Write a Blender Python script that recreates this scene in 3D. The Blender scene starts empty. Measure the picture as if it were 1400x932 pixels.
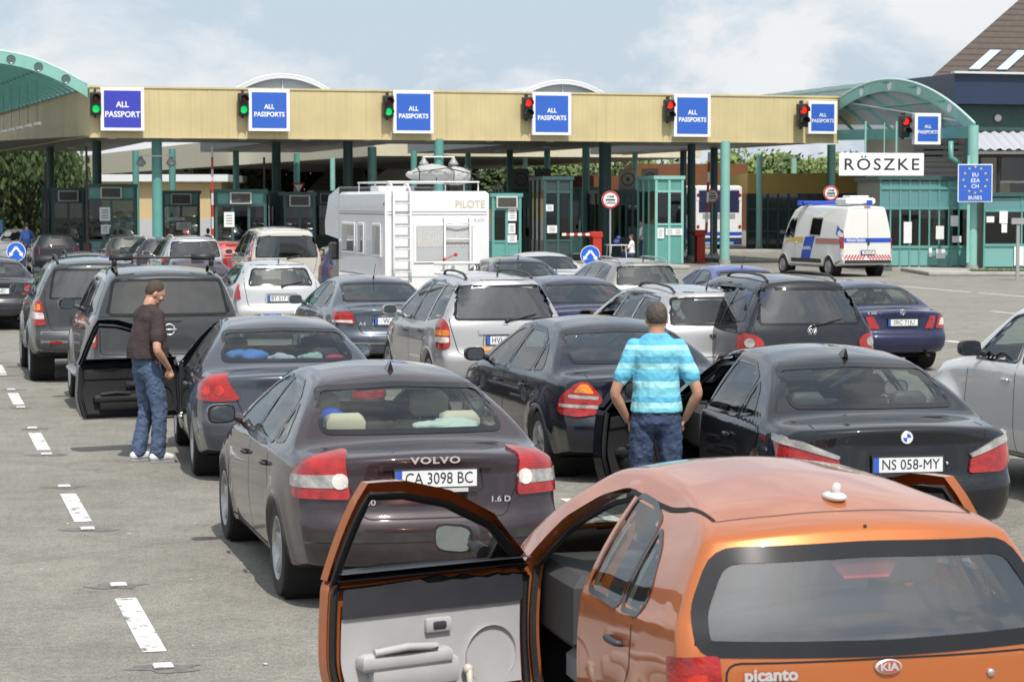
import bpy, bmesh, math, random
import numpy as np
from mathutils import Vector, Matrix, Euler
from mathutils.bvhtree import BVHTree
random.seed(7)
PI = math.pi
S = bpy.context.scene
COL = S.collection
# ------------------------------------------------------------------ camera
CAMH, FPX, HY = 2.56, 3150.0, 277.0
PITCH = math.atan((466 - HY) / FPX)
cam_d = bpy.data.cameras.new('camera'); cam = bpy.data.objects.new('camera', cam_d); COL.objects.link(cam)
cam.location = (0, 0, CAMH); cam.rotation_euler = (PI / 2 - PITCH, 0, 0)
cam_d.sensor_width = 36; cam_d.lens = FPX / 1400 * 36; cam_d.clip_start = 0.1; cam_d.clip_end = 4000
cam_d.dof.use_dof = True; cam_d.dof.focus_distance = 19; cam_d.dof.aperture_fstop = 9.0
S.camera = cam
# ------------------------------------------------------------------ sky and sun
SUN_EL, SUN_AZ = math.radians(56), (0.30, -0.954)
world = bpy.data.worlds.new('World'); S.world = world; world.use_nodes = True
wn = world.node_tree; wn.nodes.clear(); WL = wn.links.new
def wnode(t, **k):
    n = wn.nodes.new(t)
    for a, b in k.items(): setattr(n, a, b)
    return n
sky = wnode('ShaderNodeTexSky', sky_type='NISHITA', sun_disc=False)
sky.sun_elevation = SUN_EL; sky.sun_rotation = math.atan2(SUN_AZ[0], SUN_AZ[1]); sky.air_density = 1.2; sky.dust_density = 2.0
tc = wnode('ShaderNodeTexCoord')
sep = wnode('ShaderNodeSeparateXYZ'); WL(tc.outputs['Generated'], sep.inputs[0])
def wmath(op, a, b=None):
    m = wnode('ShaderNodeMath', operation=op)
    for i, v in enumerate((a, b)):
        if v is None: continue
        if isinstance(v, (int, float)): m.inputs[i].default_value = v
        else: WL(v, m.inputs[i])
    return m.outputs[0]
cmb = wnode('ShaderNodeCombineXYZ'); WL(sep.outputs[0], cmb.inputs[0]); WL(sep.outputs[1], cmb.inputs[1]); WL(wmath('MULTIPLY', sep.outputs[2], 1.45), cmb.inputs[2])
nz = wnode('ShaderNodeTexNoise'); nz.inputs['Scale'].default_value = 7.5; nz.inputs['Detail'].default_value = 9; nz.inputs['Roughness'].default_value = .6; nz.inputs['Distortion'].default_value = .4
WL(cmb.outputs[0], nz.inputs['Vector'])
cr = wnode('ShaderNodeValToRGB'); cr.color_ramp.elements[0].position = .45; cr.color_ramp.elements[1].position = .565
WL(nz.outputs[0], cr.inputs[0])
nz2 = wnode('ShaderNodeTexNoise'); nz2.inputs['Scale'].default_value = 11.0; nz2.inputs['Detail'].default_value = 6
WL(cmb.outputs[0], nz2.inputs['Vector'])
ccol = wnode('ShaderNodeMix', data_type='RGBA'); WL(nz2.outputs[0], ccol.inputs['Factor'])
ccol.inputs['A'].default_value = (9.8, 10.2, 10.7, 1); ccol.inputs['B'].default_value = (11.8, 11.8, 11.7, 1)
base = wnode('ShaderNodeMix', data_type='RGBA'); base.inputs['Factor'].default_value = .75
WL(sky.outputs[0], base.inputs['A']); base.inputs['B'].default_value = (8.0, 9.6, 11.3, 1)
mx = wnode('ShaderNodeMix', data_type='RGBA'); WL(wmath('MULTIPLY', cr.outputs[0], .90), mx.inputs['Factor']); WL(base.outputs['Result'], mx.inputs['A']); WL(ccol.outputs['Result'], mx.inputs['B'])
# bright haze ring of scattered light round the sun
tsun = (SUN_AZ[0] * math.cos(SUN_EL), SUN_AZ[1] * math.cos(SUN_EL), math.sin(SUN_EL)); dt = wnode('ShaderNodeVectorMath', operation='DOT_PRODUCT'); WL(tc.outputs['Generated'], dt.inputs[0]); dt.inputs[1].default_value = tsun
au_ = wmath('ADD', wmath('MULTIPLY', wmath('POWER', wmath('MAXIMUM', dt.outputs['Value'], 0.0), 18.0), 13.0), wmath('MULTIPLY', wmath('POWER', wmath('MAXIMUM', dt.outputs['Value'], 0.0), 6.0), 3.0))
aur = wnode('ShaderNodeVectorMath', operation='SCALE'); aur.inputs[0].default_value = (1, .97, .92); WL(au_, aur.inputs['Scale']); ads = wnode('ShaderNodeVectorMath', operation='ADD'); WL(mx.outputs['Result'], ads.inputs[0]); WL(aur.outputs[0], ads.inputs[1])
bg = wnode('ShaderNodeBackground'); bg.inputs['Strength'].default_value = 0.075; WL(ads.outputs[0], bg.inputs['Color'])
wo = wnode('ShaderNodeOutputWorld'); WL(bg.outputs[0], wo.inputs[0])
sd = bpy.data.lights.new('sun', 'SUN'); sun = bpy.data.objects.new('sun', sd); COL.objects.link(sun)
sd.energy = 4.0; sd.angle = math.radians(.55); sd.color = (1, .95, .87)
tosun = Vector((SUN_AZ[0] * math.cos(SUN_EL), SUN_AZ[1] * math.cos(SUN_EL), math.sin(SUN_EL)))
sun.rotation_euler = tosun.to_track_quat('Z', 'Y').to_euler(); sun.location = (20, -30, 60)
S.view_settings.view_transform = 'Standard'; S.view_settings.look = 'None'; S.view_settings.gamma = 1; S.view_settings.exposure = 0.13

# ------------------------------------------------------------------ helpers
def at(px, py, Y):
    """world point seen at photo pixel (1400x932) at ground distance Y"""
    dx, dz = (px - 700) / FPX, (466 - py) / FPX
    c, s = math.cos(PITCH), math.sin(PITCH)
    ry, rz = c + dz * s, dz * c - s
    k = Y / ry
    return Vector((dx * k, Y, CAMH + rz * k))
def gnd(px, py):
    a = at(px, py, 1.0); k = CAMH / (CAMH - a.z); return Vector((a.x * k, k, 0))
MATS = {}
def newmat(name):
    m = bpy.data.materials.new(name); m.use_nodes = True
    return m, m.node_tree, m.node_tree.nodes['Principled BSDF']
def sset(b, **k):
    for a, v in k.items():
        a = a.replace('_', ' ')
        if a in b.inputs: b.inputs[a].default_value = v
def mat(name, col, rough=.5, metal=0., spec=.5, var=0., vscale=3., bump=0., bscale=40., coat=0., emit=None, estr=0., alpha=None, coord='Object', dirt=0.):
    if name in MATS: return MATS[name]
    m, nt, b = newmat(name); c = (*col, 1)
    sset(b, Base_Color=c, Roughness=rough, Metallic=metal, Coat_Weight=coat, Coat_Roughness=.03)
    b.inputs['Specular IOR Level'].default_value = spec
    L = nt.links.new
    t = nt.nodes.new('ShaderNodeTexCoord')
    if var > 0 or dirt > 0:
        n = nt.nodes.new('ShaderNodeTexNoise'); n.inputs['Scale'].default_value = vscale; n.inputs['Detail'].default_value = 6; n.inputs['Roughness'].default_value = .6
        L(t.outputs[coord], n.inputs['Vector'])
        r = nt.nodes.new('ShaderNodeMapRange'); r.inputs['From Min'].default_value = .3; r.inputs['From Max'].default_value = .7
        r.inputs['To Min'].default_value = 1 - var; r.inputs['To Max'].default_value = 1 + var; L(n.outputs[0], r.inputs['Value'])
        mm = nt.nodes.new('ShaderNodeVectorMath'); mm.operation = 'SCALE'; mm.inputs[0].default_value = col; L(r.outputs[0], mm.inputs['Scale'])
        out = mm.outputs[0]
        if dirt > 0:
            n2 = nt.nodes.new('ShaderNodeTexNoise'); n2.inputs['Scale'].default_value = vscale * 2.3; n2.inputs['Detail'].default_value = 8; L(t.outputs[coord], n2.inputs['Vector'])
            r2 = nt.nodes.new('ShaderNodeMapRange'); r2.inputs['From Min'].default_value = .45; r2.inputs['From Max'].default_value = .75; r2.inputs['To Max'].default_value = dirt; L(n2.outputs[0], r2.inputs['Value'])
            mi = nt.nodes.new('ShaderNodeMix'); mi.data_type = 'RGBA'; L(r2.outputs[0], mi.inputs['Factor']); L(out, mi.inputs['A']); mi.inputs['B'].default_value = (.22, .2, .17, 1); out = mi.outputs['Result']
        L(out, b.inputs['Base Color'])
    if bump > 0:
        n = nt.nodes.new('ShaderNodeTexNoise'); n.inputs['Scale'].default_value = bscale; n.inputs['Detail'].default_value = 4
        L(t.outputs[coord], n.inputs['Vector']); bp = nt.nodes.new('ShaderNodeBump'); bp.inputs['Strength'].default_value = bump; bp.inputs['Distance'].default_value = .02
        L(n.outputs[0], bp.inputs['Height']); L(bp.outputs[0], b.inputs['Normal'])
    if emit: sset(b, Emission_Color=(*emit, 1), Emission_Strength=estr)
    MATS[name] = m; return m
def paint(name, col, metal=.35, dust=.12, flake=True, rough=.32):
    if name in MATS: return MATS[name]
    m, nt, b = newmat(name); L = nt.links.new
    sset(b, Metallic=metal, Roughness=rough + (.08 if max(col) < .06 else 0), Coat_Weight=1., Coat_Roughness=.02); b.inputs['Specular IOR Level'].default_value = .12; b.inputs['Coat IOR'].default_value = 1.55
    t = nt.nodes.new('ShaderNodeTexCoord'); g = nt.nodes.new('ShaderNodeNewGeometry')
    n = nt.nodes.new('ShaderNodeTexNoise'); n.inputs['Scale'].default_value = 2.2; n.inputs['Detail'].default_value = 8; n.inputs['Roughness'].default_value = .65; L(t.outputs['Object'], n.inputs['Vector'])
    # road dust: more on the low flanks
    sp = nt.nodes.new('ShaderNodeSeparateXYZ'); L(t.outputs['Object'], sp.inputs[0])
    low = nt.nodes.new('ShaderNodeMapRange'); low.inputs['From Min'].default_value = .85; low.inputs['From Max'].default_value = .2; low.inputs['To Min'].default_value = .07; low.inputs['To Max'].default_value = 1.; L(sp.outputs[2], low.inputs['Value'])
    r = nt.nodes.new('ShaderNodeMapRange'); r.inputs['From Min'].default_value = .35; r.inputs['From Max'].default_value = .72; r.inputs['To Max'].default_value = dust * 2.2; L(n.outputs[0], r.inputs['Value'])
    mu = nt.nodes.new('ShaderNodeMath'); mu.operation = 'MULTIPLY'; L(low.outputs[0], mu.inputs[0]); L(r.outputs[0], mu.inputs[1])
    mi = nt.nodes.new('ShaderNodeMix'); mi.data_type = 'RGBA'; mi.inputs['A'].default_value = (*col, 1); mi.inputs['B'].default_value = (.20, .185, .16, 1); L(mu.outputs[0], mi.inputs['Factor'])
    L(mi.outputs['Result'], b.inputs['Base Color'])
    cr2 = nt.nodes.new('ShaderNodeMapRange'); cr2.inputs['To Min'].default_value = .03; cr2.inputs['To Max'].default_value = .5; L(mu.outputs[0], cr2.inputs['Value']); L(cr2.outputs[0], b.inputs['Coat Roughness'])
    MATS[name] = m; return m
def glassmat(name, tint, ior=1.62, rough=0.):
    if name in MATS: return MATS[name]
    m = bpy.data.materials.new(name); m.use_nodes = True; nt = m.node_tree; nt.nodes.clear(); L = nt.links.new
    o = nt.nodes.new('ShaderNodeOutputMaterial'); mx = nt.nodes.new('ShaderNodeMixShader'); tr = nt.nodes.new('ShaderNodeBsdfTransparent'); gl = nt.nodes.new('ShaderNodeBsdfGlossy')
    tr.inputs[0].default_value = (*tint, 1); gl.inputs['Roughness'].default_value = rough
    f = nt.nodes.new('ShaderNodeFresnel'); f.inputs[0].default_value = ior
    # thin pane: same Fresnel from both sides
    g = nt.nodes.new('ShaderNodeNewGeometry'); io = nt.nodes.new('ShaderNodeMapRange'); io.inputs['To Min'].default_value = ior; io.inputs['To Max'].default_value = 1 / ior
    L(g.outputs['Backfacing'], io.inputs['Value']); L(io.outputs[0], f.inputs[0])
    L(f.outputs[0], mx.inputs[0]); L(tr.outputs[0], mx.inputs[1]); L(gl.outputs[0], mx.inputs[2]); L(mx.outputs[0], o.inputs[0])
    MATS[name] = m; return m
def lens(name, col, rough=.08, cell=60., em=0.):
    if name in MATS: return MATS[name]
    m, nt, b = newmat(name); L = nt.links.new
    sset(b, Base_Color=(*col, 1), Roughness=rough + .12, Coat_Weight=1., Coat_Roughness=.02)
    t = nt.nodes.new('ShaderNodeTexCoord'); v = nt.nodes.new('ShaderNodeTexVoronoi'); v.inputs['Scale'].default_value = cell; v.distance = 'CHEBYCHEV'
    n = nt.nodes.new('ShaderNodeTexNoise'); n.inputs['Scale'].default_value = 11.
    L(t.outputs['Object'], v.inputs['Vector']); L(t.outputs['Object'], n.inputs['Vector'])
    r = nt.nodes.new('ShaderNodeMapRange'); r.inputs['From Min'].default_value = .35; r.inputs['From Max'].default_value = .65; r.inputs['To Min'].default_value = .7; r.inputs['To Max'].default_value = 1.3; L(n.outputs[0], r.inputs['Value'])
    mm = nt.nodes.new('ShaderNodeVectorMath'); mm.operation = 'SCALE'; mm.inputs[0].default_value = col; L(r.outputs[0], mm.inputs['Scale']); L(mm.outputs[0], b.inputs['Base Color'])
    bp = nt.nodes.new('ShaderNodeBump'); bp.inputs['Strength'].default_value = .35; bp.inputs['Distance'].default_value = .01; L(v.outputs['Distance'], bp.inputs['Height']); L(bp.outputs[0], b.inputs['Normal'])
    MATS[name] = m; return m

def gz(x, y):
    """the tarmac dips slightly towards the drain on the right"""
    return -.27 * math.exp(-((x - 7) / 2.4) ** 2 - ((y - 40) / 9) ** 2) - .07 * math.exp(-((x - 3) / 2.2) ** 2 - ((y - 24) / 8) ** 2)
class MB:
    def __init__(s): s.v = []; s.f = []; s.sm = False
    def add(s, vs, fs, M=None):
        o = len(s.v)
        if M is not None: vs = [M @ Vector(p) for p in vs]
        s.v += [tuple(p) for p in vs]; s.f += [tuple(i + o for i in f) for f in fs]; return s
    def box(s, x0, x1, y0, y1, z0, z1, M=None, bev=0.):
        if bev > 0:
            vs = []
            for q, zz_ in ((bev, z0), (0, z0 + bev), (0, z1 - bev), (bev, z1)):
                vs += [(x0 + q, y0 + q, zz_), (x1 - q, y0 + q, zz_), (x1 - q, y1 - q, zz_), (x0 + q, y1 - q, zz_)]
            fs = [(3, 2, 1, 0), (12, 13, 14, 15)]
            for k in range(3):
                for i in range(4): j = (i + 1) % 4; fs.append((k * 4 + i, k * 4 + j, k * 4 + 4 + j, k * 4 + 4 + i))
            return s.add(vs, fs, M)
        vs = [(x0, y0, z0), (x1, y0, z0), (x1, y1, z0), (x0, y1, z0), (x0, y0, z1), (x1, y0, z1), (x1, y1, z1), (x0, y1, z1)]
        return s.add(vs, [(3, 2, 1, 0), (4, 5, 6, 7), (0, 1, 5, 4), (1, 2, 6, 5), (2, 3, 7, 6), (3, 0, 4, 7)], M)
    def tube(s, pts, r, n=8, caps=True, M=None, sc=(1, 1)):
        pts = [Vector(p) for p in pts]; rs = r if isinstance(r, (list, tuple)) else [r] * len(pts)
        vs = []; fs = []; up = None
        for i, p in enumerate(pts):
            d = (pts[min(i + 1, len(pts) - 1)] - pts[max(i - 1, 0)]).normalized()
            if up is None: up = Vector((0, 0, 1)) if abs(d.z) < .9 else Vector((0, 1, 0))
            a = d.cross(up).normalized(); b = a.cross(d).normalized(); up = b
            for k in range(n):
                t = 2 * PI * k / n; vs.append(p + (a * math.cos(t) * sc[0] + b * math.sin(t) * sc[1]) * rs[i])
        for i in range(len(pts) - 1):
            for k in range(n): fs.append((i * n + k, i * n + (k + 1) % n, (i + 1) * n + (k + 1) % n, (i + 1) * n + k))
        if caps: fs.append(tuple(range(n))[::-1]); fs.append(tuple(range((len(pts) - 1) * n, len(pts) * n)))
        return s.add(vs, fs, M)
    def cyl(s, x, y, z0, z1, r, n=16, r1=None, M=None):
        return s.tube([(x, y, z0), (x, y, z1)], [r, r if r1 is None else r1], n, True, M)
    def lathe(s, prof, n=24, M=None, closed=False):
        """prof list of (r, h) about z axis"""
        vs = []; fs = []
        for r, h in prof:
            for k in range(n): t = 2 * PI * k / n; vs.append((r * math.cos(t), r * math.sin(t), h))
        m = len(prof)
        for i in range(m - 1 + (1 if closed else 0)):
            j = (i + 1) % m
            for k in range(n): fs.append((i * n + k, i * n + (k + 1) % n, j * n + (k + 1) % n, j * n + k))
        return s.add(vs, fs, M)
    def prism(s, poly, h0, h1, M=None):
        """poly in xy extruded z h0..h1"""
        n = len(poly); vs = [(x, y, h0) for x, y in poly] + [(x, y, h1) for x, y in poly]
        fs = [tuple(range(n))[::-1], tuple(range(n, 2 * n))] + [(i, (i + 1) % n, n + (i + 1) % n, n + i) for i in range(n)]
        return s.add(vs, fs, M)
    def ell(s, c, r, n=16, m=10, M=None):
        vs = []; fs = []
        for i in range(m + 1):
            a = PI * i / m
            for k in range(n): t = 2 * PI * k / n; vs.append((c[0] + r[0] * math.sin(a) * math.cos(t), c[1] + r[1] * math.sin(a) * math.sin(t), c[2] + r[2] * math.cos(a)))
        for i in range(m):
            for k in range(n): fs.append((i * n + k, (i + 1) * n + k, (i + 1) * n + (k + 1) % n, i * n + (k + 1) % n))
        return s.add(vs, fs, M)
    def build(s, name, m, parent=None, smooth=False, auto=None):
        me = bpy.data.meshes.new(name); me.from_pydata(s.v, [], s.f)
        bm = bmesh.new(); bm.from_mesh(me); bmesh.ops.remove_doubles(bm, verts=bm.verts, dist=1e-5)
        bmesh.ops.recalc_face_normals(bm, faces=bm.faces); bm.to_mesh(me); bm.free()
        o = bpy.data.objects.new(name, me); COL.objects.link(o)
        if m is not None: me.materials.append(m)
        if smooth or auto:
            me.polygons.foreach_set('use_smooth', [True] * len(me.polygons))
            if auto: me.set_sharp_from_angle(angle=math.radians(auto))
        if parent: o.parent = parent
        return o
def tag(o, label=None, cat=None, group=None, kind=None):
    if label: o['label'] = label
    if cat: o['category'] = cat
    if group: o['group'] = group
    if kind: o['kind'] = kind
    return o
def thing(name, loc=(0, 0, 0), rz=0., label=None, cat=None, group=None):
    o = bpy.data.objects.new(name, None); o.empty_display_size = .2; COL.objects.link(o); o.location = loc; o.rotation_euler = (0, 0, rz)
    return tag(o, label, cat, group)
def TR(x, y, z, rx=0, ry=0, rz=0): return Matrix.Translation((x, y, z)) @ Euler((rx, ry, rz)).to_matrix().to_4x4()
def text(s, size, m, name='lettering', parent=None, M=None, depth=.002, bold=0., sx=1., align='CENTER', spacing=1.):
    """text lying in local XZ plane facing -Y, centred"""
    c = bpy.data.curves.new(name, 'FONT'); c.body = s; c.size = size; c.align_x = align; c.align_y = 'CENTER'; c.extrude = depth; c.offset = bold; c.space_character = spacing; c.resolution_u = 3
    o = bpy.data.objects.new(name, c); COL.objects.link(o)
    me = bpy.data.meshes.new_from_object(o.evaluated_get(bpy.context.evaluated_depsgraph_get()))
    COL.objects.unlink(o); bpy.data.objects.remove(o); bpy.data.curves.remove(c)
    X = Matrix.Diagonal((sx, 1, 1, 1)); me.transform((M if M is not None else Matrix()) @ Matrix.Rotation(PI / 2, 4, 'X') @ X)
    me.name = name; me.materials.clear(); me.materials.append(m)
    o = bpy.data.objects.new(name, me); COL.objects.link(o)
    if parent: o.parent = parent
    return o

# common materials
RUB = mat('rubber', (.018, .018, .019), .75, bump=.2, bscale=60, var=.2)
BLK = mat('black_plastic', (.022, .022, .024), .5, var=.2, dirt=.12)
BLKG = mat('gloss_black', (.01, .01, .012), .12)
SEAM = mat('seam_dark', (.008, .008, .008), .8)
ALLOY = mat('alloy', (.42, .42, .43), .32, .8, var=.15, dirt=.35, vscale=9)
CHROME = mat('chrome', (.75, .76, .78), .12, 1.)
INT = mat('interior_grey', (.05, .05, .052), .8, var=.15)
INTL = mat('interior_beige', (.42, .40, .33), .8, var=.1)
DARKWELL = mat('wheel_well', (.012, .012, .012), .9)
WHITE = mat('white_board', (.78, .79, .80), .45)
INK = mat('ink_black', (.02, .02, .022), .5)
PLATE = mat('plate_white', (.68, .70, .72), .35, var=.08, vscale=20)
PBLUE = mat('plate_blue', (.03, .10, .48), .4)
BADGE = mat('badge_metal', (.62, .63, .65), .28, .55)
GREYL = lens('lens_smoke', (.30, .29, .28), cell=40)
RED = lens('lens_red', (.30, .005, .004)); REDB = lens('lens_red_bright', (.48, .02, .008), cell=45)
CLR = lens('lens_clear', (.55, .52, .50), cell=40); AMB = lens('lens_amber', (.75, .22, .02), cell=50)
G_CLEAR = glassmat('car_glass', (.74, .81, .77), 1.85); G_MID = glassmat('car_glass_green', (.48, .56, .53), 2.2); G_DARK = glassmat('car_glass_dark', (.16, .18, .19), 2.5)
G_OPQ = mat('privacy_glass', (.012, .015, .018), .03, spec=.9)
# ------------------------------------------------------------------ car kit
def smooth_curve(pts, sig=.04, n=700, lo=None, hi=None):
    p = np.array(pts, float); lo = p[0, 0] if lo is None else lo; hi = p[-1, 0] if hi is None else hi
    pad = sig * 4; xs = np.linspace(lo - pad, hi + pad, n); ys = np.interp(xs, p[:, 0], p[:, 1]); dx = xs[1] - xs[0]
    k = np.arange(-int(3 * sig / dx) - 1, int(3 * sig / dx) + 2); w = np.exp(-.5 * (k * dx / sig) ** 2); w /= w.sum()
    ys2 = np.convolve(np.pad(ys, len(k) // 2, mode='edge'), w, 'valid')
    return lambda x: np.interp(x, xs, ys2)
def lat(n, r):
    inner = np.linspace(-(1 - r), 1 - r, n); c = (1 - r) + r * np.tan(np.radians([12, 23, 34, 45])); return np.concatenate([-c[::-1], inner, c])
class Shape:
    def __init__(s, sp):
        s.sp = sp; s.L = sp['L']
        s.top = smooth_curve(sp['top'], sp.get('sig', .05)); s.bot = smooth_curve(sp['bot'], .06); s.belt = smooth_curve(sp['belt'], .15)
        s.R = smooth_curve(sp['rear'], sp.get('rsig', .022)); s.F = smooth_curve(sp['front'], .04); s.w = smooth_curve(sp['plan'], .1)
    def ev(s, a, b, c):
        sp = s.sp; L = s.L; Y0 = (a + 1) / 2 * L; zt = s.top(Y0) - sp.get('crown', .045) * b ** 2; zb = s.bot(Y0); z = zb + (zt - zb) * (c + 1) / 2
        bz = s.belt(Y0); w = s.w(Y0); zm = np.minimum(bz * .68, .62)
        below = np.where(z < zm, 1 - sp.get('tuck', .07) * ((zm - z) / np.maximum(zm - zb, .05)) ** 2, 1 - .028 * (np.clip(z - zm, 0, 9) / np.maximum(bz - zm, .05)) ** 2)
        up = np.clip(z - bz, 0, 9); st = np.clip(up / .05, 0, 1); st = st * st * (3 - 2 * st)
        half = w * below - sp.get('shoulder', .02) * st - sp['tum'] * up - sp.get('tcurve', .25) * up ** 2
        half = np.maximum(half, .15)
        g = np.clip(1 - Y0 / 1.3, 0, 1) ** 2; h = np.clip(1 - (L - Y0) / 1.2, 0, 1) ** 2
        ab = np.abs(b); rw = s.R(z)
        Y = Y0 + rw * g + sp.get('kr', .16) * ab ** sp.get('kp', 4) * g - s.F(z) * h - .30 * ab ** 3.2 * h
        for wy in sp['axles']:
            rr = np.sqrt((Y - wy) ** 2 + (z - sp['wr']) ** 2); half = half + sp.get('flare', .018) * np.exp(-((rr - sp['ar'] - .03) / .075) ** 2) * (z < bz)
        sh = sp.get('step')
        if sh: half = half + sh
        return np.stack([b * half, Y, z], -1)
def make_body(sp, nx=104, ny=30, nz=26):
    sh = Shape(sp); L = sp['L']; ra, rb, rc = .05 / L * 2, sp.get('rb', .085), sp.get('rc', .08)
    A, B, C = lat(nx, ra), lat(ny, rb), lat(nz, rc); NA, NB, NC = len(A), len(B), len(C)
    idx = {}; P = []; F = []
    def vid(i, j, k):
        t = (i, j, k)
        if t not in idx: idx[t] = len(P); P.append((A[i], B[j], C[k]))
        return idx[t]
    for k, fl in ((0, 1), (NC - 1, 0)):
        for i in range(NA - 1):
            for j in range(NB - 1):
                q = [vid(i, j, k), vid(i + 1, j, k), vid(i + 1, j + 1, k), vid(i, j + 1, k)]; F.append(q if fl else q[::-1])
    for j, fl in ((0, 0), (NB - 1, 1)):
        for i in range(NA - 1):
            for k in range(NC - 1):
                q = [vid(i, j, k), vid(i + 1, j, k), vid(i + 1, j, k + 1), vid(i, j, k + 1)]; F.append(q[::-1] if fl else q)
    for i, fl in ((0, 1), (NA - 1, 0)):
        for j in range(NB - 1):
            for k in range(NC - 1):
                q = [vid(i, j, k), vid(i, j + 1, k), vid(i, j + 1, k + 1), vid(i, j, k + 1)]; F.append(q[::-1] if fl else q)
    P = np.array(P); R = np.array([ra, rb, rc]); q = np.clip(P, -(1 - R), 1 - R); d = (P - q) / R; n = np.linalg.norm(d, axis=1, keepdims=True); n[n == 0] = 1
    P = q + R * d / n; V = sh.ev(P[:, 0], P[:, 1], P[:, 2])
    bm = bmesh.new(); vs = [bm.verts.new(v) for v in V]; 
    for f in F:
        try: bm.faces.new([vs[i] for i in f])
        except ValueError: pass
    bmesh.ops.recalc_face_normals(bm, faces=bm.faces); return bm, sh
def pip(x, y, poly):
    ins = False; n = len(poly); j = n - 1
    for i in range(n):
        xi, yi = poly[i]; xj, yj = poly[j]
        if (yi > y) != (yj > y) and x < (xj - xi) * (y - yi) / (yj - yi) + xi: ins = not ins
        j = i
    return ins
def roundpoly(poly, r=.05, n=4):
    """round the corners of a polygon"""
    out = []; m = len(poly)
    for i in range(m):
        p0, p, p1 = (np.array(poly[k % m], float) for k in (i - 1, i, i + 1))
        a, b = p0 - p, p1 - p; la, lb = np.linalg.norm(a), np.linalg.norm(b); rr = min(r, la * .45, lb * .45)
        s, e = p + a / la * rr, p + b / lb * rr
        for k in range(n + 1): t = k / n; out.append(tuple((1 - t) ** 2 * s + 2 * t * (1 - t) * p + t * t * e))
    return out
def inset(poly, d):
    """shrink (d>0) a polygon"""
    P = np.array(poly, float); n = len(P); ar = .5 * np.sum(P[:, 0] * np.roll(P[:, 1], -1) - np.roll(P[:, 0], -1) * P[:, 1]); sg = 1 if ar > 0 else -1; out = []
    for i in range(n):
        a, b = P[i] - P[i - 1], P[(i + 1) % n] - P[i]; a = a / (np.linalg.norm(a) + 1e-9); b = b / (np.linalg.norm(b) + 1e-9)
        na, nb = np.array([-a[1], a[0]]) * sg, np.array([-b[1], b[0]]) * sg; m = na + nb; m = m / max(.45, (1 + na @ nb)); out.append(tuple(P[i] + m * d))
    return out
class Proj:
    """maps flat outlines (u,v) on to the body from a side: 'L','R','B' (from behind),'F','T' or an angle for a corner"""
    def __init__(s, bvh, view, sgn=-1):
        s.bvh = bvh; s.view = view
        if view == 'L': s.d = Vector((1, 0, 0)); s.o = lambda u, v: Vector((-3, u, v))
        elif view == 'R': s.d = Vector((-1, 0, 0)); s.o = lambda u, v: Vector((3, u, v))
        elif view == 'B': s.d = Vector((0, 1, 0)); s.o = lambda u, v: Vector((u, -2, v))
        elif view == 'F': s.d = Vector((0, -1, 0)); s.o = lambda u, v: Vector((u, 9, v))
        elif view == 'T': s.d = Vector((0, 0, -1)); s.o = lambda u, v: Vector((u, v, 4))
        else:
            ph = math.radians(view) * (-sgn); dd = Vector((math.sin(ph), math.cos(ph), 0)); ax = Vector((math.cos(ph), -math.sin(ph), 0)); s.d = dd
            s.o = lambda u, v: ax * (u * (1 if sgn < 0 else -1)) - dd * 3 + Vector((0, 0, v))
            # u negative = outboard on either side
    def hit(s, u, v, off):
        o = s.o(u, v); loc, n, i, dist = s.bvh.ray_cast(o, s.d)
        if loc is None:
            loc, n, i, dist = s.bvh.find_nearest(o + s.d * 2.6 if s.view not in ('F', 'T') else o + s.d * 2)
        if n.dot(s.d) > 0: n = -n
        return loc + n * off, n
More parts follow.
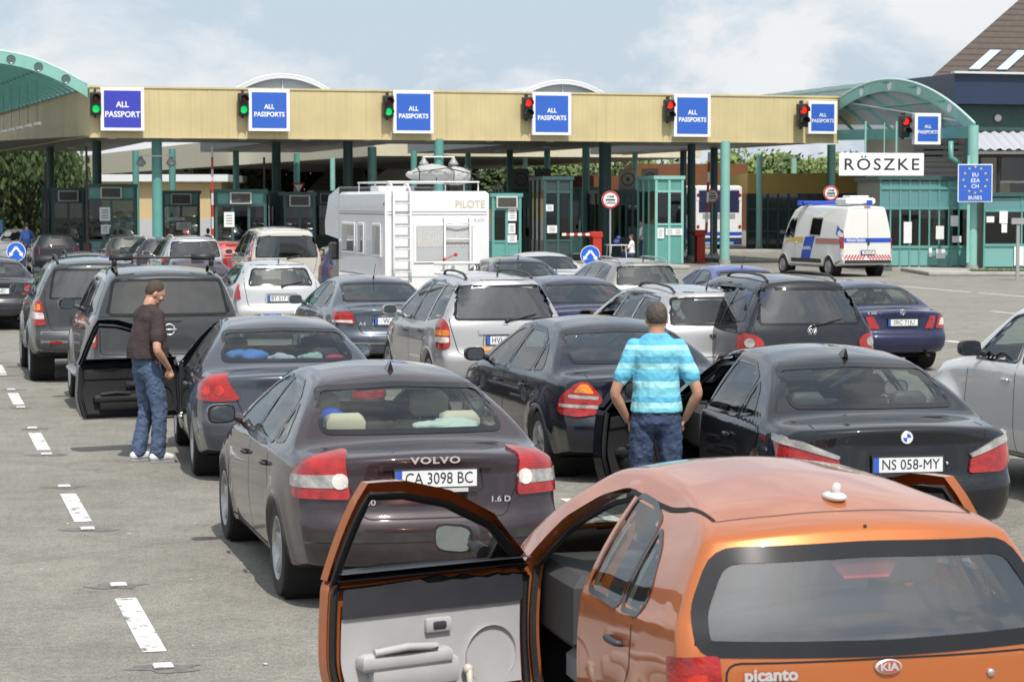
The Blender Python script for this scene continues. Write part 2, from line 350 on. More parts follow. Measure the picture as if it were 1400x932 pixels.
def panel(name, pr, poly, off, m, parent, cell=.06, skirt=0., smooth=True, hole=None):
    bm = bmesh.new(); P = []
    n = len(poly)
    for i in range(n):
        a, b = np.array(poly[i]), np.array(poly[(i + 1) % n]); k = max(1, int(np.linalg.norm(b - a) / cell))
        for q in range(k): P.append(tuple(a + (b - a) * q / k))
    vs = [bm.verts.new((x, y, 0)) for x, y in P]; es = [bm.edges.new((vs[i], vs[(i + 1) % len(vs)])) for i in range(len(vs))]
    if hole:
        hv = [bm.verts.new((x, y, 0)) for x, y in hole]; es += [bm.edges.new((hv[i], hv[(i + 1) % len(hv)])) for i in range(len(hv))]
        bmesh.ops.triangle_fill(bm, use_beauty=True, use_dissolve=False, edges=es)
    else: bm.faces.new(vs)
    for ax in (0, 1):
        c = [p[ax] for p in P]; lo, hi = min(c), max(c); k = max(1, int((hi - lo) / cell)) 
        for i in range(1, k):
            co = [0, 0, 0]; no = [0, 0, 0]; co[ax] = lo + (hi - lo) * i / k; no[ax] = 1
            bmesh.ops.bisect_plane(bm, geom=bm.verts[:] + bm.edges[:] + bm.faces[:], plane_co=co, plane_no=no)
    nrm = {}
    for v in bm.verts: loc, nn = pr.hit(v.co.x, v.co.y, off); v.co = loc; nrm[v] = nn
    if skirt > 0:
        be = [e for e in bm.edges if e.is_boundary]; r = bmesh.ops.extrude_edge_only(bm, edges=be)
        nv = [g for g in r['geom'] if isinstance(g, bmesh.types.BMVert)]; old = {}
        for e in be:
            for v in e.verts: old[tuple(round(c, 6) for c in v.co)] = nrm[v]
        for v in nv: v.co = v.co - old.get(tuple(round(c, 6) for c in v.co), Vector((0, 0, 0))) * skirt
    bmesh.ops.recalc_face_normals(bm, faces=bm.faces)
    # make sure the outside faces out
    s_ = sum(f.normal.dot(pr.d) * f.calc_area() for f in bm.faces)
    if s_ > 0: bmesh.ops.reverse_faces(bm, faces=bm.faces)
    me = bpy.data.meshes.new(name); bm.to_mesh(me); bm.free()
    if smooth:
        me.polygons.foreach_set('use_smooth', [True] * len(me.polygons)); me.set_sharp_from_angle(angle=math.radians(50))
    me.materials.append(m); o = bpy.data.objects.new(name, me); COL.objects.link(o); o.parent = parent; return o
def ribbon(mb, pr, pts, w, off, closed=False, step=.05, thick=0.):
    """strip of width w along pts on the body"""
    Q = []; n = len(pts); m = n if closed else n - 1
    for i in range(m):
        a, b = np.array(pts[i], float), np.array(pts[(i + 1) % n], float); k = max(1, int(np.linalg.norm(b - a) / step))
        for q in range(k): Q.append(a + (b - a) * q / k)
    if not closed: Q.append(np.array(pts[-1], float))
    V = []; F = []; N = len(Q)
    for i in range(N):
        a = Q[i - 1] if (i > 0 or closed) else Q[i]; b = Q[(i + 1) % N] if (i < N - 1 or closed) else Q[i]; d = b - a; d = d / (np.linalg.norm(d) + 1e-9); nn = np.array([-d[1], d[0]])
        p1, _ = pr.hit(*(Q[i] + nn * w / 2), off); p2, _ = pr.hit(*(Q[i] - nn * w / 2), off); V += [p1, p2]
        if thick: V += [p1 + pr.d * thick, p2 + pr.d * thick]
    k = 4 if thick else 2
    for i in range(N if closed else N - 1):
        j = (i + 1) % N; F.append((i * k, i * k + 1, j * k + 1, j * k))
        if thick: F += [(i * k, j * k, j * k + 2, i * k + 2), (i * k + 1, i * k + 3, j * k + 3, j * k + 1)]
    mb.add(V, F)
def arcpts(cx, cy, r, a0, a1, n=20): return [(cx + r * math.cos(math.radians(a0 + (a1 - a0) * i / n)), cy + r * math.sin(math.radians(a0 + (a1 - a0) * i / n))) for i in range(n + 1)]
RIMC = {}
def wheel_meshes(r, wd, spokes):
    key = (round(r, 3), wd, spokes)
    if key in RIMC: return RIMC[key]
    t = MB(); rr = r * .655
    prof = [(rr * .98, -wd * .46), (r * .90, -wd * .5), (r * .965, -wd * .46), (r * .995, -wd * .36), (r, -wd * .2)]
    for g in (-.12, .0, .12): prof += [(r, wd * (g - .03)), (r - .008, wd * (g - .028)), (r - .008, wd * (g + .028)), (r, wd * (g + .03))]
    prof += [(r, wd * .2), (r * .995, wd * .36), (r * .965, wd * .46), (r * .90, wd * .5), (rr * .98, wd * .46)]
    t.lathe(prof, 40); ty = t.build('wheel', RUB, None, auto=40); tm = ty.data; bpy.data.objects.remove(ty)
    m = MB(); m.lathe([(rr, wd * .46), (rr + .004, wd * .48), (rr * .97, wd * .49), (rr * .93, wd * .44), (rr * .9, wd * .2), (rr * .88, -wd * .35)], 36)
    if spokes > 0:
        for k in range(spokes):
            M = Matrix.Rotation(2 * PI * k / spokes, 4, 'Z'); w1, w2 = (.055, .032) if spokes < 8 else (.03, .022)
            m.add([(.03, -w1 * .6, wd * .30), (.03, w1 * .6, wd * .30), (rr * .93, w2, wd * .42), (rr * .93, -w2, wd * .42), (.03, -w1, wd * .2), (.03, w1, wd * .2), (rr * .93, w2 * 1.5, wd * .3), (rr * .93, -w2 * 1.5, wd * .3)], [(0, 3, 2, 1), (0, 1, 5, 4), (1, 2, 6, 5), (2, 3, 7, 6), (3, 0, 4, 7), (4, 5, 6, 7)], M)
        m.lathe([(.0, wd * .36), (.03, wd * .36), (.05, wd * .32), (.06, wd * .22)], 16)
        for k in range(5): m.cyl(.045 * math.cos(k * 1.2566), .045 * math.sin(k * 1.2566), wd * .2, wd * .33, .007, 6)
    else:  # wheel cover
        m.lathe([(0, wd * .43), (.05, wd * .43), (.06, wd * .40), (rr * .55, wd * .42), (rr * .9, wd * .45)], 36)
    ro = m.build('rim', ALLOY, None, auto=35); rm = ro.data; bpy.data.objects.remove(ro)
    d = MB(); d.lathe([(0, wd * .05), (rr * .62, wd * .05), (rr * .64, 0), (rr * .9, -wd * .1)], 28); do = d.build('brake_disc', mat('brake', (.03, .03, .032), .6), None); dm = do.data; bpy.data.objects.remove(do)
    RIMC[key] = (tm, rm, dm); return RIMC[key]
def place_wheel(parent, x, y, r, wd, spokes, side, steer=0.):
    tm, rm, dm = wheel_meshes(r, wd, spokes)
    o = bpy.data.objects.new('wheel', tm); COL.objects.link(o); o.parent = parent; o.location = (x, y, r); o.rotation_euler = (0, side * PI / 2, steer) if False else Euler((0, side * PI / 2, 0)).to_matrix().to_euler()
    for nm, me in (('rim', rm), ('brake_disc', dm)):
        c = bpy.data.objects.new(nm, me); COL.objects.link(c); c.parent = o
    return o
def seat(parent, x, y, m, z=.30, w=.50, hr=True, lean=.22, h=.62, name='seat'):
    b = MB(); b.box(-w / 2, w / 2, 0, .52, 0, .16, TR(x, y, z), .03)
    M = TR(x, y + .02, z + .1, rx=lean); b.box(-w / 2, w / 2, -.08, .06, 0, h, M, .04)
    b.build(name, m, parent, auto=40)
    if hr:
        k = MB(); k.box(-.13, .13, -.05, .05, h + .03, h + .21, M, .035); k.tube([M @ Vector((-.06, 0, h - .02)), M @ Vector((-.06, 0, h + .06))], .008); k.tube([M @ Vector((.06, 0, h - .02)), M @ Vector((.06, 0, h + .06))], .008)
        k.build('headrest', m, parent, auto=50)
def mirror(parent, x, y, z, side, m, sc=1., tilt=9):
    b = MB(); s = side
    V = []; F = []; n = 14
    for q, (dy, ky) in enumerate(((0, 1.), (.03, 1.03), (.09, .9), (.13, .5))):
        for k in range(n):
            t = 2 * PI * k / n; c, s_ = math.cos(t), math.sin(t); ex = math.copysign(abs(c) ** .55, c) * .105 * ky; ez = math.copysign(abs(s_) ** .6, s_) * .07 * ky
            V.append((x + s * .13 * sc + ex * sc, y + dy * sc, z + .05 + ez * sc))
    for q in range(3):
        for k in range(n): F.append((q * n + k, q * n + (k + 1) % n, (q + 1) * n + (k + 1) % n, (q + 1) * n + k))
    F.append(tuple(range(3 * n, 4 * n))); F.append(tuple(range(n))); b.add(V, F)
    MT = Matrix.Translation((x + s * .13 * sc, y, 0)) @ Matrix.Rotation(math.radians(-s * tilt), 4, 'Z') @ Matrix.Translation((-x - s * .13 * sc, -y, 0)); b.v = [tuple(MT @ Vector(p)) for p in b.v]
    b.tube([(x - s * .03, y + .06, z + .0), (x + s * .07, y + .06, z + .03)], [.035, .028], 8)
    o = b.build('wing_mirror', m, parent, auto=45)
    g = MB(); V = [(x + s * .13 * sc + math.copysign(abs(math.cos(2 * PI * k / n)) ** .55, math.cos(2 * PI * k / n)) * .092 * sc, y - .004, z + .05 + math.copysign(abs(math.sin(2 * PI * k / n)) ** .6, math.sin(2 * PI * k / n)) * .058 * sc) for k in range(n)]
    g.add([MT @ Vector(p) for p in V], [tuple(range(n))]); g.build('mirror_glass', mat('mirror', (.5, .55, .58), .03, 1.), o); return o
def plate(parent, y, z, txt, w=.52, h=.112, blue=True, x=0., tilt=.0, red=None, foot=False):
    M = TR(x, y, z, rx=tilt); b = MB(); b.box(-w / 2, w / 2, -.012, .004, -h / 2, h / 2, M, .003); o = b.build('number_plate', PLATE, parent)
    fr = MB(); a, c = w / 2 + .010, h / 2 + .010
    for q in ((-a, a, -c, -h / 2), (-a, a, h / 2, c), (-a, -w / 2, -h / 2, h / 2), (w / 2, a, -h / 2, h / 2)): fr.box(q[0], q[1], -.016, .006, q[2], q[3], M)
    if foot: fr.box(-a, a, -.015, .006, -c - .02, -c - .001, M)
    fr.build('plate_frame', BLK, o)
    if blue:
        e = MB(); e.box(-w / 2 + .002, -w / 2 + .042, -.0135, -.01, -h / 2 + .002, h / 2 - .002, M); e.build('blue_strip', PBLUE, o)
    t = text(txt, h * .92, INK, 'plate_lettering', o, M @ TR(.018, -.0135, -.002), .0006, .0, sx=.92); 
    wd = max(v.co.x for v in t.data.vertices) - min(v.co.x for v in t.data.vertices); k = (w - .09) / wd
    if k < 1.05:
        for v in t.data.vertices: v.co.x = (v.co.x - x - .018) * k + x + .018
    return o
def scale_sp(sp, L=None, W=None, H=None):
    sp = dict(sp); ly = (L / sp['L']) if L else 1; lw = (W / sp['W']) if W else 1; lh = (H / sp['H']) if H else 1
    for k in ('top', 'bot', 'belt'): sp[k] = [(a * ly, b * lh) for a, b in sp[k]]
    for k in ('rear', 'front'): sp[k] = [(a * lh, b) for a, b in sp[k]]
    sp['plan'] = [(a * ly, b * lw) for a, b in sp['plan']]; sp['axles'] = [a * ly for a in sp['axles']]
    for k in ('side_glass', 'door_seams', 'rails'): sp[k] = [[(a * ly, b * lh) for a, b in p] for p in sp.get(k, [])]
    for k in ('rear_glass', 'wind_glass'): sp[k] = [(a * lw, b * lh) for a, b in sp[k]]
    sp['handles'] = [(a * ly, b * lh) for a, b in sp['handles']]; sp['mirror_at'] = (sp['mirror_at'][0] * lw, sp['mirror_at'][1] * ly, sp['mirror_at'][2] * lh)
    sp['lights'] = [dict(l, poly=[(a * lw, b * lh) for a, b in l['poly']]) for l in sp['lights']]
    if 'lid' in sp: sp['lid'] = [(a * lw, b * lh) for a, b in sp['lid']]
    sp['plate'] = (sp['plate'][0], sp['plate'][1] * lh)
    sp['L'] *= ly; sp['W'] *= lw; sp['H'] *= lh; return sp
SEDAN = dict(L=4.47, W=.885, H=1.45, tum=.36, tcurve=.22, kr=.20, kp=3.2, shoulder=.022,
    top=[(0, .985), (.03, 1.0), (.30, 1.02), (.50, 1.03), (.62, 1.05), (1.0, 1.25), (1.38, 1.405), (1.75, 1.445), (2.2, 1.45), (2.6, 1.41), (3.0, 1.19), (3.38, .985), (4.0, .90), (4.47, .72)],
    bot=[(0, .30), (.5, .22), (.9, .19), (3.6, .18), (4.47, .22)], belt=[(0, .90), (.8, .93), (2.2, .93), (3.2, .90), (3.9, .80), (4.47, .62)],
    rear=[(.2, .14), (.30, .05), (.42, .0), (.56, .0), (.60, .02), (.63, .055), (.88, .08), (.97, .07), (1.02, .09)], front=[(.2, .1), (.4, 0), (.6, .02), (.75, .2), (1, .3)],
    plan=[(0, .815), (.25, .86), (.7, .88), (1.5, .885), (3.2, .88), (4.0, .85), (4.47, .74)], axles=[.92, 3.56], wr=.315, ar=.355, spokes=5,
    side_glass=[[(3.10, .945), (2.86, 1.13), (2.62, 1.275), (2.42, 1.335), (2.26, 1.345), (2.20, .955)], [(2.13, .955), (2.18, 1.35), (1.75, 1.335), (1.42, 1.24), (1.36, .965)], [(1.30, .975), (1.36, 1.225), (1.20, 1.15), (1.06, 1.04), (1.04, 1.0)]],
    rear_glass=[(-.615, 1.065), (.615, 1.065), (.565, 1.335), (0, 1.36), (-.565, 1.335)], wind_glass=[(-.66, 1.04), (.66, 1.04), (.55, 1.36), (-.55, 1.36)],
    door_seams=[[(2.16, 1.36), (2.17, .93), (2.17, .26)], [(1.38, .95), (1.30, .72), (1.24, .60), (1.30, .42), (1.33, .26)], [(3.16, .92), (3.20, .7), (3.17, .26)]],
    handles=[(2.33, .80), (1.42, .82)], mirror_at=(-.90, 2.88, .97), lid=[(-.62, 1.0), (-.60, .9), (-.50, .72), (-.46, .60), (.46, .60), (.50, .72), (.60, .9), (.62, 1.0)],
    lights=[dict(poly=[(-.93, .70), (-.93, .90), (-.58, .91), (-.50, .72)], m='r')], plate=(.04, .80), rails=[])
HATCH = dict(L=4.0, W=.86, H=1.48, tum=.32, tcurve=.2, kr=.13, kp=3, shoulder=.02,
    top=[(0, 1.40), (.25, 1.43), (1.2, 1.475), (1.9, 1.475), (2.3, 1.42), (2.75, 1.16), (3.1, .99), (3.6, .90), (4.0, .74)],
    bot=[(0, .30), (.5, .22), (3.5, .18), (4.0, .22)], belt=[(0, .98), (1.0, .97), (2.8, .91), (3.5, .82), (4.0, .64)],
    rear=[(.2, .14), (.35, .02), (.5, 0), (.58, .01), (.64, .07), (.95, .12), (1.02, .15), (1.38, .36), (1.45, .42)], front=[(.2, .1), (.4, 0), (.6, .02), (.75, .2), (1, .3)],
    plan=[(0, .79), (.3, .84), (.8, .86), (2.8, .855), (3.5, .83), (4.0, .72)], axles=[.66, 3.22], wr=.305, ar=.345, spokes=5,
    side_glass=[[(2.75, .955), (2.28, 1.31), (1.92, 1.355), (1.88, .97)], [(1.81, .975), (1.84, 1.36), (1.25, 1.36), (.96, 1.32), (1.0, .985)], [(.92, 1.0), (.90, 1.30), (.68, 1.24), (.60, 1.06)]],
    rear_glass=[(-.60, 1.01), (.60, 1.01), (.50, 1.34), (-.50, 1.34)], wind_glass=[(-.64, 1.02), (.64, 1.02), (.50, 1.38), (-.50, 1.38)],
    door_seams=[[(1.85, 1.36), (1.85, .26)], [(.96, .98), (.94, .75), (1.02, .5), (1.05, .26)], [(2.82, .93), (2.86, .6), (2.84, .26)]],
    handles=[(2.02, .82), (1.12, .86)], mirror_at=(-.86, 2.52, .98), lid=[(-.64, 1.40), (-.66, 1.0), (-.60, .62), (.60, .62), (.66, 1.0), (.64, 1.40)],
    lights=[dict(poly=[(-.90, .72), (-.90, .98), (-.62, .98), (-.60, .72)], m='r')], plate=(.10, .78), rails=[])
MPV = dict(L=4.35, W=.875, H=1.64, tum=.27, tcurve=.14, kr=.10, kp=3, shoulder=.018,
    top=[(0, 1.585), (.3, 1.61), (1.2, 1.64), (2.2, 1.63), (2.6, 1.55), (3.1, 1.22), (3.45, 1.05), (4.0, .93), (4.35, .78)],
    bot=[(0, .30), (.5, .23), (3.8, .18), (4.35, .22)], belt=[(0, 1.0), (1.0, .98), (3.1, .92), (3.8, .84), (4.35, .66)],
    rear=[(.2, .14), (.33, .02), (.48, 0), (.60, .0), (.65, .05), (.97, .09), (1.05, .12), (1.5, .27), (1.64, .36)], front=[(.2, .1), (.4, 0), (.6, .02), (.75, .2), (1, .3)],
    plan=[(0, .82), (.25, .86), (.8, .875), (3.1, .87), (3.8, .84), (4.35, .72)], axles=[.80, 3.50], wr=.315, ar=.355, spokes=5,
    side_glass=[[(3.12, .99), (2.55, 1.43), (2.12, 1.50), (2.08, .995)], [(2.0, 1.0), (2.04, 1.51), (1.22, 1.51), (1.15, 1.01)], [(1.06, 1.02), (1.13, 1.50), (.55, 1.46), (.38, 1.10)]],
    rear_glass=[(-.66, 1.05), (.66, 1.05), (.60, 1.50), (-.60, 1.50)], wind_glass=[(-.66, 1.10), (.66, 1.10), (.56, 1.52), (-.56, 1.52)],
    door_seams=[[(2.06, 1.52), (2.04, .26)], [(1.14, 1.0), (1.12, .72), (1.20, .5), (1.24, .26)], [(3.16, .95), (3.2, .6), (3.17, .26)]],
    handles=[(2.22, .83), (1.28, .87)], mirror_at=(-.88, 2.85, 1.03), lid=[(-.70, 1.56), (-.72, 1.0), (-.62, .62), (.62, .62), (.72, 1.0), (.70, 1.56)],
    lights=[dict(poly=[(-.92, .72), (-.92, 1.05), (-.72, 1.08), (-.66, .74)], m='r')], plate=(.07, .80), rails=[[(.45, 1.62), (2.0, 1.66)]])
SUV = dict(MPV, **dict(L=4.6, W=.92, H=1.78, tum=.26, flare=.035, kr=.12,
    top=[(0, 1.70), (.3, 1.735), (1.3, 1.77), (2.3, 1.76), (2.65, 1.68), (3.1, 1.36), (3.35, 1.19), (4.1, 1.10), (4.6, .95)],
    bot=[(0, .46), (.5, .36), (3.9, .30), (4.6, .40)], belt=[(0, 1.14), (1.0, 1.13), (3.1, 1.09), (3.9, 1.0), (4.6, .86)],
    rear=[(.3, .14), (.42, .02), (.56, 0), (.70, .0), (.75, .07), (1.12, .10), (1.2, .12), (1.65, .25), (1.8, .36)], front=[(.3, .1), (.5, 0), (.8, .02), (.95, .12), (1.2, .2)],
    plan=[(0, .86), (.25, .905), (.8, .92), (3.1, .915), (4.1, .89), (4.6, .78)], axles=[.95, 3.68], wr=.37, ar=.43,
    side_glass=[[(3.10, 1.15), (2.66, 1.54), (2.25, 1.61), (2.2, 1.16)], [(2.12, 1.165), (2.17, 1.62), (1.38, 1.62), (1.30, 1.17)], [(1.22, 1.18), (1.30, 1.61), (.56, 1.58), (.40, 1.24)]],
    rear_glass=[(-.68, 1.19), (.68, 1.19), (.60, 1.62), (-.60, 1.62)], wind_glass=[(-.66, 1.24), (.66, 1.24), (.58, 1.64), (-.58, 1.64)],
    door_seams=[[(2.19, 1.62), (2.16, .38)], [(1.29, 1.16), (1.24, .95), (1.38, .6), (1.42, .38)], [(3.16, 1.1), (3.2, .7), (3.17, .38)]],
    handles=[(2.36, 1.0), (1.42, 1.02)], mirror_at=(-.93, 2.85, 1.20), lid=[(-.70, 1.68), (-.74, 1.15), (-.66, .76), (.66, .76), (.74, 1.15), (.70, 1.68)],
    lights=[dict(poly=[(-.96, .82), (-.96, 1.12), (-.76, 1.16), (-.74, .84)], m='r')], plate=(.08, .92), rails=[[(.5, 1.75), (2.1, 1.79)]]))
WAGON = dict(MPV, **dict(L=4.55, W=.875, H=1.50, tum=.34, tcurve=.2,
    top=[(0, 1.42), (.3, 1.45), (1.4, 1.49), (2.3, 1.48), (2.75, 1.41), (3.2, 1.14), (3.5, .99), (4.1, .90), (4.55, .74)],
    belt=[(0, .96), (1.0, .95), (3.3, .90), (3.9, .82), (4.55, .64)], rear=[(.2, .14), (.33, .02), (.48, 0), (.58, .0), (.63, .05), (.92, .08), (1.0, .12), (1.4, .38), (1.5, .46)],
    plan=[(0, .80), (.25, .85), (.8, .875), (3.2, .87), (4.0, .84), (4.55, .72)], axles=[.90, 3.55],
    side_glass=[[(3.16, .955), (2.66, 1.31), (2.3, 1.37), (2.26, .96)], [(2.18, .96), (2.22, 1.38), (1.5, 1.38), (1.4, .97)], [(1.32, .98), (1.42, 1.37), (.72, 1.34), (.52, 1.04)]],
    rear_glass=[(-.62, 1.0), (.62, 1.0), (.54, 1.36), (-.54, 1.36)], wind_glass=[(-.66, 1.04), (.66, 1.04), (.54, 1.39), (-.54, 1.39)],
    door_seams=[[(2.24, 1.38), (2.21, .26)], [(1.39, .96), (1.34, .72), (1.40, .5), (1.42, .26)], [(3.22, .93), (3.26, .6), (3.23, .26)]],
    handles=[(2.40, .80), (1.50, .83)], mirror_at=(-.89, 2.92, .97), lid=[(-.66, 1.42), (-.68, .96), (-.60, .60), (.60, .60), (.68, .96), (.66, 1.42)],
    lights=[dict(poly=[(-.93, .68), (-.93, .93), (-.68, .95), (-.62, .70)], m='r')], plate=(.07, .76), rails=[[(.5, 1.47), (2.2, 1.50)]]))
LM = dict(r=RED, b=REDB, c=CLR, a=AMB, k=BLKG, w=GREYL)
ALLCARS = []
def car(sp, name, px, d, head, pm, label, cat, glass=G_MID, rglass=None, near=1, txt=None, interior=None, trim=BLK, seats=INT, doors_open=(), lid_strip=None, X=None, bumper=None, group='cars queuing for passport control', openw=(), handle_m=None, wiper=False, spoiler=False, antenna=None, brake=True, seam_frit=.03, rest=None):
    """near: 2 hero, 1 middle, 0 far"""
    h = math.radians(head); Xc = (px - 700) / FPX * d if X is None else X
    root = thing(name, (Xc, d, gz(Xc - math.sin(h) * sp['L'] / 2, d + sp['L'] / 2)), h, label, cat, group); ALLCARS.append(root)
    res = {2: (110, 34, 30), 1: (84, 24, 22), 0: (56, 16, 15)}[near]
    bm, sh = make_body(sp, *res); bvh = BVHTree.FromBMesh(bm); pr = {k: Proj(bvh, k) for k in 'LRBFT'}
    cell = {2: .05, 1: .09, 0: .16}[near]; rglass = rglass or glass
    wr, ar = sp['wr'], sp['ar']
    see = near >= 1 and interior is not False
    # openings cut in the shell
    sg = [roundpoly(p, .045, 3) for p in sp['side_glass']]; rg = roundpoly(sp['rear_glass'], sp.get('rgr', .07), 4) if sp.get('rear_glass') else None; wg = roundpoly(sp['wind_glass'], .07, 4)
    holes = []; dpoly = None
    if see:
        for p in sg: q = inset(p, .012); holes += [('x', -1, q), ('x', 1, q)]
        holes += ([('y', -1, inset(rg, .015))] if rg else []) + [('y', 1, inset(wg, .015))]
    dv = sp.get('door_poly')
    for sd_ in doors_open: holes.append(('x', sd_, dv))
    kill = []
    for f in bm.faces:
        c = f.calc_center_median(); n = f.normal
        if any(math.hypot(c.y - a, c.z - wr) < ar for a in sp['axles']) and abs(c.x) > sh.w(c.y) * .62: kill.append(f); continue
        for ax, sg_, q in holes:
            if ax == 'x':
                if c.x * sg_ > .3 and abs(n.x) > .35 and pip(c.y, c.z, q): kill.append(f); break
            elif n.y * sg_ > .12 and n.z < .995 and pip(c.x, c.z, q): kill.append(f); break
    bmesh.ops.delete(bm, geom=kill, context='FACES')
    for v in bm.verts:
        if not v.is_boundary: continue
        for a in sp['axles']:
            dy, dz = v.co.y - a, v.co.z - wr; r = math.hypot(dy, dz)
            if abs(r - ar) < .07 and abs(v.co.x) > .5: v.co.y = a + dy / r * ar; v.co.z = wr + dz / r * ar
    me = bpy.data.meshes.new('body'); bm.to_mesh(me); me.polygons.foreach_set('use_smooth', [True] * len(me.polygons)); me.materials.append(pm)
    body = bpy.data.objects.new('body', me); COL.objects.link(body); body.parent = root
    if near >= 1:   # inner lining and tub
        b2 = bm.copy(); kl = [f for f in b2.faces if f.calc_center_median().z < .42 * sp['H'] and abs(f.normal.z) < .9]
        bmesh.ops.delete(b2, geom=[f for f in b2.faces if f.calc_center_median().z < .30], context='FACES'); b2.normal_update()
        no = {v: v.normal.copy() for v in b2.verts}
        for v in b2.verts: v.co -= no[v] * .028
        bmesh.ops.reverse_faces(b2, faces=b2.faces); m2 = bpy.data.meshes.new('cabin_lining'); b2.to_mesh(m2); b2.free(); m2.materials.append(interior or INT); m2.polygons.foreach_set('use_smooth', [True] * len(m2.polygons))
        li = bpy.data.objects.new('cabin_lining', m2); COL.objects.link(li); li.parent = root
    bm.free()
    W = sp['W']; L = sp['L']; H = sp['H']; mono = sp['top'][0][1] > 1.25
    # glass and rubber seals
    def seal(o, v, p, w, closed=True):
        sl = MB(); ribbon(sl, pr[v], p, w, .0035, closed, cell * 1.5); sl.build('window_seal', sp.get('seal_m') or (BLKG if near else SEAM), o or root, smooth=True)
    for s, v in ((-1, 'L'), (1, 'R')):
        for i, p in enumerate(sg):
            if i == 0 and s in doors_open: continue
            o = None
            if not (i == 0 and s in openw): o = panel('side_window', pr[v], p, -.002, (sp.get('side_tint', glass) if i else glass) if see else G_OPQ, root, cell=cell * 2)
            seal(o, v, p, sp.get('seal_w', .022) if near else .04)
    if rg: o = panel('rear_window', pr['B'], rg, .001, rglass if see else G_OPQ, root, cell=cell * 1.5); seal(o, 'B', inset(rg, seam_frit * .45), seam_frit + (.0 if near else .02))
    o = panel('windscreen', pr['F'], wg, .001, glass if see else G_OPQ, root, cell=cell * 2); seal(o, 'F', wg, .03)
    # seams
    if near >= 1:
        sm = MB()
        for s, v in ((-1, 'L'), (1, 'R')):
            for k, p in enumerate(sp['door_seams']):
                if s in doors_open and k in (0, 2): continue
                ribbon(sm, pr[v], p, .008 if near == 2 else .011, .0015, False, cell)
            if s not in doors_open: y1, y2 = sp['door_seams'][1][-1], sp['door_seams'][2][-1]; ribbon(sm, pr[v], [y1, y2], .010, .0015, False, cell)
        ribbon(sm, pr['B'], roundpoly(sp['lid'], .06, 4)[2:-2] if not mono else roundpoly(sp['lid'], .06), .008 if near == 2 else .011, .0015, mono, cell)
        tmp = bpy.data.meshes.new('t'); tmp.from_pydata([tuple(v) for v in sm.v], [], sm.f); bb = bmesh.new(); bb.from_mesh(me); n0 = len(bb.faces); bb.from_mesh(tmp); bb.faces.ensure_lookup_table()
        for f in bb.faces[n0:]: f.material_index = 1
        bb.to_mesh(me); bb.free(); me.materials.append(SEAM); bpy.data.meshes.remove(tmp)
        for s in (-1, 1):
            for i, (hy, hz) in enumerate(sp['handles']):
                if i == 0 and s in doors_open: continue
                hm = MB()
                q, n = pr['L' if s < 0 else 'R'].hit(hy, hz, .0)
                hm.tube([q + Vector((0, -.075, 0)), q + Vector((s * .028, -.06, .004)), q + Vector((s * .034, 0, .006)), q + Vector((s * .028, .06, .004)), q + Vector((0, .075, 0))], [.012, .014, .015, .014, .012], 8)
                hm.build('door_handle', handle_m or pm, root, smooth=True)
    # arch lips and wells
    wl = MB()
    for a in sp['axles']:
        for s, v in ((-1, 'L'), (1, 'R')):
            pts = arcpts(a, wr, ar + .008, -15, 195, 26); 
            if near: al = MB(); ribbon(al, pr[v], pts, .030, .006, False, .2, thick=.10); al.build('wheel_arch', sp.get('arch_m') or pm, root, smooth=True)
            xo = s * (W - .035); prof = [(ar - .004, 0), (ar - .004, .30), (.02, .30)]
            wl.lathe(prof, 28, TR(xo, a, wr, ry=-s * PI / 2))
    fl = sh.bot(L / 2); wl.box(-W + .14, W - .14, .6, L - .3, fl - .01, fl + .03); wl.tube([(W * .5, .02, fl + .06), (W * .5, .9, fl + .03)], .03, 10); wl.build('underbody', DARKWELL, root)
    for i, a in enumerate(sp['axles']):
        for s in (-1, 1): place_wheel(root, s * (W - .115), a, wr, .21 if wr < .34 else .25, sp['spokes'], s)
    # tail lights
    for l in sp['lights']:
        for s in (-1, 1):
            if l.get('only') and l['only'] != s: continue
            P2 = Proj(bvh, l.get('phi', 22), s) if not l.get('flat') else None
            poly = roundpoly(l['poly'], l.get('r', .025), 3)
            if P2 is None: P2 = pr['B']; poly = [(a * (-s), b) for a, b in poly]
            t = panel('tail_light' if l['m'] in 'rbk' or not l.get('sub') else 'light_lens', P2, poly, l.get('off', .016), LM[l['m']], root, cell=min(cell, .035) if near else cell, skirt=.025)
    # plate
    if txt is not None:
        py, pz = sp['plate']; q, n = pr['B'].hit(0, pz, .016); plate(root, q.y, pz, txt, foot=near == 2, red=None)
        if near:
            rc_ = MB(); ribbon(rc_, pr['B'], roundpoly([(-.31, pz - .085), (.31, pz - .085), (.29, pz + .085), (-.29, pz + .085)], .03), .008, .002, True, .1); rc_.build('plate_recess', SEAM, root)
    if bumper:   # contrasting lower bumper strip: (z0, z1, halfwidth)
        for (z0, z1, hw, bmm) in bumper:
            panel('bumper_trim', pr['B'], roundpoly([(-hw, z0), (hw, z0), (hw, z1), (-hw, z1)], .02), .006, bmm, root, cell=cell * 1.4, skirt=.015)
    mi = sp['mirror_at']
    for s in (-1, 1):
        if s in doors_open: continue
        mirror(root, s * (abs(mi[0]) - .055), mi[1], mi[2], s, sp.get('mirror_m') or pm)
    for rl in sp['rails']:
        rm_ = sp.get('rail_m') or BLK
        for s in (-1, 1):
            (ya, za), (yb, zb) = rl[0], rl[-1]; pts = []
            for k in range(13):
                t = k / 12; y = ya + (yb - ya) * t; half = sh.ev(np.array(y / L * 2 - 1), np.array(1.), np.array(1.)); hx = float(half[0]) * .90
                zz0 = float(sh.top(y)) - .035; lift = .055 * min(1, math.sin(PI * t) * 3) if 0 < t < 1 else 0
                pts.append((s * hx, y, zz0 + lift))
            b = MB(); b.tube(pts, .016, 8, sc=(1.2, 1)); b.build('roof_rail', rm_, root, smooth=True)
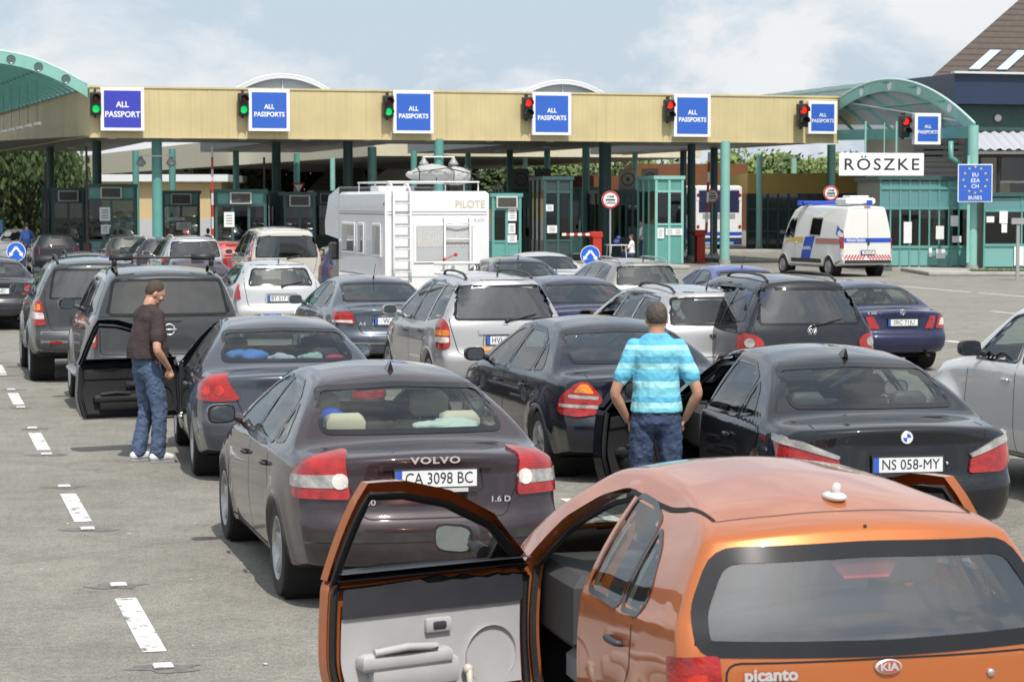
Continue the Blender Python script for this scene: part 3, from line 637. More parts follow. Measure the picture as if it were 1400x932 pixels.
    if near >= 1 and interior is not False:
        zb = fl + .03; sx = W * .44; y1, y2 = sp['axles'][0] + .35, sp['axles'][0] + 1.25
        hz = sp.get('seat_z', zb + .12)
        for s in (-1, 1): seat(root, s * sx, y2, seats, hz, h=.60)
        b = MB(); b.box(-W * .78, W * .78, y1, y1 + .5, hz, hz + .16, None, .03); b.box(-W * .78, W * .78, -.07, .07, 0, .58, TR(0, y1 + .02, hz + .1, rx=.35), .04); b.build('rear_seat', seats, root, auto=40)
        for s in (-1, 0, 1) if sp.get('hr3') else (-1, 1):
            k = MB(); k.box(-.13, .13, -.05, .05, .60, .77, TR(s * sx, y1 + .02, hz + .1, rx=.30), .04); k.build('headrest', seats, root, auto=50)
        if not mono:
            rgz = sp['rear_glass'][0][1]; b = MB(); b.box(-W * .70, W * .70, sp['top'][4][0] + .0, y1 - .12, rgz - .10, rgz - .075); b.build('parcel_shelf', seats if near < 2 else seats, root)
        mx_ = sp['axles'][1] - .55; dz = sp['belt'][2][1] - .03
        b = MB(); b.box(-W * .84, W * .84, mx_ - .42, mx_ + .35, dz - .35, dz, None, .05); b.build('dashboard', INT, root, auto=40)
        b = MB(); n = 24; M = TR(-sx, mx_ - .56, dz - .04, rx=-1.15); b.tube([M @ Vector((.185 * math.cos(2 * PI * k / n), .185 * math.sin(2 * PI * k / n), 0)) for k in range(n + 1)], .014, 8, False); b.tube([M @ Vector((-.18, 0, 0)), M @ Vector((.18, 0, 0))], .02, 6); b.tube([M @ Vector((0, 0, 0)), M @ Vector((0, 0, .2))], .03, 8); b.build('steering_wheel', BLK, root, smooth=True)
        b = MB(); b.box(-.12, .12, 0, .02, 0, .06, TR(0, sp['axles'][1] - 1.05, H - .19, rx=.2), .008); b.build('rear_view_mirror', BLK, root)
    if wiper:
        b = MB(); wz = sp['rear_glass'][0][1] + .02; q, n = pr['B'].hit(.02, wz - .03, .02); e, n2 = pr['B'].hit(.42, wz + .05, .022); b.tube([q, q.lerp(e, .5) + Vector((0, -.01, 0)), e], [.014, .010, .007], 6); b.ell(q, (.03, .03, .03), 10, 6); b.build('rear_wiper', BLK, root, smooth=True)
    if antenna:
        yy, kind = antenna; z0 = float(sh.top(yy)); b = MB()
        if kind == 'fin': b.add([(-.03, yy + .08, z0 - .01), (.03, yy + .08, z0 - .01), (.022, yy - .07, z0 - .01), (-.022, yy - .07, z0 - .01), (0, yy - .075, z0 + .065), (0, yy + .0, z0 + .05)], [(0, 3, 2, 1), (0, 1, 5), (1, 2, 4, 5), (2, 3, 4), (3, 0, 5, 4)])
        else: b.tube([(0, yy, z0 - .005), (0, yy - .03, z0 + .03)], .014, 8); b.tube([(0, yy - .03, z0 + .03), (0, yy - .16, z0 + .22)], .004, 5)
        b.build('antenna', BLK if kind != 'fin' or near < 2 else (rest or pm), root, auto=30)
    root['_tmp'] = 1; del root['_tmp']
    return root, pr, sh, bvh

def xf(o, M):
    o.data.transform(M)
def open_door(root, pr, sp, side, ang, pm, trim_m, upper_m, detail=1, glass_up=False, sealm=RUB, frame_m=None, mirror_m=None):
    """front door swung out about its front edge; outline sp['door_poly'] with the window opening side_glass[0]"""
    v = 'L' if side < 0 else 'R'; P = sp['door_poly']; win = roundpoly(sp['side_glass'][0], .045, 3); d = pr[v].d
    ys = [p[0] for p in P]; hy = max(ys); hq, _ = pr[v].hit(hy, .6, 0); hz = sp['belt'][2][1]
    M = Matrix.Translation((hq.x, hy, 0)) @ Matrix.Rotation(math.radians(-ang if side < 0 else ang), 4, 'Z') @ Matrix.Translation((-hq.x, -hy, 0)) 
    bm_ = min(p[1] for p in win)
    low = [p for p in P if p[1] < bm_ - .005]; upp = [p for p in P if p[1] >= bm_ - .005]
    yr, yf = min(ys), hy
    lowp = [(yr + (.0), bm_ - .02)] + [(a, b) for a, b in low] ; 
    lowp = roundpoly(sp['door_low'], .05, 3)
    sk = panel('door', pr[v], lowp, .0, pm, root, cell=.06, skirt=.075); xf(sk, M)
    fr = MB(); up = sp['door_up']; ribbon(fr, pr[v], up, .05, .0, False, .06, thick=.06); o = fr.build('door_frame', frame_m or pm, sk, auto=40); xf(o, M)
    sl = MB(); ribbon(sl, pr[v], up, .034, -.066, False, .06, thick=.02); o = sl.build('door_seal', sealm, sk, auto=40); xf(o, M)
    sl = MB(); ribbon(sl, pr[v], [(a, b) for a, b in inset(lowp, .022)], .028, -.082, True, .06, thick=.02); o = sl.build('door_seal', sealm, sk, auto=40); xf(o, M)
    edge = panel('door_shell', pr[v], inset(lowp, .004), -.075, frame_m or pm, sk, cell=.08); xf(edge, M)
    z1 = max(b for a, b in lowp); zm = z1 - .17; lo = inset(lowp, .055)
    lop = [(a, min(b, zm)) for a, b in lo]; t = panel('door_trim', pr[v], lop, -.105, trim_m, sk, cell=.06, skirt=-.03); xf(t, M)
    ylo, yhi = min(a for a, b in lo), max(a for a, b in lo)
    u = panel('door_top_trim', pr[v], roundpoly([(ylo, zm + .002), (yhi, zm + .002), (yhi, z1 + .006), (ylo, z1 + .004)], .02), -.118, upper_m, sk, cell=.06, skirt=-.11); xf(u, M)
    bs = MB(); ribbon(bs, pr[v], [(ylo - .02, z1 + .010), (yhi + .02, z1 + .010)], .032, .004, False, .06, thick=.125); o = bs.build('belt_seal', upper_m, sk, auto=40); xf(o, M)
    def loc(a, b, off): return pr[v].hit(a, b, -off - .01)[0]
    inn = d
    ym = (ylo + yhi) / 2
    if detail:
        b = MB(); q = loc(ym - .18, zm - .20, .10); b.box(0, .07, -.22, .24, -.05, .03, Matrix.Translation(q) @ Matrix.Diagonal((-side, 1, 1, 1)), .02); b.tube([q + d * .06 + Vector((0, -.16, .035)), q + d * .075 + Vector((0, 0, .05)), q + d * .06 + Vector((0, .16, .035))], .018, 8); o = b.build('armrest', trim_m, sk, auto=50); xf(o, M)
        b = MB(); b.box(.0, .078, -.12, .16, .02, .045, Matrix.Translation(q) @ Matrix.Diagonal((-side, 1, 1, 1)), .01); o = b.build('grab_handle', upper_m, sk, auto=50); xf(o, M)
        b = MB(); q = loc(ym + .02, zm - .075, .098); b.box(0, .018, -.065, .065, -.035, .035, Matrix.Translation(q) @ Matrix.Diagonal((-side, 1, 1, 1)), .008); o = b.build('handle_bezel', trim_m, sk, auto=50); xf(o, M)
        b = MB(); b.box(.012, .026, -.03, .035, -.018, .018, Matrix.Translation(q) @ Matrix.Diagonal((-side, 1, 1, 1)), .006); o = b.build('door_handle', CHROME if detail == 2 else upper_m, sk, auto=50); xf(o, M)
        b = MB(); q = loc(yhi - .17, min(b_ for a_, b_ in lo) + .15, .098); Q = Matrix.Translation(q) @ Matrix.Rotation(-side * -PI / 2, 4, 'Y')
        b.lathe([(.135, -.01), (.13, .02), (.115, .03), (.108, .02), (0, .016)], 32, Q); 
        for k in range(7): rr = .098 - k * .014; b.lathe([(rr, .017), (rr - .003, .024), (rr - .006, .017)], 28, Q)
        o = b.build('speaker', trim_m, sk, auto=40); xf(o, M)
        b = MB(); q = loc(ym - .06, min(b_ for a_, b_ in lo) + .10, .10); b.box(0, .05, -.28, .16, -.06, .08, Matrix.Translation(q) @ Matrix.Diagonal((-side, 1, 1, 1)), .02); o = b.build('door_pocket', trim_m, sk, auto=50); xf(o, M)
        if detail == 3:
            b = MB(); q = loc(ym + .16, zm - .30, .10); b.ell(q + d * .03, (.025, .025, .025), 12, 8); b.tube([q + d * .04, q + d * .055 + Vector((0, .0, -.14))], [.016, .011], 8); b.tube([q + d * .04 + Vector((0, 0, -.14)), q + d * .085 + Vector((0, 0, -.145))], .017, 10); o = b.build('window_crank', mat('crank_beige', (.5, .47, .4), .5), sk, smooth=True); xf(o, M)
    mi = sp['mirror_at']; mo = mirror(sk, side * (abs(mi[0]) - .055), mi[1], mi[2], side, mirror_m or pm, tilt=30 if detail == 3 else 9)
    xf(mo, M)
    for c in list(mo.children): c.parent = sk; xf(c, M)
    q = roundpoly([(mi[1] + .07, mi[2] - .05), (yhi - .02, mi[2] - .05), (mi[1] + .10, mi[2] + .14)], .02); o = panel('mirror_sail', pr[v], q, -.01, BLK, sk, cell=.1, skirt=.05); xf(o, M)
    if glass_up: o = panel('side_window', pr[v], win, -.03, G_CLEAR, sk, cell=.1); xf(o, M)
    else:
        w2 = [(a, min(b, bm_ + .02)) for a, b in win]; o = panel('side_window', pr[v], [(min(a for a, b in win) + .03, bm_ - .02), (max(a for a, b in win) - .12, bm_ - .02), (max(a for a, b in win) - .25, bm_ + .035), (min(a for a, b in win) + .20, bm_ + .05), (min(a for a, b in win) + .05, bm_ + .02)], -.03, G_MID, sk, cell=.1); xf(o, M)
    return sk
def jamb(root, pr, sp, side, pm):
    v = 'L' if side < 0 else 'R'; b = MB(); ribbon(b, pr[v], roundpoly(sp['door_poly'], .05, 3), .035, .001, True, .06, thick=.10); b.build('door_jamb', pm, root, auto=50)
    b = MB(); ribbon(b, pr[v], inset(roundpoly(sp['door_poly'], .05, 3), .03), .022, -.05, True, .06, thick=.03); b.build('door_seal', RUB, root, auto=50)
def cloth(nm, c, r, m, parent, seed=1):
    rnd = random.Random(seed); b = MB()
    for k in range(5): b.ell((c[0] + rnd.uniform(-.5, .5) * r[0], c[1] + rnd.uniform(-.5, .5) * r[1], c[2] + rnd.uniform(-.3, .3) * r[2]), (r[0] * rnd.uniform(.4, .8), r[1] * rnd.uniform(.4, .8), r[2] * rnd.uniform(.4, .8)), 14, 9)
    o = b.build(nm, m, None, smooth=True); md = o.modifiers.new('r', 'REMESH'); md.mode = 'VOXEL'; md.voxel_size = .015
    md = o.modifiers.new('s', 'SMOOTH'); md.iterations = 4; tx = bpy.data.textures.new('n', 'CLOUDS'); tx.noise_scale = .09; md = o.modifiers.new('d', 'DISPLACE'); md.texture = tx; md.strength = .05; md.mid_level = .5
    me = bpy.data.meshes.new_from_object(o.evaluated_get(bpy.context.evaluated_depsgraph_get())); o.modifiers.clear(); o.data = me; me.polygons.foreach_set('use_smooth', [True] * len(me.polygons)); 
    if not me.materials: me.materials.append(m)
    if parent:
        o.matrix_world = parent.matrix_local @ o.matrix_basis if False else o.matrix_basis
        o.location = parent.location; o.rotation_euler = parent.rotation_euler
    return o
def sc(sp, **k): return scale_sp(sp, **k)
# ------------------------------------------------------------------ ground and markings
def groundmat():
    m, nt, b = newmat('asphalt'); L = nt.links.new; t = nt.nodes.new('ShaderNodeTexCoord')
    def noise(sc, det=4, ro=.5):
        n = nt.nodes.new('ShaderNodeTexNoise'); n.inputs['Scale'].default_value = sc; n.inputs['Detail'].default_value = det; n.inputs['Roughness'].default_value = ro; L(t.outputs['Object'], n.inputs['Vector']); return n.outputs[0]
    def ramp(src, stops):
        r = nt.nodes.new('ShaderNodeValToRGB'); e = r.color_ramp.elements; e[0].position, e[0].color = stops[0][0], (*stops[0][1], 1); e[1].position, e[1].color = stops[1][0], (*stops[1][1], 1)
        for p, c in stops[2:]: q = e.new(p); q.color = (*c, 1)
        L(src, r.inputs[0]); return r.outputs[0]
    def mix(f, a, c, mode='MIX'):
        x = nt.nodes.new('ShaderNodeMix'); x.data_type = 'RGBA'; x.blend_type = mode
        if isinstance(f, float): x.inputs['Factor'].default_value = f
        else: L(f, x.inputs['Factor'])
        L(a, x.inputs['A']); L(c, x.inputs['B']) if not isinstance(c, tuple) else setattr(x.inputs['B'], 'default_value', (*c, 1)); return x.outputs['Result']
    c = ramp(noise(.35, 8, .62), [(.3, (.190, .182, .164)), (.7, (.248, .238, .215))])
    c = mix(.85, c, ramp(noise(70, 4, .8), [(.30, (.35, .35, .35)), (.5, (.97, .97, .97)), (.70, (1.9, 1.85, 1.75))]), 'MULTIPLY'); c = mix(.8, c, ramp(noise(19, 5, .8), [(.34, (.66, .66, .66)), (.5, (1, 1, 1)), (.66, (1.32, 1.3, 1.26))]), 'MULTIPLY')
    c = mix(.55, c, ramp(noise(2.4, 7, .7), [(.34, (.66, .66, .66)), (.58, (1.08, 1.08, 1.07))]), 'MULTIPLY')
    v = nt.nodes.new('ShaderNodeTexVoronoi'); v.inputs['Scale'].default_value = 3.1; L(t.outputs['Object'], v.inputs['Vector'])
    c = mix(ramp(v.outputs['Distance'], [(.0, (.8, .8, .8)), (.018, (.8, .8, .8)), (.022, (0, 0, 0))]), c, (.05, .05, .048))
    v2 = nt.nodes.new('ShaderNodeTexVoronoi'); v2.inputs['Scale'].default_value = 1.9; L(t.outputs['Object'], v2.inputs['Vector'])
    c = mix(ramp(v2.outputs['Distance'], [(.0, (.85, .85, .85)), (.013, (.85, .85, .85)), (.017, (0, 0, 0))]), c, (.6, .57, .52))
    # hairline cracks
    mp = nt.nodes.new('ShaderNodeTexVoronoi'); mp.feature = 'DISTANCE_TO_EDGE'; mp.inputs['Scale'].default_value = .16
    nz_ = nt.nodes.new('ShaderNodeTexNoise'); nz_.inputs['Scale'].default_value = .9; nz_.inputs['Detail'].default_value = 6; L(t.outputs['Object'], nz_.inputs['Vector'])
    ad = nt.nodes.new('ShaderNodeVectorMath'); ad.operation = 'ADD'; L(t.outputs['Object'], ad.inputs[0]); L(nz_.outputs['Color'], ad.inputs[1]); L(ad.outputs[0], mp.inputs['Vector'])
    c = mix(ramp(mp.outputs['Distance'], [(.0, (.32, .32, .32)), (.0018, (.0, .0, .0))]), c, (.07, .07, .066))
    L(c, b.inputs['Base Color']); b.inputs['Roughness'].default_value = .88; b.inputs['Specular IOR Level'].default_value = .3
    bp = nt.nodes.new('ShaderNodeBump'); bp.inputs['Strength'].default_value = .5; bp.inputs['Distance'].default_value = .008; L(noise(110, 3, .7), bp.inputs['Height']); L(bp.outputs[0], b.inputs['Normal'])
    return m
ASP = groundmat()
xs = sorted(set([-1500, -600, -200, -60] + [-30 + i for i in range(61)] + [60, 200, 600, 1500])); ys = sorted(set([-200, -20] + [i for i in range(0, 130)] + [160, 300, 800, 3000]))
g = MB(); g.v = [(x, y, gz(x, y)) for y in ys for x in xs]; n = len(xs); g.f = [(j * n + i, j * n + i + 1, (j + 1) * n + i + 1, (j + 1) * n + i) for j in range(len(ys) - 1) for i in range(n - 1)]
me = bpy.data.meshes.new('ground'); me.from_pydata(g.v, [], g.f); me.materials.append(ASP); go = bpy.data.objects.new('ground', me); COL.objects.link(go); go['kind'] = 'structure'; me.polygons.foreach_set('use_smooth', [True] * len(me.polygons))
def linemat():
    m, nt, b = newmat('road_paint'); L = nt.links.new; t = nt.nodes.new('ShaderNodeTexCoord'); n = nt.nodes.new('ShaderNodeTexNoise'); n.inputs['Scale'].default_value = 7; n.inputs['Detail'].default_value = 9; n.inputs['Roughness'].default_value = .75; L(t.outputs['Object'], n.inputs['Vector'])
    r = nt.nodes.new('ShaderNodeValToRGB'); e = r.color_ramp.elements; e[0].position = .41; e[0].color = (.17, .165, .15, 1); e[1].position = .45; e[1].color = (.60, .60, .58, 1); L(n.outputs[0], r.inputs[0]); L(r.outputs[0], b.inputs['Base Color']); b.inputs['Roughness'].default_value = .7; return m
LMAT = linemat()
HD = math.radians(14.66); DV = Vector((-math.sin(HD), math.cos(HD), 0)); DU = Vector((math.cos(HD), math.sin(HD), 0))
def sheet(mb, c, l, w, lift=.004):
    c = Vector(c); nseg = max(1, int(l / 1.0)); V = []
    for i in range(nseg + 1):
        p = c + DV * (l * (i / nseg - .5))
        for s_ in (-1, 1): q = p + DU * (w / 2 * s_); V.append((q.x, q.y, gz(q.x, q.y) + lift))
    mb.add(V, [(2 * i, 2 * i + 1, 2 * i + 3, 2 * i + 2) for i in range(nseg)])
mk = MB(); patch = MB()
c0 = gnd(190, 852); per = 5.55
for k in range(-1, 13):
    c = c0 + DV * (per * k); sheet(mk, c, 1.85, .14)
    if k < 10:
        for e in (-1.38, 1.42):
            q = c + DV * e; n = 12; rn = random.Random(k * 7 + int(e * 10))
            patch.add([(q.x + .23 * math.cos(t * PI / 6) * rn.uniform(.45, 1.25), q.y + .15 * math.sin(t * PI / 6) * rn.uniform(.4, 1.2), .003) for t in range(12)], [tuple(range(12))])
for base_, ks in ((gnd(817, 698), range(-2, 12)), (gnd(1322, 460), range(-2, 9)), (gnd(1275, 395), range(-1, 4)), (gnd(1380, 428), range(-1, 3))):
    for k in ks:
        c = base_ + DV * (per * k)
        if c.y > 7: sheet(mk, c, 1.85 if base_.y < 60 else 5, .14)
o = mk.build('lane_markings', LMAT); o['kind'] = 'structure'; o = patch.build('stud_patches', mat('bitumen', (.14, .135, .125), .8, var=.3, vscale=14)); o['kind'] = 'structure'
STUD = mat('stud_white', (.62, .63, .66), .35)
first = None
for k in range(-1, 8):
    for e in (-1.38, 1.42):
        q = c0 + DV * (per * k + e); b = MB(); b.box(-.055, .055, -.05, .05, .004, .022, None, .007)
        if first is None:
            first = b.build('road_stud', STUD); b = MB(); b.box(-.04, .04, -.053, -.047, .008, .016); b.build('reflector', GREYL, first); o = first
        else:
            o = first.copy(); COL.objects.link(o)
            for ch in list(first.children): c_ = ch.copy(); COL.objects.link(c_); c_.parent = o
        o.location = q; o.rotation_euler = (0, 0, HD)
        tag(o, None, 'road stud', 'road studs along the left dashed line'); o['label'] = 'road stud %s the %s dash from the bottom on the left line' % ('before' if e < 0 else 'beyond', ['cut-off', 'lowest', 'second', 'third', 'fourth', 'fifth', 'sixth', 'seventh', 'eighth'][k + 1])
b = MB(); rn = random.Random(4)
for k in range(150):
    y = rn.uniform(10, 45); x = rn.uniform(-.23, .12) * y; 
    r_ = rn.uniform(.005, .02); a = rn.uniform(0, 6); b.add([(x + r_ * math.cos(a + t * 1.257) * rn.uniform(.5, 1.3), y + r_ * 1.3 * math.sin(a + t * 1.257), .005 + rn.uniform(0, .004)) for t in range(5)], [(0, 1, 2, 3, 4)])
o = b.build('litter', mat('litter', (.6, .58, .52), .8, var=.3)); tag(o, 'pale specks of litter scattered over the tarmac', 'litter', kind='stuff')

# ------------------------------------------------------------------ canopy
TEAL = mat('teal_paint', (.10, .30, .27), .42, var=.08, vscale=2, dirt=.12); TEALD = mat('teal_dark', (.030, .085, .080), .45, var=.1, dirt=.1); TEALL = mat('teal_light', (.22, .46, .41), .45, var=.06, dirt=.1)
def cladmat(name, col, period=.2):
    m, nt, b = newmat(name); L = nt.links.new; t = nt.nodes.new('ShaderNodeTexCoord'); w = nt.nodes.new('ShaderNodeTexWave'); w.wave_type = 'BANDS'; w.bands_direction = 'X'; w.inputs['Scale'].default_value = 1 / period * .314; w.wave_profile = 'SAW'
    L(t.outputs['Object'], w.inputs['Vector']); r = nt.nodes.new('ShaderNodeValToRGB'); e = r.color_ramp.elements; e[0].position = 0; e[0].color = (.82, .82, .82, 1); e[1].position = .10; e[1].color = (1, 1, 1, 1); L(w.outputs[0], r.inputs[0])
    n = nt.nodes.new('ShaderNodeTexNoise'); n.inputs['Scale'].default_value = .8; n.inputs['Detail'].default_value = 7; L(t.outputs['Object'], n.inputs['Vector']); r2 = nt.nodes.new('ShaderNodeMapRange'); r2.inputs['From Min'].default_value = .3; r2.inputs['From Max'].default_value = .7; r2.inputs['To Min'].default_value = .90; r2.inputs['To Max'].default_value = 1.06; L(n.outputs[0], r2.inputs['Value'])
    m1 = nt.nodes.new('ShaderNodeMix'); m1.data_type = 'RGBA'; m1.blend_type = 'MULTIPLY'; m1.inputs['Factor'].default_value = 1; m1.inputs['A'].default_value = (*col, 1); L(r.outputs[0], m1.inputs['B'])
    m2 = nt.nodes.new('ShaderNodeVectorMath'); m2.operation = 'SCALE'; L(m1.outputs['Result'], m2.inputs[0]); L(r2.outputs[0], m2.inputs['Scale'])
    mp_ = nt.nodes.new('ShaderNodeMapping'); mp_.inputs['Scale'].default_value = (3.5, 3.5, .22); L(t.outputs['Object'], mp_.inputs[0]); n3 = nt.nodes.new('ShaderNodeTexNoise'); n3.inputs['Scale'].default_value = 1.6; n3.inputs['Detail'].default_value = 6; L(mp_.outputs[0], n3.inputs['Vector']); r3 = nt.nodes.new('ShaderNodeMapRange'); r3.inputs['From Min'].default_value = .52; r3.inputs['From Max'].default_value = .72; r3.inputs['To Max'].default_value = .2; L(n3.outputs[0], r3.inputs['Value'])
    m3 = nt.nodes.new('ShaderNodeMix'); m3.data_type = 'RGBA'; L(r3.outputs[0], m3.inputs['Factor']); L(m2.outputs[0], m3.inputs['A']); m3.inputs['B'].default_value = (.26, .21, .13, 1); L(m3.outputs['Result'], b.inputs['Base Color']); b.inputs['Roughness'].default_value = .5
    return m
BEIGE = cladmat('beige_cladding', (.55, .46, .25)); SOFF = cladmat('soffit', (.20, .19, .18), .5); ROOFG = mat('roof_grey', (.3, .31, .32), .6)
CL = Vector((-15.85, 86.8, 0)); CR = Vector((13.4, 95.3, 0)); CU = (CR - CL).normalized(); CVL = Vector((-.335, .942, 0)); CV = Vector((-CU.y, CU.x, 0)); ZB, ZT = 5.04, 6.86
CLEN = (CR - CL).length; CANG = math.atan2(CU.y, CU.x)
def cp(u, v, z=0): return CL + CU * u + CV * v + Vector((0, 0, z))
can = thing('canopy', CL, CANG, 'long flat canopy with a beige metal fascia over the passport booths', 'canopy')
def loc(p): return can.matrix_local.inverted() @ Vector(p) if False else Matrix.Rotation(-CANG, 4, 'Z') @ (Vector(p) - CL)
LEN = CLEN; DEP = 27
lv = loc(CL + CVL * 29); 
b = MB(); b.box(0, LEN, -.06, 0, ZB, ZT); b.box(-.02, LEN + .02, -.10, .02, ZT, ZT + .07); b.box(-.02, LEN + .02, -.09, .0, ZB - .05, ZB); b.build('front_fascia', BEIGE, can)
b = MB(); b.add([(0, 0, ZB), (lv.x, lv.y, ZB), (lv.x, lv.y, ZT), (0, 0, ZT), (.08, .05, ZB), (lv.x + .08, lv.y, ZB), (lv.x + .08, lv.y, ZT), (.08, .05, ZT)], [(0, 1, 2, 3), (4, 7, 6, 5), (0, 4, 5, 1), (3, 2, 6, 7)]); b.build('side_fascia', BEIGE, can)
b = MB(); b.box(LEN - .06, LEN, .01, DEP, ZB, ZT); b.build('side_fascia', BEIGE, can)
# soffit in bays with open skylight wells between them
wells = [(3.2, 8.2), (13.6, 18.8), (24.2, 28.6)]
b = MB(); lx = lv.x
b.add([(0.05, .1, ZB + .03), (LEN - .1, .1, ZB + .03), (LEN - .1, 9.0, ZB + .03), (-3.0, 9.0, ZB + .03)], [(0, 1, 2, 3)])
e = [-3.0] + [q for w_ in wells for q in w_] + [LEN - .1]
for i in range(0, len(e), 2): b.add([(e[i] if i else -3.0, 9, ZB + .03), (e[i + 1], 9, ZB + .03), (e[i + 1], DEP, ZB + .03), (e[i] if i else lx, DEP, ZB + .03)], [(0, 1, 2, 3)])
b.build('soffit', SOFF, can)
b = MB(); 
for i in range(0, len(e), 2): b.add([(e[i] if i else 0, 0.1, ZT - .1), (e[i + 1], .1, ZT - .1), (e[i + 1], DEP, ZT - .1), (e[i] if i else lx, DEP, ZT - .1)], [(0, 1, 2, 3)])
for w0, w1 in wells: b.box(w0, w1, .12, 9, ZT - .11, ZT - .09); b.box(w0 - .05, w0, 9, DEP, ZB + .03, ZT - .1); b.box(w1, w1 + .05, 9, DEP, ZB + .03, ZT - .1)
b.build('roof_deck', ROOFG, can)
LAMP = mat('downlight', (.7, .7, .68), .4)
for i in range(12):
    for v in (3.2, 12., 20.):
        u = 1.2 + i * 2.55
        if any(w0 - .4 < u < w1 + .4 for w0, w1 in wells) and v > 8: continue
        b = MB(); b.lathe([(0, 0), (.16, 0), (.18, .03)], 16, TR(u, v, ZB + .0)); b.build('downlight', LAMP, can)
VG = mat('vault_sheet', (.42, .45, .44), .3, var=.08); VG.node_tree.nodes['Principled BSDF'].inputs['Alpha'].default_value = .62; VG2 = mat('vault_sheet_teal', (.16, .27, .26), .3, var=.08); VG2.node_tree.nodes['Principled BSDF'].inputs['Alpha'].default_value = .7
VGR = mat('vault_grey', (.50, .53, .55), .35, var=.05)
def vault(name, A, B, za, zb_, h, dirv, length, label, ribs=1.3, rim_m=TEALL, sheet_m=VG, rim_d=.5, gable=False, holes=0, rib_m=TEAL, nseg=22):
    r = thing(name, A, 0, label, 'vaulted roof'); A = Vector(A); B = Vector(B)
    def P(t, v, dz=0): p = (B - A) * t + dirv * v; return Vector((p.x, p.y, za + (zb_ - za) * t + 4 * h * t * (1 - t) + dz))
    ts = [i / nseg for i in range(nseg + 1)]
    b = MB(); n = nseg + 1
    b.add([P(t, 0, .0) for t in ts] + [P(t, length, .0) for t in ts], [(i, i + 1, n + i + 1, n + i) for i in range(nseg)]); b.build('roof_sheet', sheet_m, r, smooth=True)
    def arch(v, d, w, nm, m):
        b = MB(); V = []; F = []
        for t in ts: V += [P(t, v - w / 2, .02), P(t, v + w / 2, .02), P(t, v + w / 2, -d), P(t, v - w / 2, -d)]
        for i in range(nseg):
            for k in range(4): F.append((i * 4 + k, i * 4 + (k + 1) % 4, i * 4 + 4 + (k + 1) % 4, i * 4 + 4 + k))
        F += [(0, 1, 2, 3), (nseg * 4 + 3, nseg * 4 + 2, nseg * 4 + 1, nseg * 4)]; b.add(V, F); return b.build(nm, m, r, auto=30)
    arch(-.06, rim_d, .12, 'end_arch', rim_m)
    b = MB(); b.tube([P(t, -.08, .05) for t in ts], .05, 8); b.build('rim_tube', mat('rim_pale', (.42, .60, .55), .4) if ribs else rim_m, r, smooth=True)
    if ribs:
        for k in range(1, int(length / ribs)): arch(k * ribs, .13, .07, 'rib', rib_m)
        for t in (.0, .2, .4, .6, .8, 1.): b = MB(); b.tube([P(t, 0, -.06), P(t, length, -.06)], .045, 6); b.build('purlin', rib_m, r)
    if gable:
        b = MB(); V = [P(t, .15, -.02) for t in ts] + [P(0, .15, -.02) + (P(1, .15) - P(0, .15)) * t + Vector((0, 0, -.05)) for t in ts]; b.add(V, [(i, i + 1, n + i + 1, n + i) for i in range(nseg)]); b.build('gable', mat('gable_grey', (.42, .44, .45), .6), r)
        b = MB(); b.tube([P(.5, .1, 0), P(.5, .1, -h)], .03, 6); b.build('gable_post', rim_m, r)
    dirn = Vector((-(B - A).y, (B - A).x, 0)).normalized()
    for k in range(holes):
        t = (k + .8) / (holes + .6); p = P(t, -.13, -rim_d * .5); ang = math.atan2((B - A).y, (B - A).x); b = MB(); b.lathe([(0, 0), (.13, 0), (.16, .015), (.17, 0)], 18, Matrix.Translation(p) @ Matrix.Rotation(ang, 4, 'Z') @ Matrix.Rotation(PI / 2, 4, 'X')); b.build('round_lamp', mat('lamp_dark', (.08, .13, .13), .3) if name == 'vaulted_roof' and holes == 7 else LAMP, r)
    return r, P
# small barrel skylights over the canopy
for (px, lab) in ((387, 'grey barrel skylight on the canopy between the first two signs'), (770, 'grey barrel skylight on the canopy above the middle signs')):
    c = at(px, 130, 101 if px < 500 else 106); c.z = 0; vault('barrel_skylight', c - CU * 2.9, c + CU * 2.9, ZT - .05, ZT - .05, 1.27, CV, 20, lab, ribs=0, rim_m=mat('rim_grey', (.6, .62, .62), .4), sheet_m=VGR, rim_d=.12, gable=True)
lp = CL + CVL * .2
vault('vaulted_roof', CL + Vector((-.1, .1, 0)) - CU * 7.6, CL + Vector((-.1, .1, 0)), ZT + .05, ZT + .05, 1.25, CVL, 29, 'teal ribbed barrel roof at the left end of the canopy', holes=7, rim_d=.42, ribs=1.25, sheet_m=VG2)
# lamps strung under it
for k in range(7):
    p = CL + CVL * (6 + k * 2.6) - CU * 1.1; b = MB(); z = 5.75; b.tube([(0, 0, z), (0, 0, z + 1.7)], .008, 5); o = b.build('pendant_lamp', BLK); b = MB(); b.box(-.07, .07, -.55, .55, z - .12, z); b.build('lamp_tube', LAMP, o); o.location = p; o.rotation_euler = (0, 0, .35); tag(o, '%s strip lamp from the front, hanging on wires under the left barrel roof' % ['first', 'second', 'third', 'fourth', 'fifth', 'sixth', 'seventh'][k], 'hanging lamp', 'strip lamps under the left barrel roof')
RCOL = Vector((17.0, 85.2, 0))
vr, VP = vault('vaulted_roof', CR + Vector((.05, 0, 0)), RCOL, 6.80, 5.42, 1.15, CV, 24, 'teal arched roof at the right end of the canopy, over the town-name board', ribs=1.7, rim_d=.42, holes=4, rim_m=TEALL)
b = MB(); A_ = Vector((0, 0, 0)); B_ = RCOL - CR
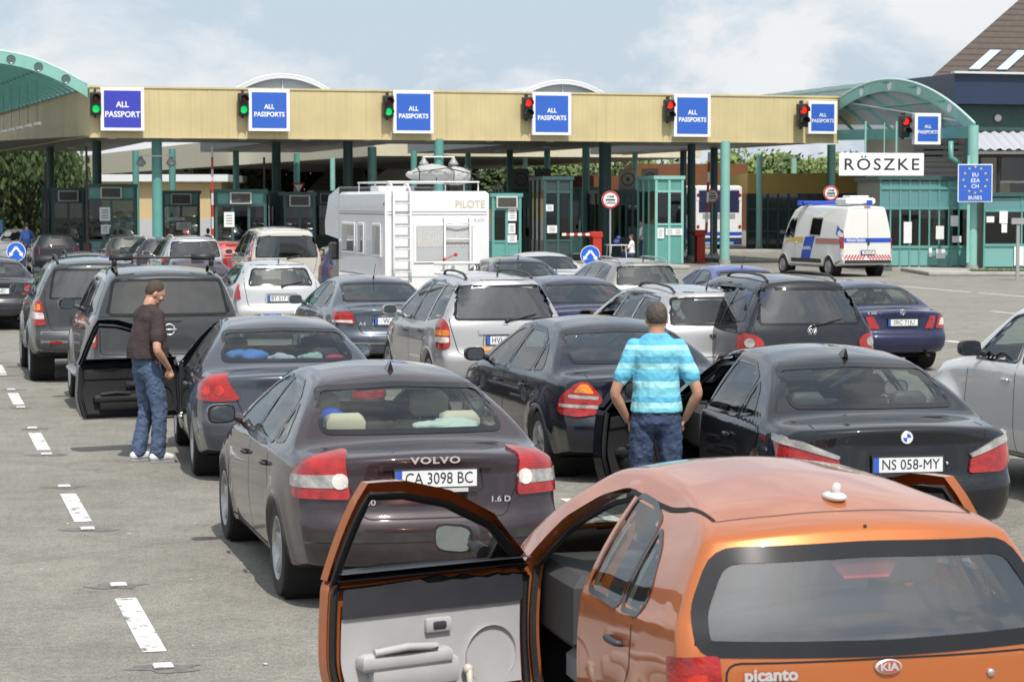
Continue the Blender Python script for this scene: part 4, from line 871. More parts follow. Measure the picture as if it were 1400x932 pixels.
def obox(mb, p, q, w, h):  # beam between two points
    p, q = Vector(p), Vector(q); d = (q - p); s_ = Vector((-d.y, d.x, 0)).normalized() * w / 2; mb.add([p - s_, p + s_, q + s_, q - s_, p - s_ + Vector((0, 0, h)), p + s_ + Vector((0, 0, h)), q + s_ + Vector((0, 0, h)), q - s_ + Vector((0, 0, h))], [(3, 2, 1, 0), (4, 5, 6, 7), (0, 1, 5, 4), (1, 2, 6, 5), (2, 3, 7, 6), (3, 0, 4, 7)])
obox(b, (0, 0, 5.12), B_ + Vector((0, 0, 4.93)), .18, .42); b.build('tie_beam', TEAL, vr)
b = MB(); b.tube([(.2, 0, 6.7), B_ + Vector((0, 0, 5.45))], .035, 6); b.build('tie_rod', mat('rod_pale', (.5, .55, .52), .4), vr)
# columns
def column(px, d, r, m, z1, lab, collar=True, parent_props='columns holding up the canopy roofs', X=None):
    c = at(px, 277, d); b = MB(); b.cyl(0, 0, 0, z1, r, 20); o = b.build('column', m, None, auto=40); o.location = (c.x if X is None else X, d, 0)
    b = MB(); b.cyl(0, 0, 0, .22, r * 1.25, 20); b.cyl(0, 0, .22, .26, r * 1.1, 20); b.build('column_base', mat('concrete_base', (.3, .3, .28), .8, var=.1), o); tag(o, lab, 'column', parent_props); return o
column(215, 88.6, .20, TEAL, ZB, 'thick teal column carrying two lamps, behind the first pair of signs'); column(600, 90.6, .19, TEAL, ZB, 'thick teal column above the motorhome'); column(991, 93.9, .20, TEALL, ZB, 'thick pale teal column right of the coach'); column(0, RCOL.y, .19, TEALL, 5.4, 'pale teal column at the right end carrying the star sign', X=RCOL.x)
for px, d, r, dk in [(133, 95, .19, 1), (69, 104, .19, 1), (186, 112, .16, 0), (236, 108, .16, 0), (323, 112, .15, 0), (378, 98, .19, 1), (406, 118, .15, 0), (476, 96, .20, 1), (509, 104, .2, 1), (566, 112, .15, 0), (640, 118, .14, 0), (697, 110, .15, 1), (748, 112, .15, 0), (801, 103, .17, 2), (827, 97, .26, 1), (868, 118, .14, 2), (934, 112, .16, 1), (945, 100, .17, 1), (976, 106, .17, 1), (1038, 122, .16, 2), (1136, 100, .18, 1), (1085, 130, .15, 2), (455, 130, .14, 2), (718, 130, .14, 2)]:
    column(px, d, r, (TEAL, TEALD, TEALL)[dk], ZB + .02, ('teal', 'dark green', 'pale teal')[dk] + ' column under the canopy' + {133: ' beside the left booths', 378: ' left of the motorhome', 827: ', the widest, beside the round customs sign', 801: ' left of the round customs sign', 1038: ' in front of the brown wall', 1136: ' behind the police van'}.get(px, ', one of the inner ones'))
# rear canopy block
R0 = Vector((-7.5, 126, 0)); b = MB(); q = [Vector((0, 0, 0)), CU * 19, CU * 19 + CV * 60, Vector((-36, 99, 0))]; V = [p + Vector((0, 0, 5.1)) for p in q] + [p + Vector((0, 0, 6.9)) for p in q]
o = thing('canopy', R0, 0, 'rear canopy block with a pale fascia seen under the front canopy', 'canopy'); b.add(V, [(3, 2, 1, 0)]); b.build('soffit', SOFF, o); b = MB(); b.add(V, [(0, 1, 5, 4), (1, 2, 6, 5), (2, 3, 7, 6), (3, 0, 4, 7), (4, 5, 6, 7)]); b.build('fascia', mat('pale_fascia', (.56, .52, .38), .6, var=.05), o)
# ------------------------------------------------------------------ signs and signals
BLUE = mat('sign_blue', (.030, .115, .50), .4); BLUE2 = mat('sign_indigo', (.04, .05, .42), .4); SW = mat('sign_white', (.80, .81, .82), .4)
def lane_sign(px, py, d, w, h, lines, m, lab, ts=.26, spread=.30, shift=-.02):
    p = at(px, py, d); o = thing('lane_sign', p, CANG, lab, 'sign', 'passport lane signs along the canopy')
    b = MB(); b.box(-w / 2, w / 2, -.10, .14, -h / 2, h / 2, None, .01); b.build('sign_box', SW, o)
    k = .12 if w < 1.65 else .06; b = MB(); b.box(-w / 2 + k, w / 2 - k, -.108, -.101, -h / 2 + k, h / 2 - k); b.build('sign_face', m, o)
    for i, t in enumerate(lines):
        text(t, ts, SW, 'lettering', o, TR(0, -.112, shift + spread * (.5 - i)), .002, .007 if w > 1.3 else .003, sx=.95)
sgn = [(167, 149.5, 1.62, 1.62, ['ALL', 'PASSPORT'], BLUE2, 'indigo ALL PASSPORT sign, leftmost and without an S'), (367.5, 151, 1.58, 1.60, 0, BLUE, 'ALL PASSPORTS sign, second from the left, beside a green signal'), (564.5, 153.5, 1.60, 1.66, 0, BLUE, 'ALL PASSPORTS sign above the motorhome, beside a green signal'), (753.5, 156, 1.60, 1.68, 0, BLUE, 'ALL PASSPORTS sign above the booth with the arrow sign, beside a red signal'), (945.5, 158.5, 1.56, 1.70, 0, BLUE, 'ALL PASSPORTS sign above the thick pale column, beside a red signal'), (1123.5, 161, 1.26, 1.34, 0, BLUE, 'ALL PASSPORTS sign at the right end of the beige fascia')]
def fd(px): # fascia depth at a photo column
    k = (px - 700) / FPX; t = (CL.x - k * CL.y) / (k * CU.y - CU.x); return (CL + CU * t).y
for px, py, w, h, ln, m, lab in sgn: lane_sign(px, py, fd(px) - .28, w, h, ln or ['ALL', 'PASSPORTS'], m, lab, .30 if ln else (.245 if w > 1.3 else .205), .37 if ln else (.29 if w > 1.3 else .24))
lane_sign(1267, 176.5, 87.3, 1.08, 1.18, ['ALL', 'PASSPORTS'], BLUE, 'ALL PASSPORTS sign hanging under the right arched roof', .175, .21)
RON = mat('signal_red', (.5, .02, .01), .3, emit=(.9, .02, .01), estr=1.3); GON = mat('signal_green', (.02, .4, .15), .3, emit=(.0, .55, .10), estr=1.1); ROFF = mat('signal_red_off', (.09, .02, .015), .3); GOFF = mat('signal_green_off', (.015, .03, .022), .3)
def signal(px, py, d, on, lab, s=1.):
    p = at(px, py, d); o = thing('traffic_signal', p, CANG + .0, lab, 'traffic light', 'traffic lights along the canopy')
    b = MB(); b.box(-.20 * s, .20 * s, -.12, .12, -.43 * s, .43 * s, None, .03); b.box(-.04, .04, .1, .25, .3 * s, .55 * s); b.box(-.04, .04, .1, .25, -.5 * s, -.3 * s); b.tube([(0, 0, .43 * s), (0, 0, .56 * s)], .03); b.build('housing', BLK, o)
    for k, (z, onc) in enumerate(((.2 * s, on == 'r'), (-.2 * s, on == 'g'))):
        M = TR(0, -.12, z) @ Matrix.Rotation(PI / 2, 4, 'X'); b = MB(); b.lathe([(0, .03), (.09 * s, .022), (.14 * s, .0)], 20, M); b.build('lamp', (RON if onc else ROFF) if k == 0 else (GON if onc else GOFF), o, smooth=True)
        b = MB(); n = 14; V = []; 
        for i in range(n + 1): a = math.radians(-20 + 220 * i / n); V += [(.165 * s * math.cos(a), -.12, z + .165 * s * math.sin(a)), (.165 * s * math.cos(a), -.12 - .26 * s, z + .165 * s * math.sin(a)), (.15 * s * math.cos(a), -.12 - .26 * s, z + .15 * s * math.sin(a)), (.15 * s * math.cos(a), -.12, z + .15 * s * math.sin(a))]
        b.add(V, [(4 * i + q, 4 * i + 4 + q, 4 * i + 4 + (q + 1) % 4, 4 * i + (q + 1) % 4) for i in range(n) for q in range(3)]); b.build('visor', BLK, o, auto=40)
for px, py, on, nm in [(130.5, 142, 'g', 'showing green at the left corner of the beige fascia'), (332.5, 143, 'g', 'showing green beside the second sign'), (530.5, 146, 'g', 'showing green above the motorhome'), (721, 148, 'r', 'showing red beside the fourth sign'), (914.5, 151, 'r', 'showing red left of the thick pale column')]:
    signal(px, py, fd(px) - .35, on, 'black two-lamp signal ' + nm)
signal(1097, 158, fd(1097) - .5, 'r', 'large black two-lamp signal showing red near the end of the beige fascia', 1.1); signal(1236.5, 173, 87.3, 'r', 'black two-lamp signal showing red under the right arched roof', .95)
# town board
p = at(1205, 224.5, 84.0); o = thing('town_board', p, CANG * .4, 'white board reading RÖSZKE hanging under the canopy end', 'sign')
b = MB(); b.box(-1.575, 1.575, -.03, .03, -.42, .40, None, .008); b.build('board', SW, o); text('RÖSZKE', .60, INK, 'lettering', o, TR(0, -.034, -.03), .003, .006, sx=1.12, spacing=1.22)
b = MB(); [b.tube([(x, 0, .38), (x, 0, 1.55)], .035, 6) for x in (-.6, .55)]; b.tube([(.1, 0, .38), (.1, 0, 1.5)], .02, 6); b.build('hanger', TEALL, o)
# star sign
p = at(1333, 250.5, 84.4); o = thing('star_sign', p, 0, 'blue sign with a ring of yellow stars reading EU EEA CH BUSES', 'sign'); b = MB(); b.box(-.63, .63, -.03, .02, -.69, .69, None, .008); b.build('sign_panel', SW, o); b = MB(); b.box(-.60, .60, -.036, -.031, -.66, .66); b.build('sign_face', BLUE, o)
YEL = mat('star_yellow', (.75, .55, .03), .5); b = MB()
for k in range(12):
    a = PI / 2 + k * PI / 6; cx, cz = .43 * math.cos(a), .12 + .47 * math.sin(a); pts = [(cx + (.055 if i % 2 == 0 else .022) * math.cos(PI / 2 + i * PI / 5), cz + (.055 if i % 2 == 0 else .022) * math.sin(PI / 2 + i * PI / 5)) for i in range(10)]; b.prism(pts, .037, .041, Matrix.Rotation(PI / 2, 4, 'X'))
b.build('star_ring', YEL, o)
for i, t in enumerate(('EU', 'EEA', 'CH')): text(t, .20, SW, 'lettering', o, TR(0, -.04, .30 - i * .21), .002, .001)
text('BUSES', .19, SW, 'lettering', o, TR(0, -.04, -.54), .002, .001); b = MB(); b.box(-.05, .05, .03, .10, -2.9, 1.0, TR(-.22, 0, 0)); b.build('post', TEALL, o)
CUST = lambda px, py, d, lab, r=.34: None
def customs(px, py, d, r, lab, post=True):
    p = at(px, py, d); o = thing('customs_sign', p, 0, lab, 'sign', 'round customs signs'); F = Matrix.Rotation(PI / 2, 4, 'X')
    b = MB(); b.lathe([(0, -.02), (r, -.02), (r, .0), (0, 0)], 36, F); b.build('disc', SW, o); b = MB(); b.lathe([(r * .80, .0), (r * .80, .006), (r * .985, .006), (r * .985, .0)], 40, F); b.build('red_ring', mat('ring_red', (.5, .02, .02), .4), o)
    b = MB(); b.box(-r * .55, r * .55, -.008, -.002, -.04, .02); b.build('bar', INK, o); text('VÁM', r * .42, INK, 'lettering', o, TR(0, -.006, r * .33), .001, .003); text('CARINA', r * .36, INK, 'lettering', o, TR(0, -.006, -r * .38), .001, .003, sx=.9)
    b = MB(); b.box(-.03, .03, .0, .05, -p.z + .0 if post else -.2, r * .3, TR(0, .03, 0)); b.build('post', mat('post_grey', (.3, .31, .32), .5), o)
customs(834.5, 273, 90, .34, 'round red-ringed VÁM sign by the wide dark column'); customs(974, 268, 100, .30, 'round red-ringed VÁM sign in front of the coach'); customs(1136, 264, 92, .30, 'round red-ringed VÁM sign half hidden behind the police van')
def arrowsign(px, py, d, r, lab):
    p = at(px, py, d); o = thing('arrow_sign', p, 0, lab, 'sign', 'round arrow signs on the traffic islands'); F = Matrix.Rotation(PI / 2, 4, 'X'); b = MB(); b.lathe([(0, -.02), (r, -.02), (r, 0), (0, 0)], 36, F); b.build('disc', SW, o); b = MB(); b.lathe([(0, .003), (r * .94, .003)], 36, F); b.build('sign_face', mat('sign_royal', (.02, .12, .60), .35), o)
    b = MB()
    for s_ in (-1, 1): b.prism([(s_ * .05 * r, .55 * r), (s_ * .0 * r, .30 * r), (s_ * .42 * r, -.22 * r), (s_ * .26 * r, -.30 * r), (s_ * .70 * r, -.55 * r), (s_ * .72 * r, -.08 * r), (s_ * .60 * r, -.14 * r), (s_ * .10 * r, .55 * r)][::s_], .005, .009, F)
    b.build('arrows', SW, o); b = MB(); b.box(-.03, .03, .0, .05, -p.z, 0, TR(0, .03, 0)); b.build('post', mat('post_grey', (.3, .31, .32), .5), o)
arrowsign(807, 349, 60, .255, 'round blue arrow sign in front of the booths near the beige estate'); arrowsign(22, 344, 72, .30, 'round blue arrow sign at the left edge below the man in blue')
p = at(408, 258, 112); o = thing('yield_sign', p, 0, 'small triangular give-way sign left of the motorhome roof', 'sign'); F = Matrix.Rotation(PI / 2, 4, 'X'); b = MB(); b.prism([(-.32, .27), (.32, .27), (0, -.29)][::-1], -.02, 0, F); b.build('red_triangle', mat('ring_red', (.5, .02, .02), .4), o); b = MB(); b.prism([(-.21, .20), (.21, .20), (0, -.17)][::-1], .002, .006, F); b.build('sign_face', SW, o); b = MB(); b.box(-.03, .03, .01, .05, -p.z, 0); b.build('post', BLK, o)
# twin lamps on the thick columns
for px, d, lab in ((215, 88.6, 'pair of white dome lamps on the first thick column'), (600, 90.6, 'pair of white dome lamps on the thick column above the motorhome')):
    c = at(px, 277, d); o = thing('dome_lamp', (c.x, d - .22, 4.16), 0, lab, 'lamp', 'twin dome lamps on the canopy columns'); b = MB(); b.tube([(-.62, 0, .18), (.62, 0, .18)], .025); b.build('bracket', SW, o)
    for s_ in (-1, 1): b = MB(); b.lathe([(.02, .16), (.06, .15), (.10, .06), (.19, -.06), (.20, -.14), (.17, -.15)], 20, TR(s_ * .58, 0, 0)); b.ell((s_ * .58, 0, -.14), (.15, .15, .10)); b.build('lamp_head', mat('lamp_white', (.30, .31, .30), .4), o, smooth=True)
# ------------------------------------------------------------------ booths
BG = glassmat('booth_glass', (.20, .27, .25), 1.7); PAPER = mat('paper', (.72, .73, .74), .7, var=.08, vscale=9)
KERB = mat('kerb', (.34, .33, .30), .85, var=.12, bump=.2)
def booth(px0, px1, d, top, lab, tone=TEAL, ac=True, notices=(), depth=3.0, side=True, sill=1.05, divs=2, zb=.15, glass=None, panel_m=None):
    x0, x1 = at(px0, 277, d).x, at(px1, 277, d).x; w = x1 - x0
    o = thing('booth', ((x0 + x1) / 2, d, 0), CANG * .6, lab, 'booth', 'passport booths under the canopy'); h = w / 2; pm_ = panel_m or tone
    b = MB(); b.box(-h, h, 0, depth, zb, sill); b.build('base_wall', pm_, o)
    b = MB(); b.box(-h - .06, h + .06, -.06, depth + .06, top - .14, top); b.build('roof', tone, o)
    b = MB(); b.box(-h + .02, h - .02, .02, depth - .02, top - .62, top - .14); b.build('header', pm_, o)
    n = max(2, divs)
    for i in range(n + 1): x = -h + (w - .10) * i / n; b = MB(); b.box(x, x + .10, -.03, .07, zb, top - .14); b.build('frame_post', tone, o)
    for q in (-1, 1):
        for y in (depth * .33, depth * .66, depth - .08): b = MB(); b.box(q * h - .04, q * h + .04, y, y + .08, zb, top - .14); b.build('frame_post', tone, o)
        b = MB(); b.box(q * (h - .01) - .006, q * (h - .01) + .006, .08, depth - .05, sill, top - .62); b.build('side_glass', glass or BG, o)
    for z in (sill, top - .62): b = MB(); b.box(-h, h, -.035, .02, z - .04, z + .04); b.build('rail', tone, o)
    b = MB(); b.box(-h + .05, h - .05, .01, .022, sill, top - .62); b.build('front_glass', glass or BG, o)
    b = MB(); b.box(-h + .1, h - .1, .9, 1.3, sill - .1, sill); b.box(-.2, .2, .75, 1.0, sill, sill + .42); b.build('desk', INT, o)
    if ac:
        b = MB(); b.box(-.42, .42, -.16, .03, top - .58, top - .12, None, .015); a = b.build('ac_unit', mat('ac_frame', (.5, .5, .47), .5), o)
        b = MB(); b.box(-.36, .36, -.166, -.161, top - .53, top - .17); b.build('grille', BLK, a)
        b = MB(); [b.box(-.35, .35, -.170, -.167, top - .52 + k * .045, top - .505 + k * .045) for k in range(8)]; b.build('grille_slats', mat('ac_slat', (.12, .12, .11), .6), a)
    for (nx, nz_, nw, nh) in notices: b = MB(); b.box(nx - nw / 2, nx + nw / 2, -.045, -.038, nz_ - nh / 2, nz_ + nh / 2); q = b.build('notice', PAPER, o); b = MB(); [b.box(nx - nw * .3, nx + nw * .3, -.047, -.046, nz_ - nh * .3 + k * nh * .18, nz_ - nh * .3 + k * nh * .18 + nh * .05) for k in range(4)]; b.build('print_lines', INK, q)
    return o
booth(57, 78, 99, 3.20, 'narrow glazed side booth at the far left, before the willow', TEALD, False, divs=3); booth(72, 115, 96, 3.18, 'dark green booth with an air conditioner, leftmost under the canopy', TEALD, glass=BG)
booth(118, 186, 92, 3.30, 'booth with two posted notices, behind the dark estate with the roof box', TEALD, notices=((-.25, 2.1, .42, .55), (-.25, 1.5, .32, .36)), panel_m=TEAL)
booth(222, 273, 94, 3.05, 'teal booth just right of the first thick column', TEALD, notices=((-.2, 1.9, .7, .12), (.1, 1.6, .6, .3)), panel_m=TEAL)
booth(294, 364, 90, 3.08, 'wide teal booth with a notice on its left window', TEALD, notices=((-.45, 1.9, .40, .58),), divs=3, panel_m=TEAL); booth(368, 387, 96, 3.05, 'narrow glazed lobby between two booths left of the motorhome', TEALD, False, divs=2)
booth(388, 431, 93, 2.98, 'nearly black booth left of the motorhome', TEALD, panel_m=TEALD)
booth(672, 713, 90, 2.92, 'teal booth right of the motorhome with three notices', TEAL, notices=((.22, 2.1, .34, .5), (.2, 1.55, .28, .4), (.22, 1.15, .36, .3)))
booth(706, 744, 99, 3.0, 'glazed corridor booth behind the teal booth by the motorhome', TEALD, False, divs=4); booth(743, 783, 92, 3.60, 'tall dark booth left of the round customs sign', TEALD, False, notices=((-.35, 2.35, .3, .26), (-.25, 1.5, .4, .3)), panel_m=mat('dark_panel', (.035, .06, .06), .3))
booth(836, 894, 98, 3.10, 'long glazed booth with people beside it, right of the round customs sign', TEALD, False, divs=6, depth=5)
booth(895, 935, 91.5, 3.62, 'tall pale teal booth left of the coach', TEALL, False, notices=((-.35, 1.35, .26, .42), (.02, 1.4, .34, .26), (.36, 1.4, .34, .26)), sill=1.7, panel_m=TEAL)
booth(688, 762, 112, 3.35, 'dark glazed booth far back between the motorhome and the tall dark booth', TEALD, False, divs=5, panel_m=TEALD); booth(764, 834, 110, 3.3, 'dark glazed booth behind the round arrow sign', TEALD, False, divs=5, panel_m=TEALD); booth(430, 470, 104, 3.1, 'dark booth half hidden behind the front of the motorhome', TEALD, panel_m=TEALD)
# split units and cameras on the long booth
for i, px in enumerate((858, 889, 712, 742)):
    p = at(px, 240, 98.4); b = MB(); b.box(-.35, .35, -.16, .16, 3.1, 4.0, None, .02); o = b.build('ac_condenser', mat('ac_case', (.33, .31, .27), .6) if i < 2 else BLK); o.location = (p.x, 98.6, 0); tag(o, ['beige air-conditioner box, left one above the people', 'beige air-conditioner box beside the tall pale booth', 'dark box on the roof of the glazed corridor booth', 'dark box behind the tall dark booth'][i], 'air conditioner', 'air conditioners on the booth roofs')
    b = MB(); M = TR(.02, -.165, 3.55) @ Matrix.Rotation(PI / 2, 4, 'X'); b.lathe([(.24, 0), (.26, .02), (.28, 0)], 24, M); b.lathe([(.0, .005), (.06, .01), (.08, 0)], 12, M); b.build('fan_ring', BLK, o)
# islands
for i, (px, d0) in enumerate(((150, 86), (320, 88), (455, 88), (700, 88), (780, 89), (900, 88.5), (1030, 99))):
    c = at(px, 277, d0); b = MB(); M = TR(c.x, d0, 0, rz=HD); b.box(-1.3, 1.3, 0, 34, 0, .15, M, .03); o = b.build('traffic_island', KERB); o['kind'] = 'structure'
b = MB(); b.add([(6.3, 118, .15), (40, 128, .15), (40, 124.5, .15), (7.5, 114, .15), (6.3, 118, 0), (40, 128, 0), (40, 124.5, 0), (7.5, 114, 0)], [(0, 3, 2, 1), (2, 3, 7, 6), (3, 0, 4, 7), (0, 1, 5, 4)]); o = b.build('pavement', KERB); o['kind'] = 'structure'
# barriers
RW = mat('barrier_red', (.42, .03, .02), .45)
def barrier(px, d, side, lab, ang=0):
    c = at(px, 277, d); o = thing('barrier', (c.x, d, 0), CANG, lab, 'barrier', 'red barriers at the booths'); b = MB(); b.box(-.18, .18, -.18, .18, 0, 1.15, None, .02); b.build('cabinet', RW, o); b = MB(); b.box(-.30, .22, -.2, .2, 1.15, 1.40, None, .03); b.build('motor_head', RW, o)
    L_ = 1.3 if px == 815 else 3.4
    for k in range(8): b = MB(); M = TR(side * .2, -.24, 1.3, ry=0 if side > 0 else PI) @ Matrix.Rotation(-math.radians(ang), 4, 'Y'); b.box(L_ / 8 * k, L_ / 8 * (k + 1), -.03, .03, -.05, .05, M); b.build('boom_segment', RW if k % 2 == 0 else SW, o)
barrier(815, 92, -1, 'red barrier with its boom down, left of the wide dark column'); barrier(957, 98, 1, 'red barrier cabinet in front of the coach', 88); 
barrier(1200, 118, -1, 'far red barrier with a striped boom behind the police van'); 
for px, d, y1, lab in ((118, 90, 200, 'raised striped boom beside the leftmost booths'), (290, 89, 199, 'raised red and white boom left of the wide teal booth'), (361, 92, 215, 'raised dark boom near the nearly black booth'), (62, 96, 222, 'raised boom at the far left column')):
    c = at(px, y1, d); o = thing('raised_boom', (c.x, d, 0), 0, lab, 'barrier', 'raised booms'); n = 8
    b = MB(); b.box(-.13, .13, -.15, .15, 0, 1.0, None, .02); b.build('cabinet', mat('boom_maroon', (.07, .02, .02), .5), o)
    for k in range(n): b = MB(); z0, z1 = 1.1 + (c.z - 1.1) * k / n, 1.1 + (c.z - 1.1) * (k + 1) / n; b.box(-.04, .04, -.03, .03, z0, z1); b.build('boom_segment', (RW if k % 2 == 0 else mat('boom_white', (.5, .5, .5), .5)) if px == 290 else (mat('boom_maroon', (.07, .02, .02), .5) if k % 2 == 0 else BLK), o)
# ------------------------------------------------------------------ right-hand glazed office
OFF = thing('office', (0, 0, 0), 0, 'teal glazed office with a row of windows under the town board', 'building')
xa, xb, dO = at(1204, 277, 86.6).x, at(1324, 277, 86.6).x, 86.6
def office(o, xa, xb, d, top, rails, n, zb=.15, depth=6, doors=(), light_rows=()):
    w = (xb - xa) / n
    b = MB(); b.box(xa, xb, d, d + depth, zb, top - .05); 
    b = MB(); b.box(xa - .1, xb + .1, d - .12, d + depth, top - .1, top + .05); b.build('roof', TEALD, o)
    b = MB(); b.box(xa, xb, d + depth - .1, d + depth, 0, top); b.box(xa, xa + .08, d + .1, d + depth, 0, top); b.build('rear_wall', mat('office_inner', (.2, .2, .17), .8), o)
    for i in range(n + 1): b = MB(); x = xa + w * i; b.box(x - .03, x + .03, d - .04, d + .04, 0, top - .1); b.build('mullion', TEAL, o)
    for z in rails: b = MB(); b.box(xa, xb, d - .06, d + .03, z - .05, z + .05); b.build('transom', TEAL, o)
    zs = [zb] + list(rails) + [top - .1]
    for r in range(len(zs) - 1):
        for i in range(n):
            solid = zs[r + 1] <= 1.05 or zs[r] >= 2.25
            b = MB(); b.box(xa + w * i + .03, xa + w * (i + 1) - .03, d - .01, d + .01, zs[r] + .05, zs[r + 1] - .05)
            b.build('spandrel' if solid else 'window', (mat('spandrel_blue', (.10, .24, .26), .12, coat=.6) if zs[r] > 1.3 else mat('spandrel_teal', (.16, .36, .34), .35)) if solid else BG, o)
office(OFF, xa, xb, dO, 3.50, [.90, 2.35, 3.1], 9)
for (px, py, w_, h_) in ((1241, 318, .3, .8), (1285, 318, .3, .5), (1305, 302, .3, .4), (1308, 327, .34, .24), (1286, 347, .34, .36), (1272, 345, .12, .34)):
    p = at(px, py, dO - .07); b = MB(); b.box(p.x - w_ / 2, p.x + w_ / 2, p.y - .005, p.y, p.z - h_ / 2, p.z + h_ / 2); b.build('notice', PAPER, OFF)
b = MB(); b.box(xa, xb, dO - .1, dO + .1, 0, .15); b.build('plinth', KERB, OFF)
OF2 = thing('office', (0, 0, 0), 0, 'lower teal kiosk at the right edge with posters in its window', 'building'); xc, xd = at(1346, 277, 85).x, at(1346, 277, 85).x + 5.5
office(OF2, xc, xd, 85, 2.88, [1.0, 2.27], 4)
for (px, py, w_, h_) in ((1354, 300, .28, .22), (1372, 297, .30, .45), (1373, 312, .2, .32), (1393, 350, .35, .7)):
    p = at(px, py, 84.93); b = MB(); b.box(p.x - w_ / 2, p.x + w_ / 2, p.y - .005, p.y, p.z - h_ / 2, p.z + h_ / 2); b.build('notice', PAPER, OF2)
p = at(1392, 302, 76); o = thing('road_gate', (p.x, 76, 0), 0, 'grey steel gate post at the right edge before the kiosk', 'gate'); b = MB(); b.box(-.05, .05, -.05, .05, 0, 2.0); b.build('post', mat('post_grey', (.3, .31, .32), .5), o); b = MB(); b.box(-.22, .5, -.08, .08, 1.85, 2.05); b.build('cross_head', mat('post_grey', (.3, .31, .32), .5), o)
b = MB(); M = TR(15.8, 81.6, 0, rz=0); b.box(-1.2, 12, -.9, 7, 0, .14, M, .03); o = b.build('pavement', KERB); o['kind'] = 'structure'
GR = mat('grass', (.06, .10, .025), .9, var=.3, vscale=6); rn = random.Random(5); b = MB()
for k in range(1500):
    x, y = rn.uniform(16.2, 19.5), rn.uniform(80.9, 82.0); a = rn.uniform(0, 6); h_ = rn.uniform(.04, .14); b.add([(x, y, .14), (x + .02 * math.cos(a), y + .02 * math.sin(a), .14), (x + rn.uniform(-.04, .04), y + rn.uniform(-.04, .04), .14 + h_)], [(0, 1, 2)])
o = b.build('grass', GR); tag(o, 'strip of grass along the kerb before the kiosk', 'grass', kind='stuff')
# navy-fascia roof and big tiled house behind
NAVY = mat('navy_cladding', (.020, .035, .075), .35, var=.06, vscale=.6)
o = thing('canopy', (0, 0, 0), 0, 'roof with a deep navy fascia behind the right arched roof', 'canopy'); A0 = at(1303, 277, 100); A0.z = 0
b = MB(); q = [A0, A0 + CU * 22, A0 + CU * 22 + CV * 26, A0 + CV * 26]; V = [p + Vector((0, 0, 6.82)) for p in q] + [p + Vector((0, 0, 8.12)) for p in q]; b.add(V, [(0, 1, 5, 4), (1, 2, 6, 5), (2, 3, 7, 6), (3, 0, 4, 7), (3, 2, 1, 0), (4, 5, 6, 7)]); b.build('fascia', NAVY, o)
b = MB(); obox(b, A0 + Vector((-.1, -.1, 8.12)), A0 + CU * 22 + Vector((0, 0, 8.12)), .35, .09); b.build('edge_trim', mat('rim_grey', (.6, .62, .62), .4), o)
b = MB(); obox(b, A0 + CV * .8 + Vector((0, 0, 5.7)), A0 + CV * .8 + CU * 22 + Vector((0, 0, 5.7)), .3, 1.1); b.build('teal_beam', TEALD, o)
for k in range(4): c = A0 + CV * .9 + CU * (1.2 + 4 * k); b = MB(); b.cyl(c.x, c.y, 0, 6.8, .2, 14); b.build('column', TEAL if k else TEALD, o)
for k in range(3): c = A0 + CV * .55 + CU * (.8 + 1.6 * k) + Vector((0, 0, 6.25)); b = MB(); b.lathe([(0, .03), (.14, .02), (.16, 0)], 16, Matrix.Translation(c) @ Matrix.Rotation(PI / 2, 4, 'X')); b.build('round_lamp', LAMP, o)
H1 = thing('house', (0, 0, 0), 0, 'big tiled-roof building with three roof windows at the top right', 'building')
def tilemat(name, col, per=.3):
    m, nt, b = newmat(name); L = nt.links.new; t = nt.nodes.new('ShaderNodeTexCoord'); w = nt.nodes.new('ShaderNodeTexWave'); w.wave_type = 'BANDS'; w.bands_direction = 'Z'; w.wave_profile = 'SAW'; w.inputs['Scale'].default_value = .314 / per; L(t.outputs['Object'], w.inputs['Vector'])
    r = nt.nodes.new('ShaderNodeValToRGB'); e = r.color_ramp.elements; e[0].color = (.35, .35, .35, 1); e[1].position = .35; e[1].color = (1, 1, 1, 1); L(w.outputs[0], r.inputs[0]); n = nt.nodes.new('ShaderNodeTexNoise'); n.inputs['Scale'].default_value = 3; n.inputs['Detail'].default_value = 6; L(t.outputs['Object'], n.inputs['Vector']); r2 = nt.nodes.new('ShaderNodeMapRange'); r2.inputs['To Min'].default_value = .7; r2.inputs['To Max'].default_value = 1.3; L(n.outputs[0], r2.inputs['Value'])
    m1 = nt.nodes.new('ShaderNodeMix'); m1.data_type = 'RGBA'; m1.blend_type = 'MULTIPLY'; m1.inputs['Factor'].default_value = 1; m1.inputs['A'].default_value = (*col, 1); L(r.outputs[0], m1.inputs['B']); m2 = nt.nodes.new('ShaderNodeVectorMath'); m2.operation = 'SCALE'; L(m1.outputs['Result'], m2.inputs[0]); L(r2.outputs[0], m2.inputs['Scale']); L(m2.outputs[0], b.inputs['Base Color']); b.inputs['Roughness'].default_value = .8; bp = nt.nodes.new('ShaderNodeBump'); bp.inputs['Distance'].default_value = .05; L(w.outputs[0], bp.inputs['Height']); L(bp.outputs[0], b.inputs['Normal']); return m
TILE = tilemat('brown_tiles', (.085, .065, .055), .34); WALLB = mat('render_beige', (.50, .46, .38), .85, var=.05)
e0 = at(1274, 105, 124); r0 = at(1416, 0, 130); e0.z = 9.3
ridge = Vector((e0.x + 7.2, e0.y + 7.2, e0.z + 5.6)); b = MB(); b.add([e0, e0 + Vector((30, 6, 0)), ridge + Vector((24, 4.8, 0)), ridge, e0 + Vector((4, 14, 0)), e0 + Vector((28, 22, 0))], [(0, 1, 2, 3), (0, 3, 4), (3, 2, 5, 4)]); b.build('roof', TILE, H1)
nrm = (Vector((30, 6, 0)).cross(ridge - e0)).normalized(); nrm = nrm if nrm.z > 0 else -nrm
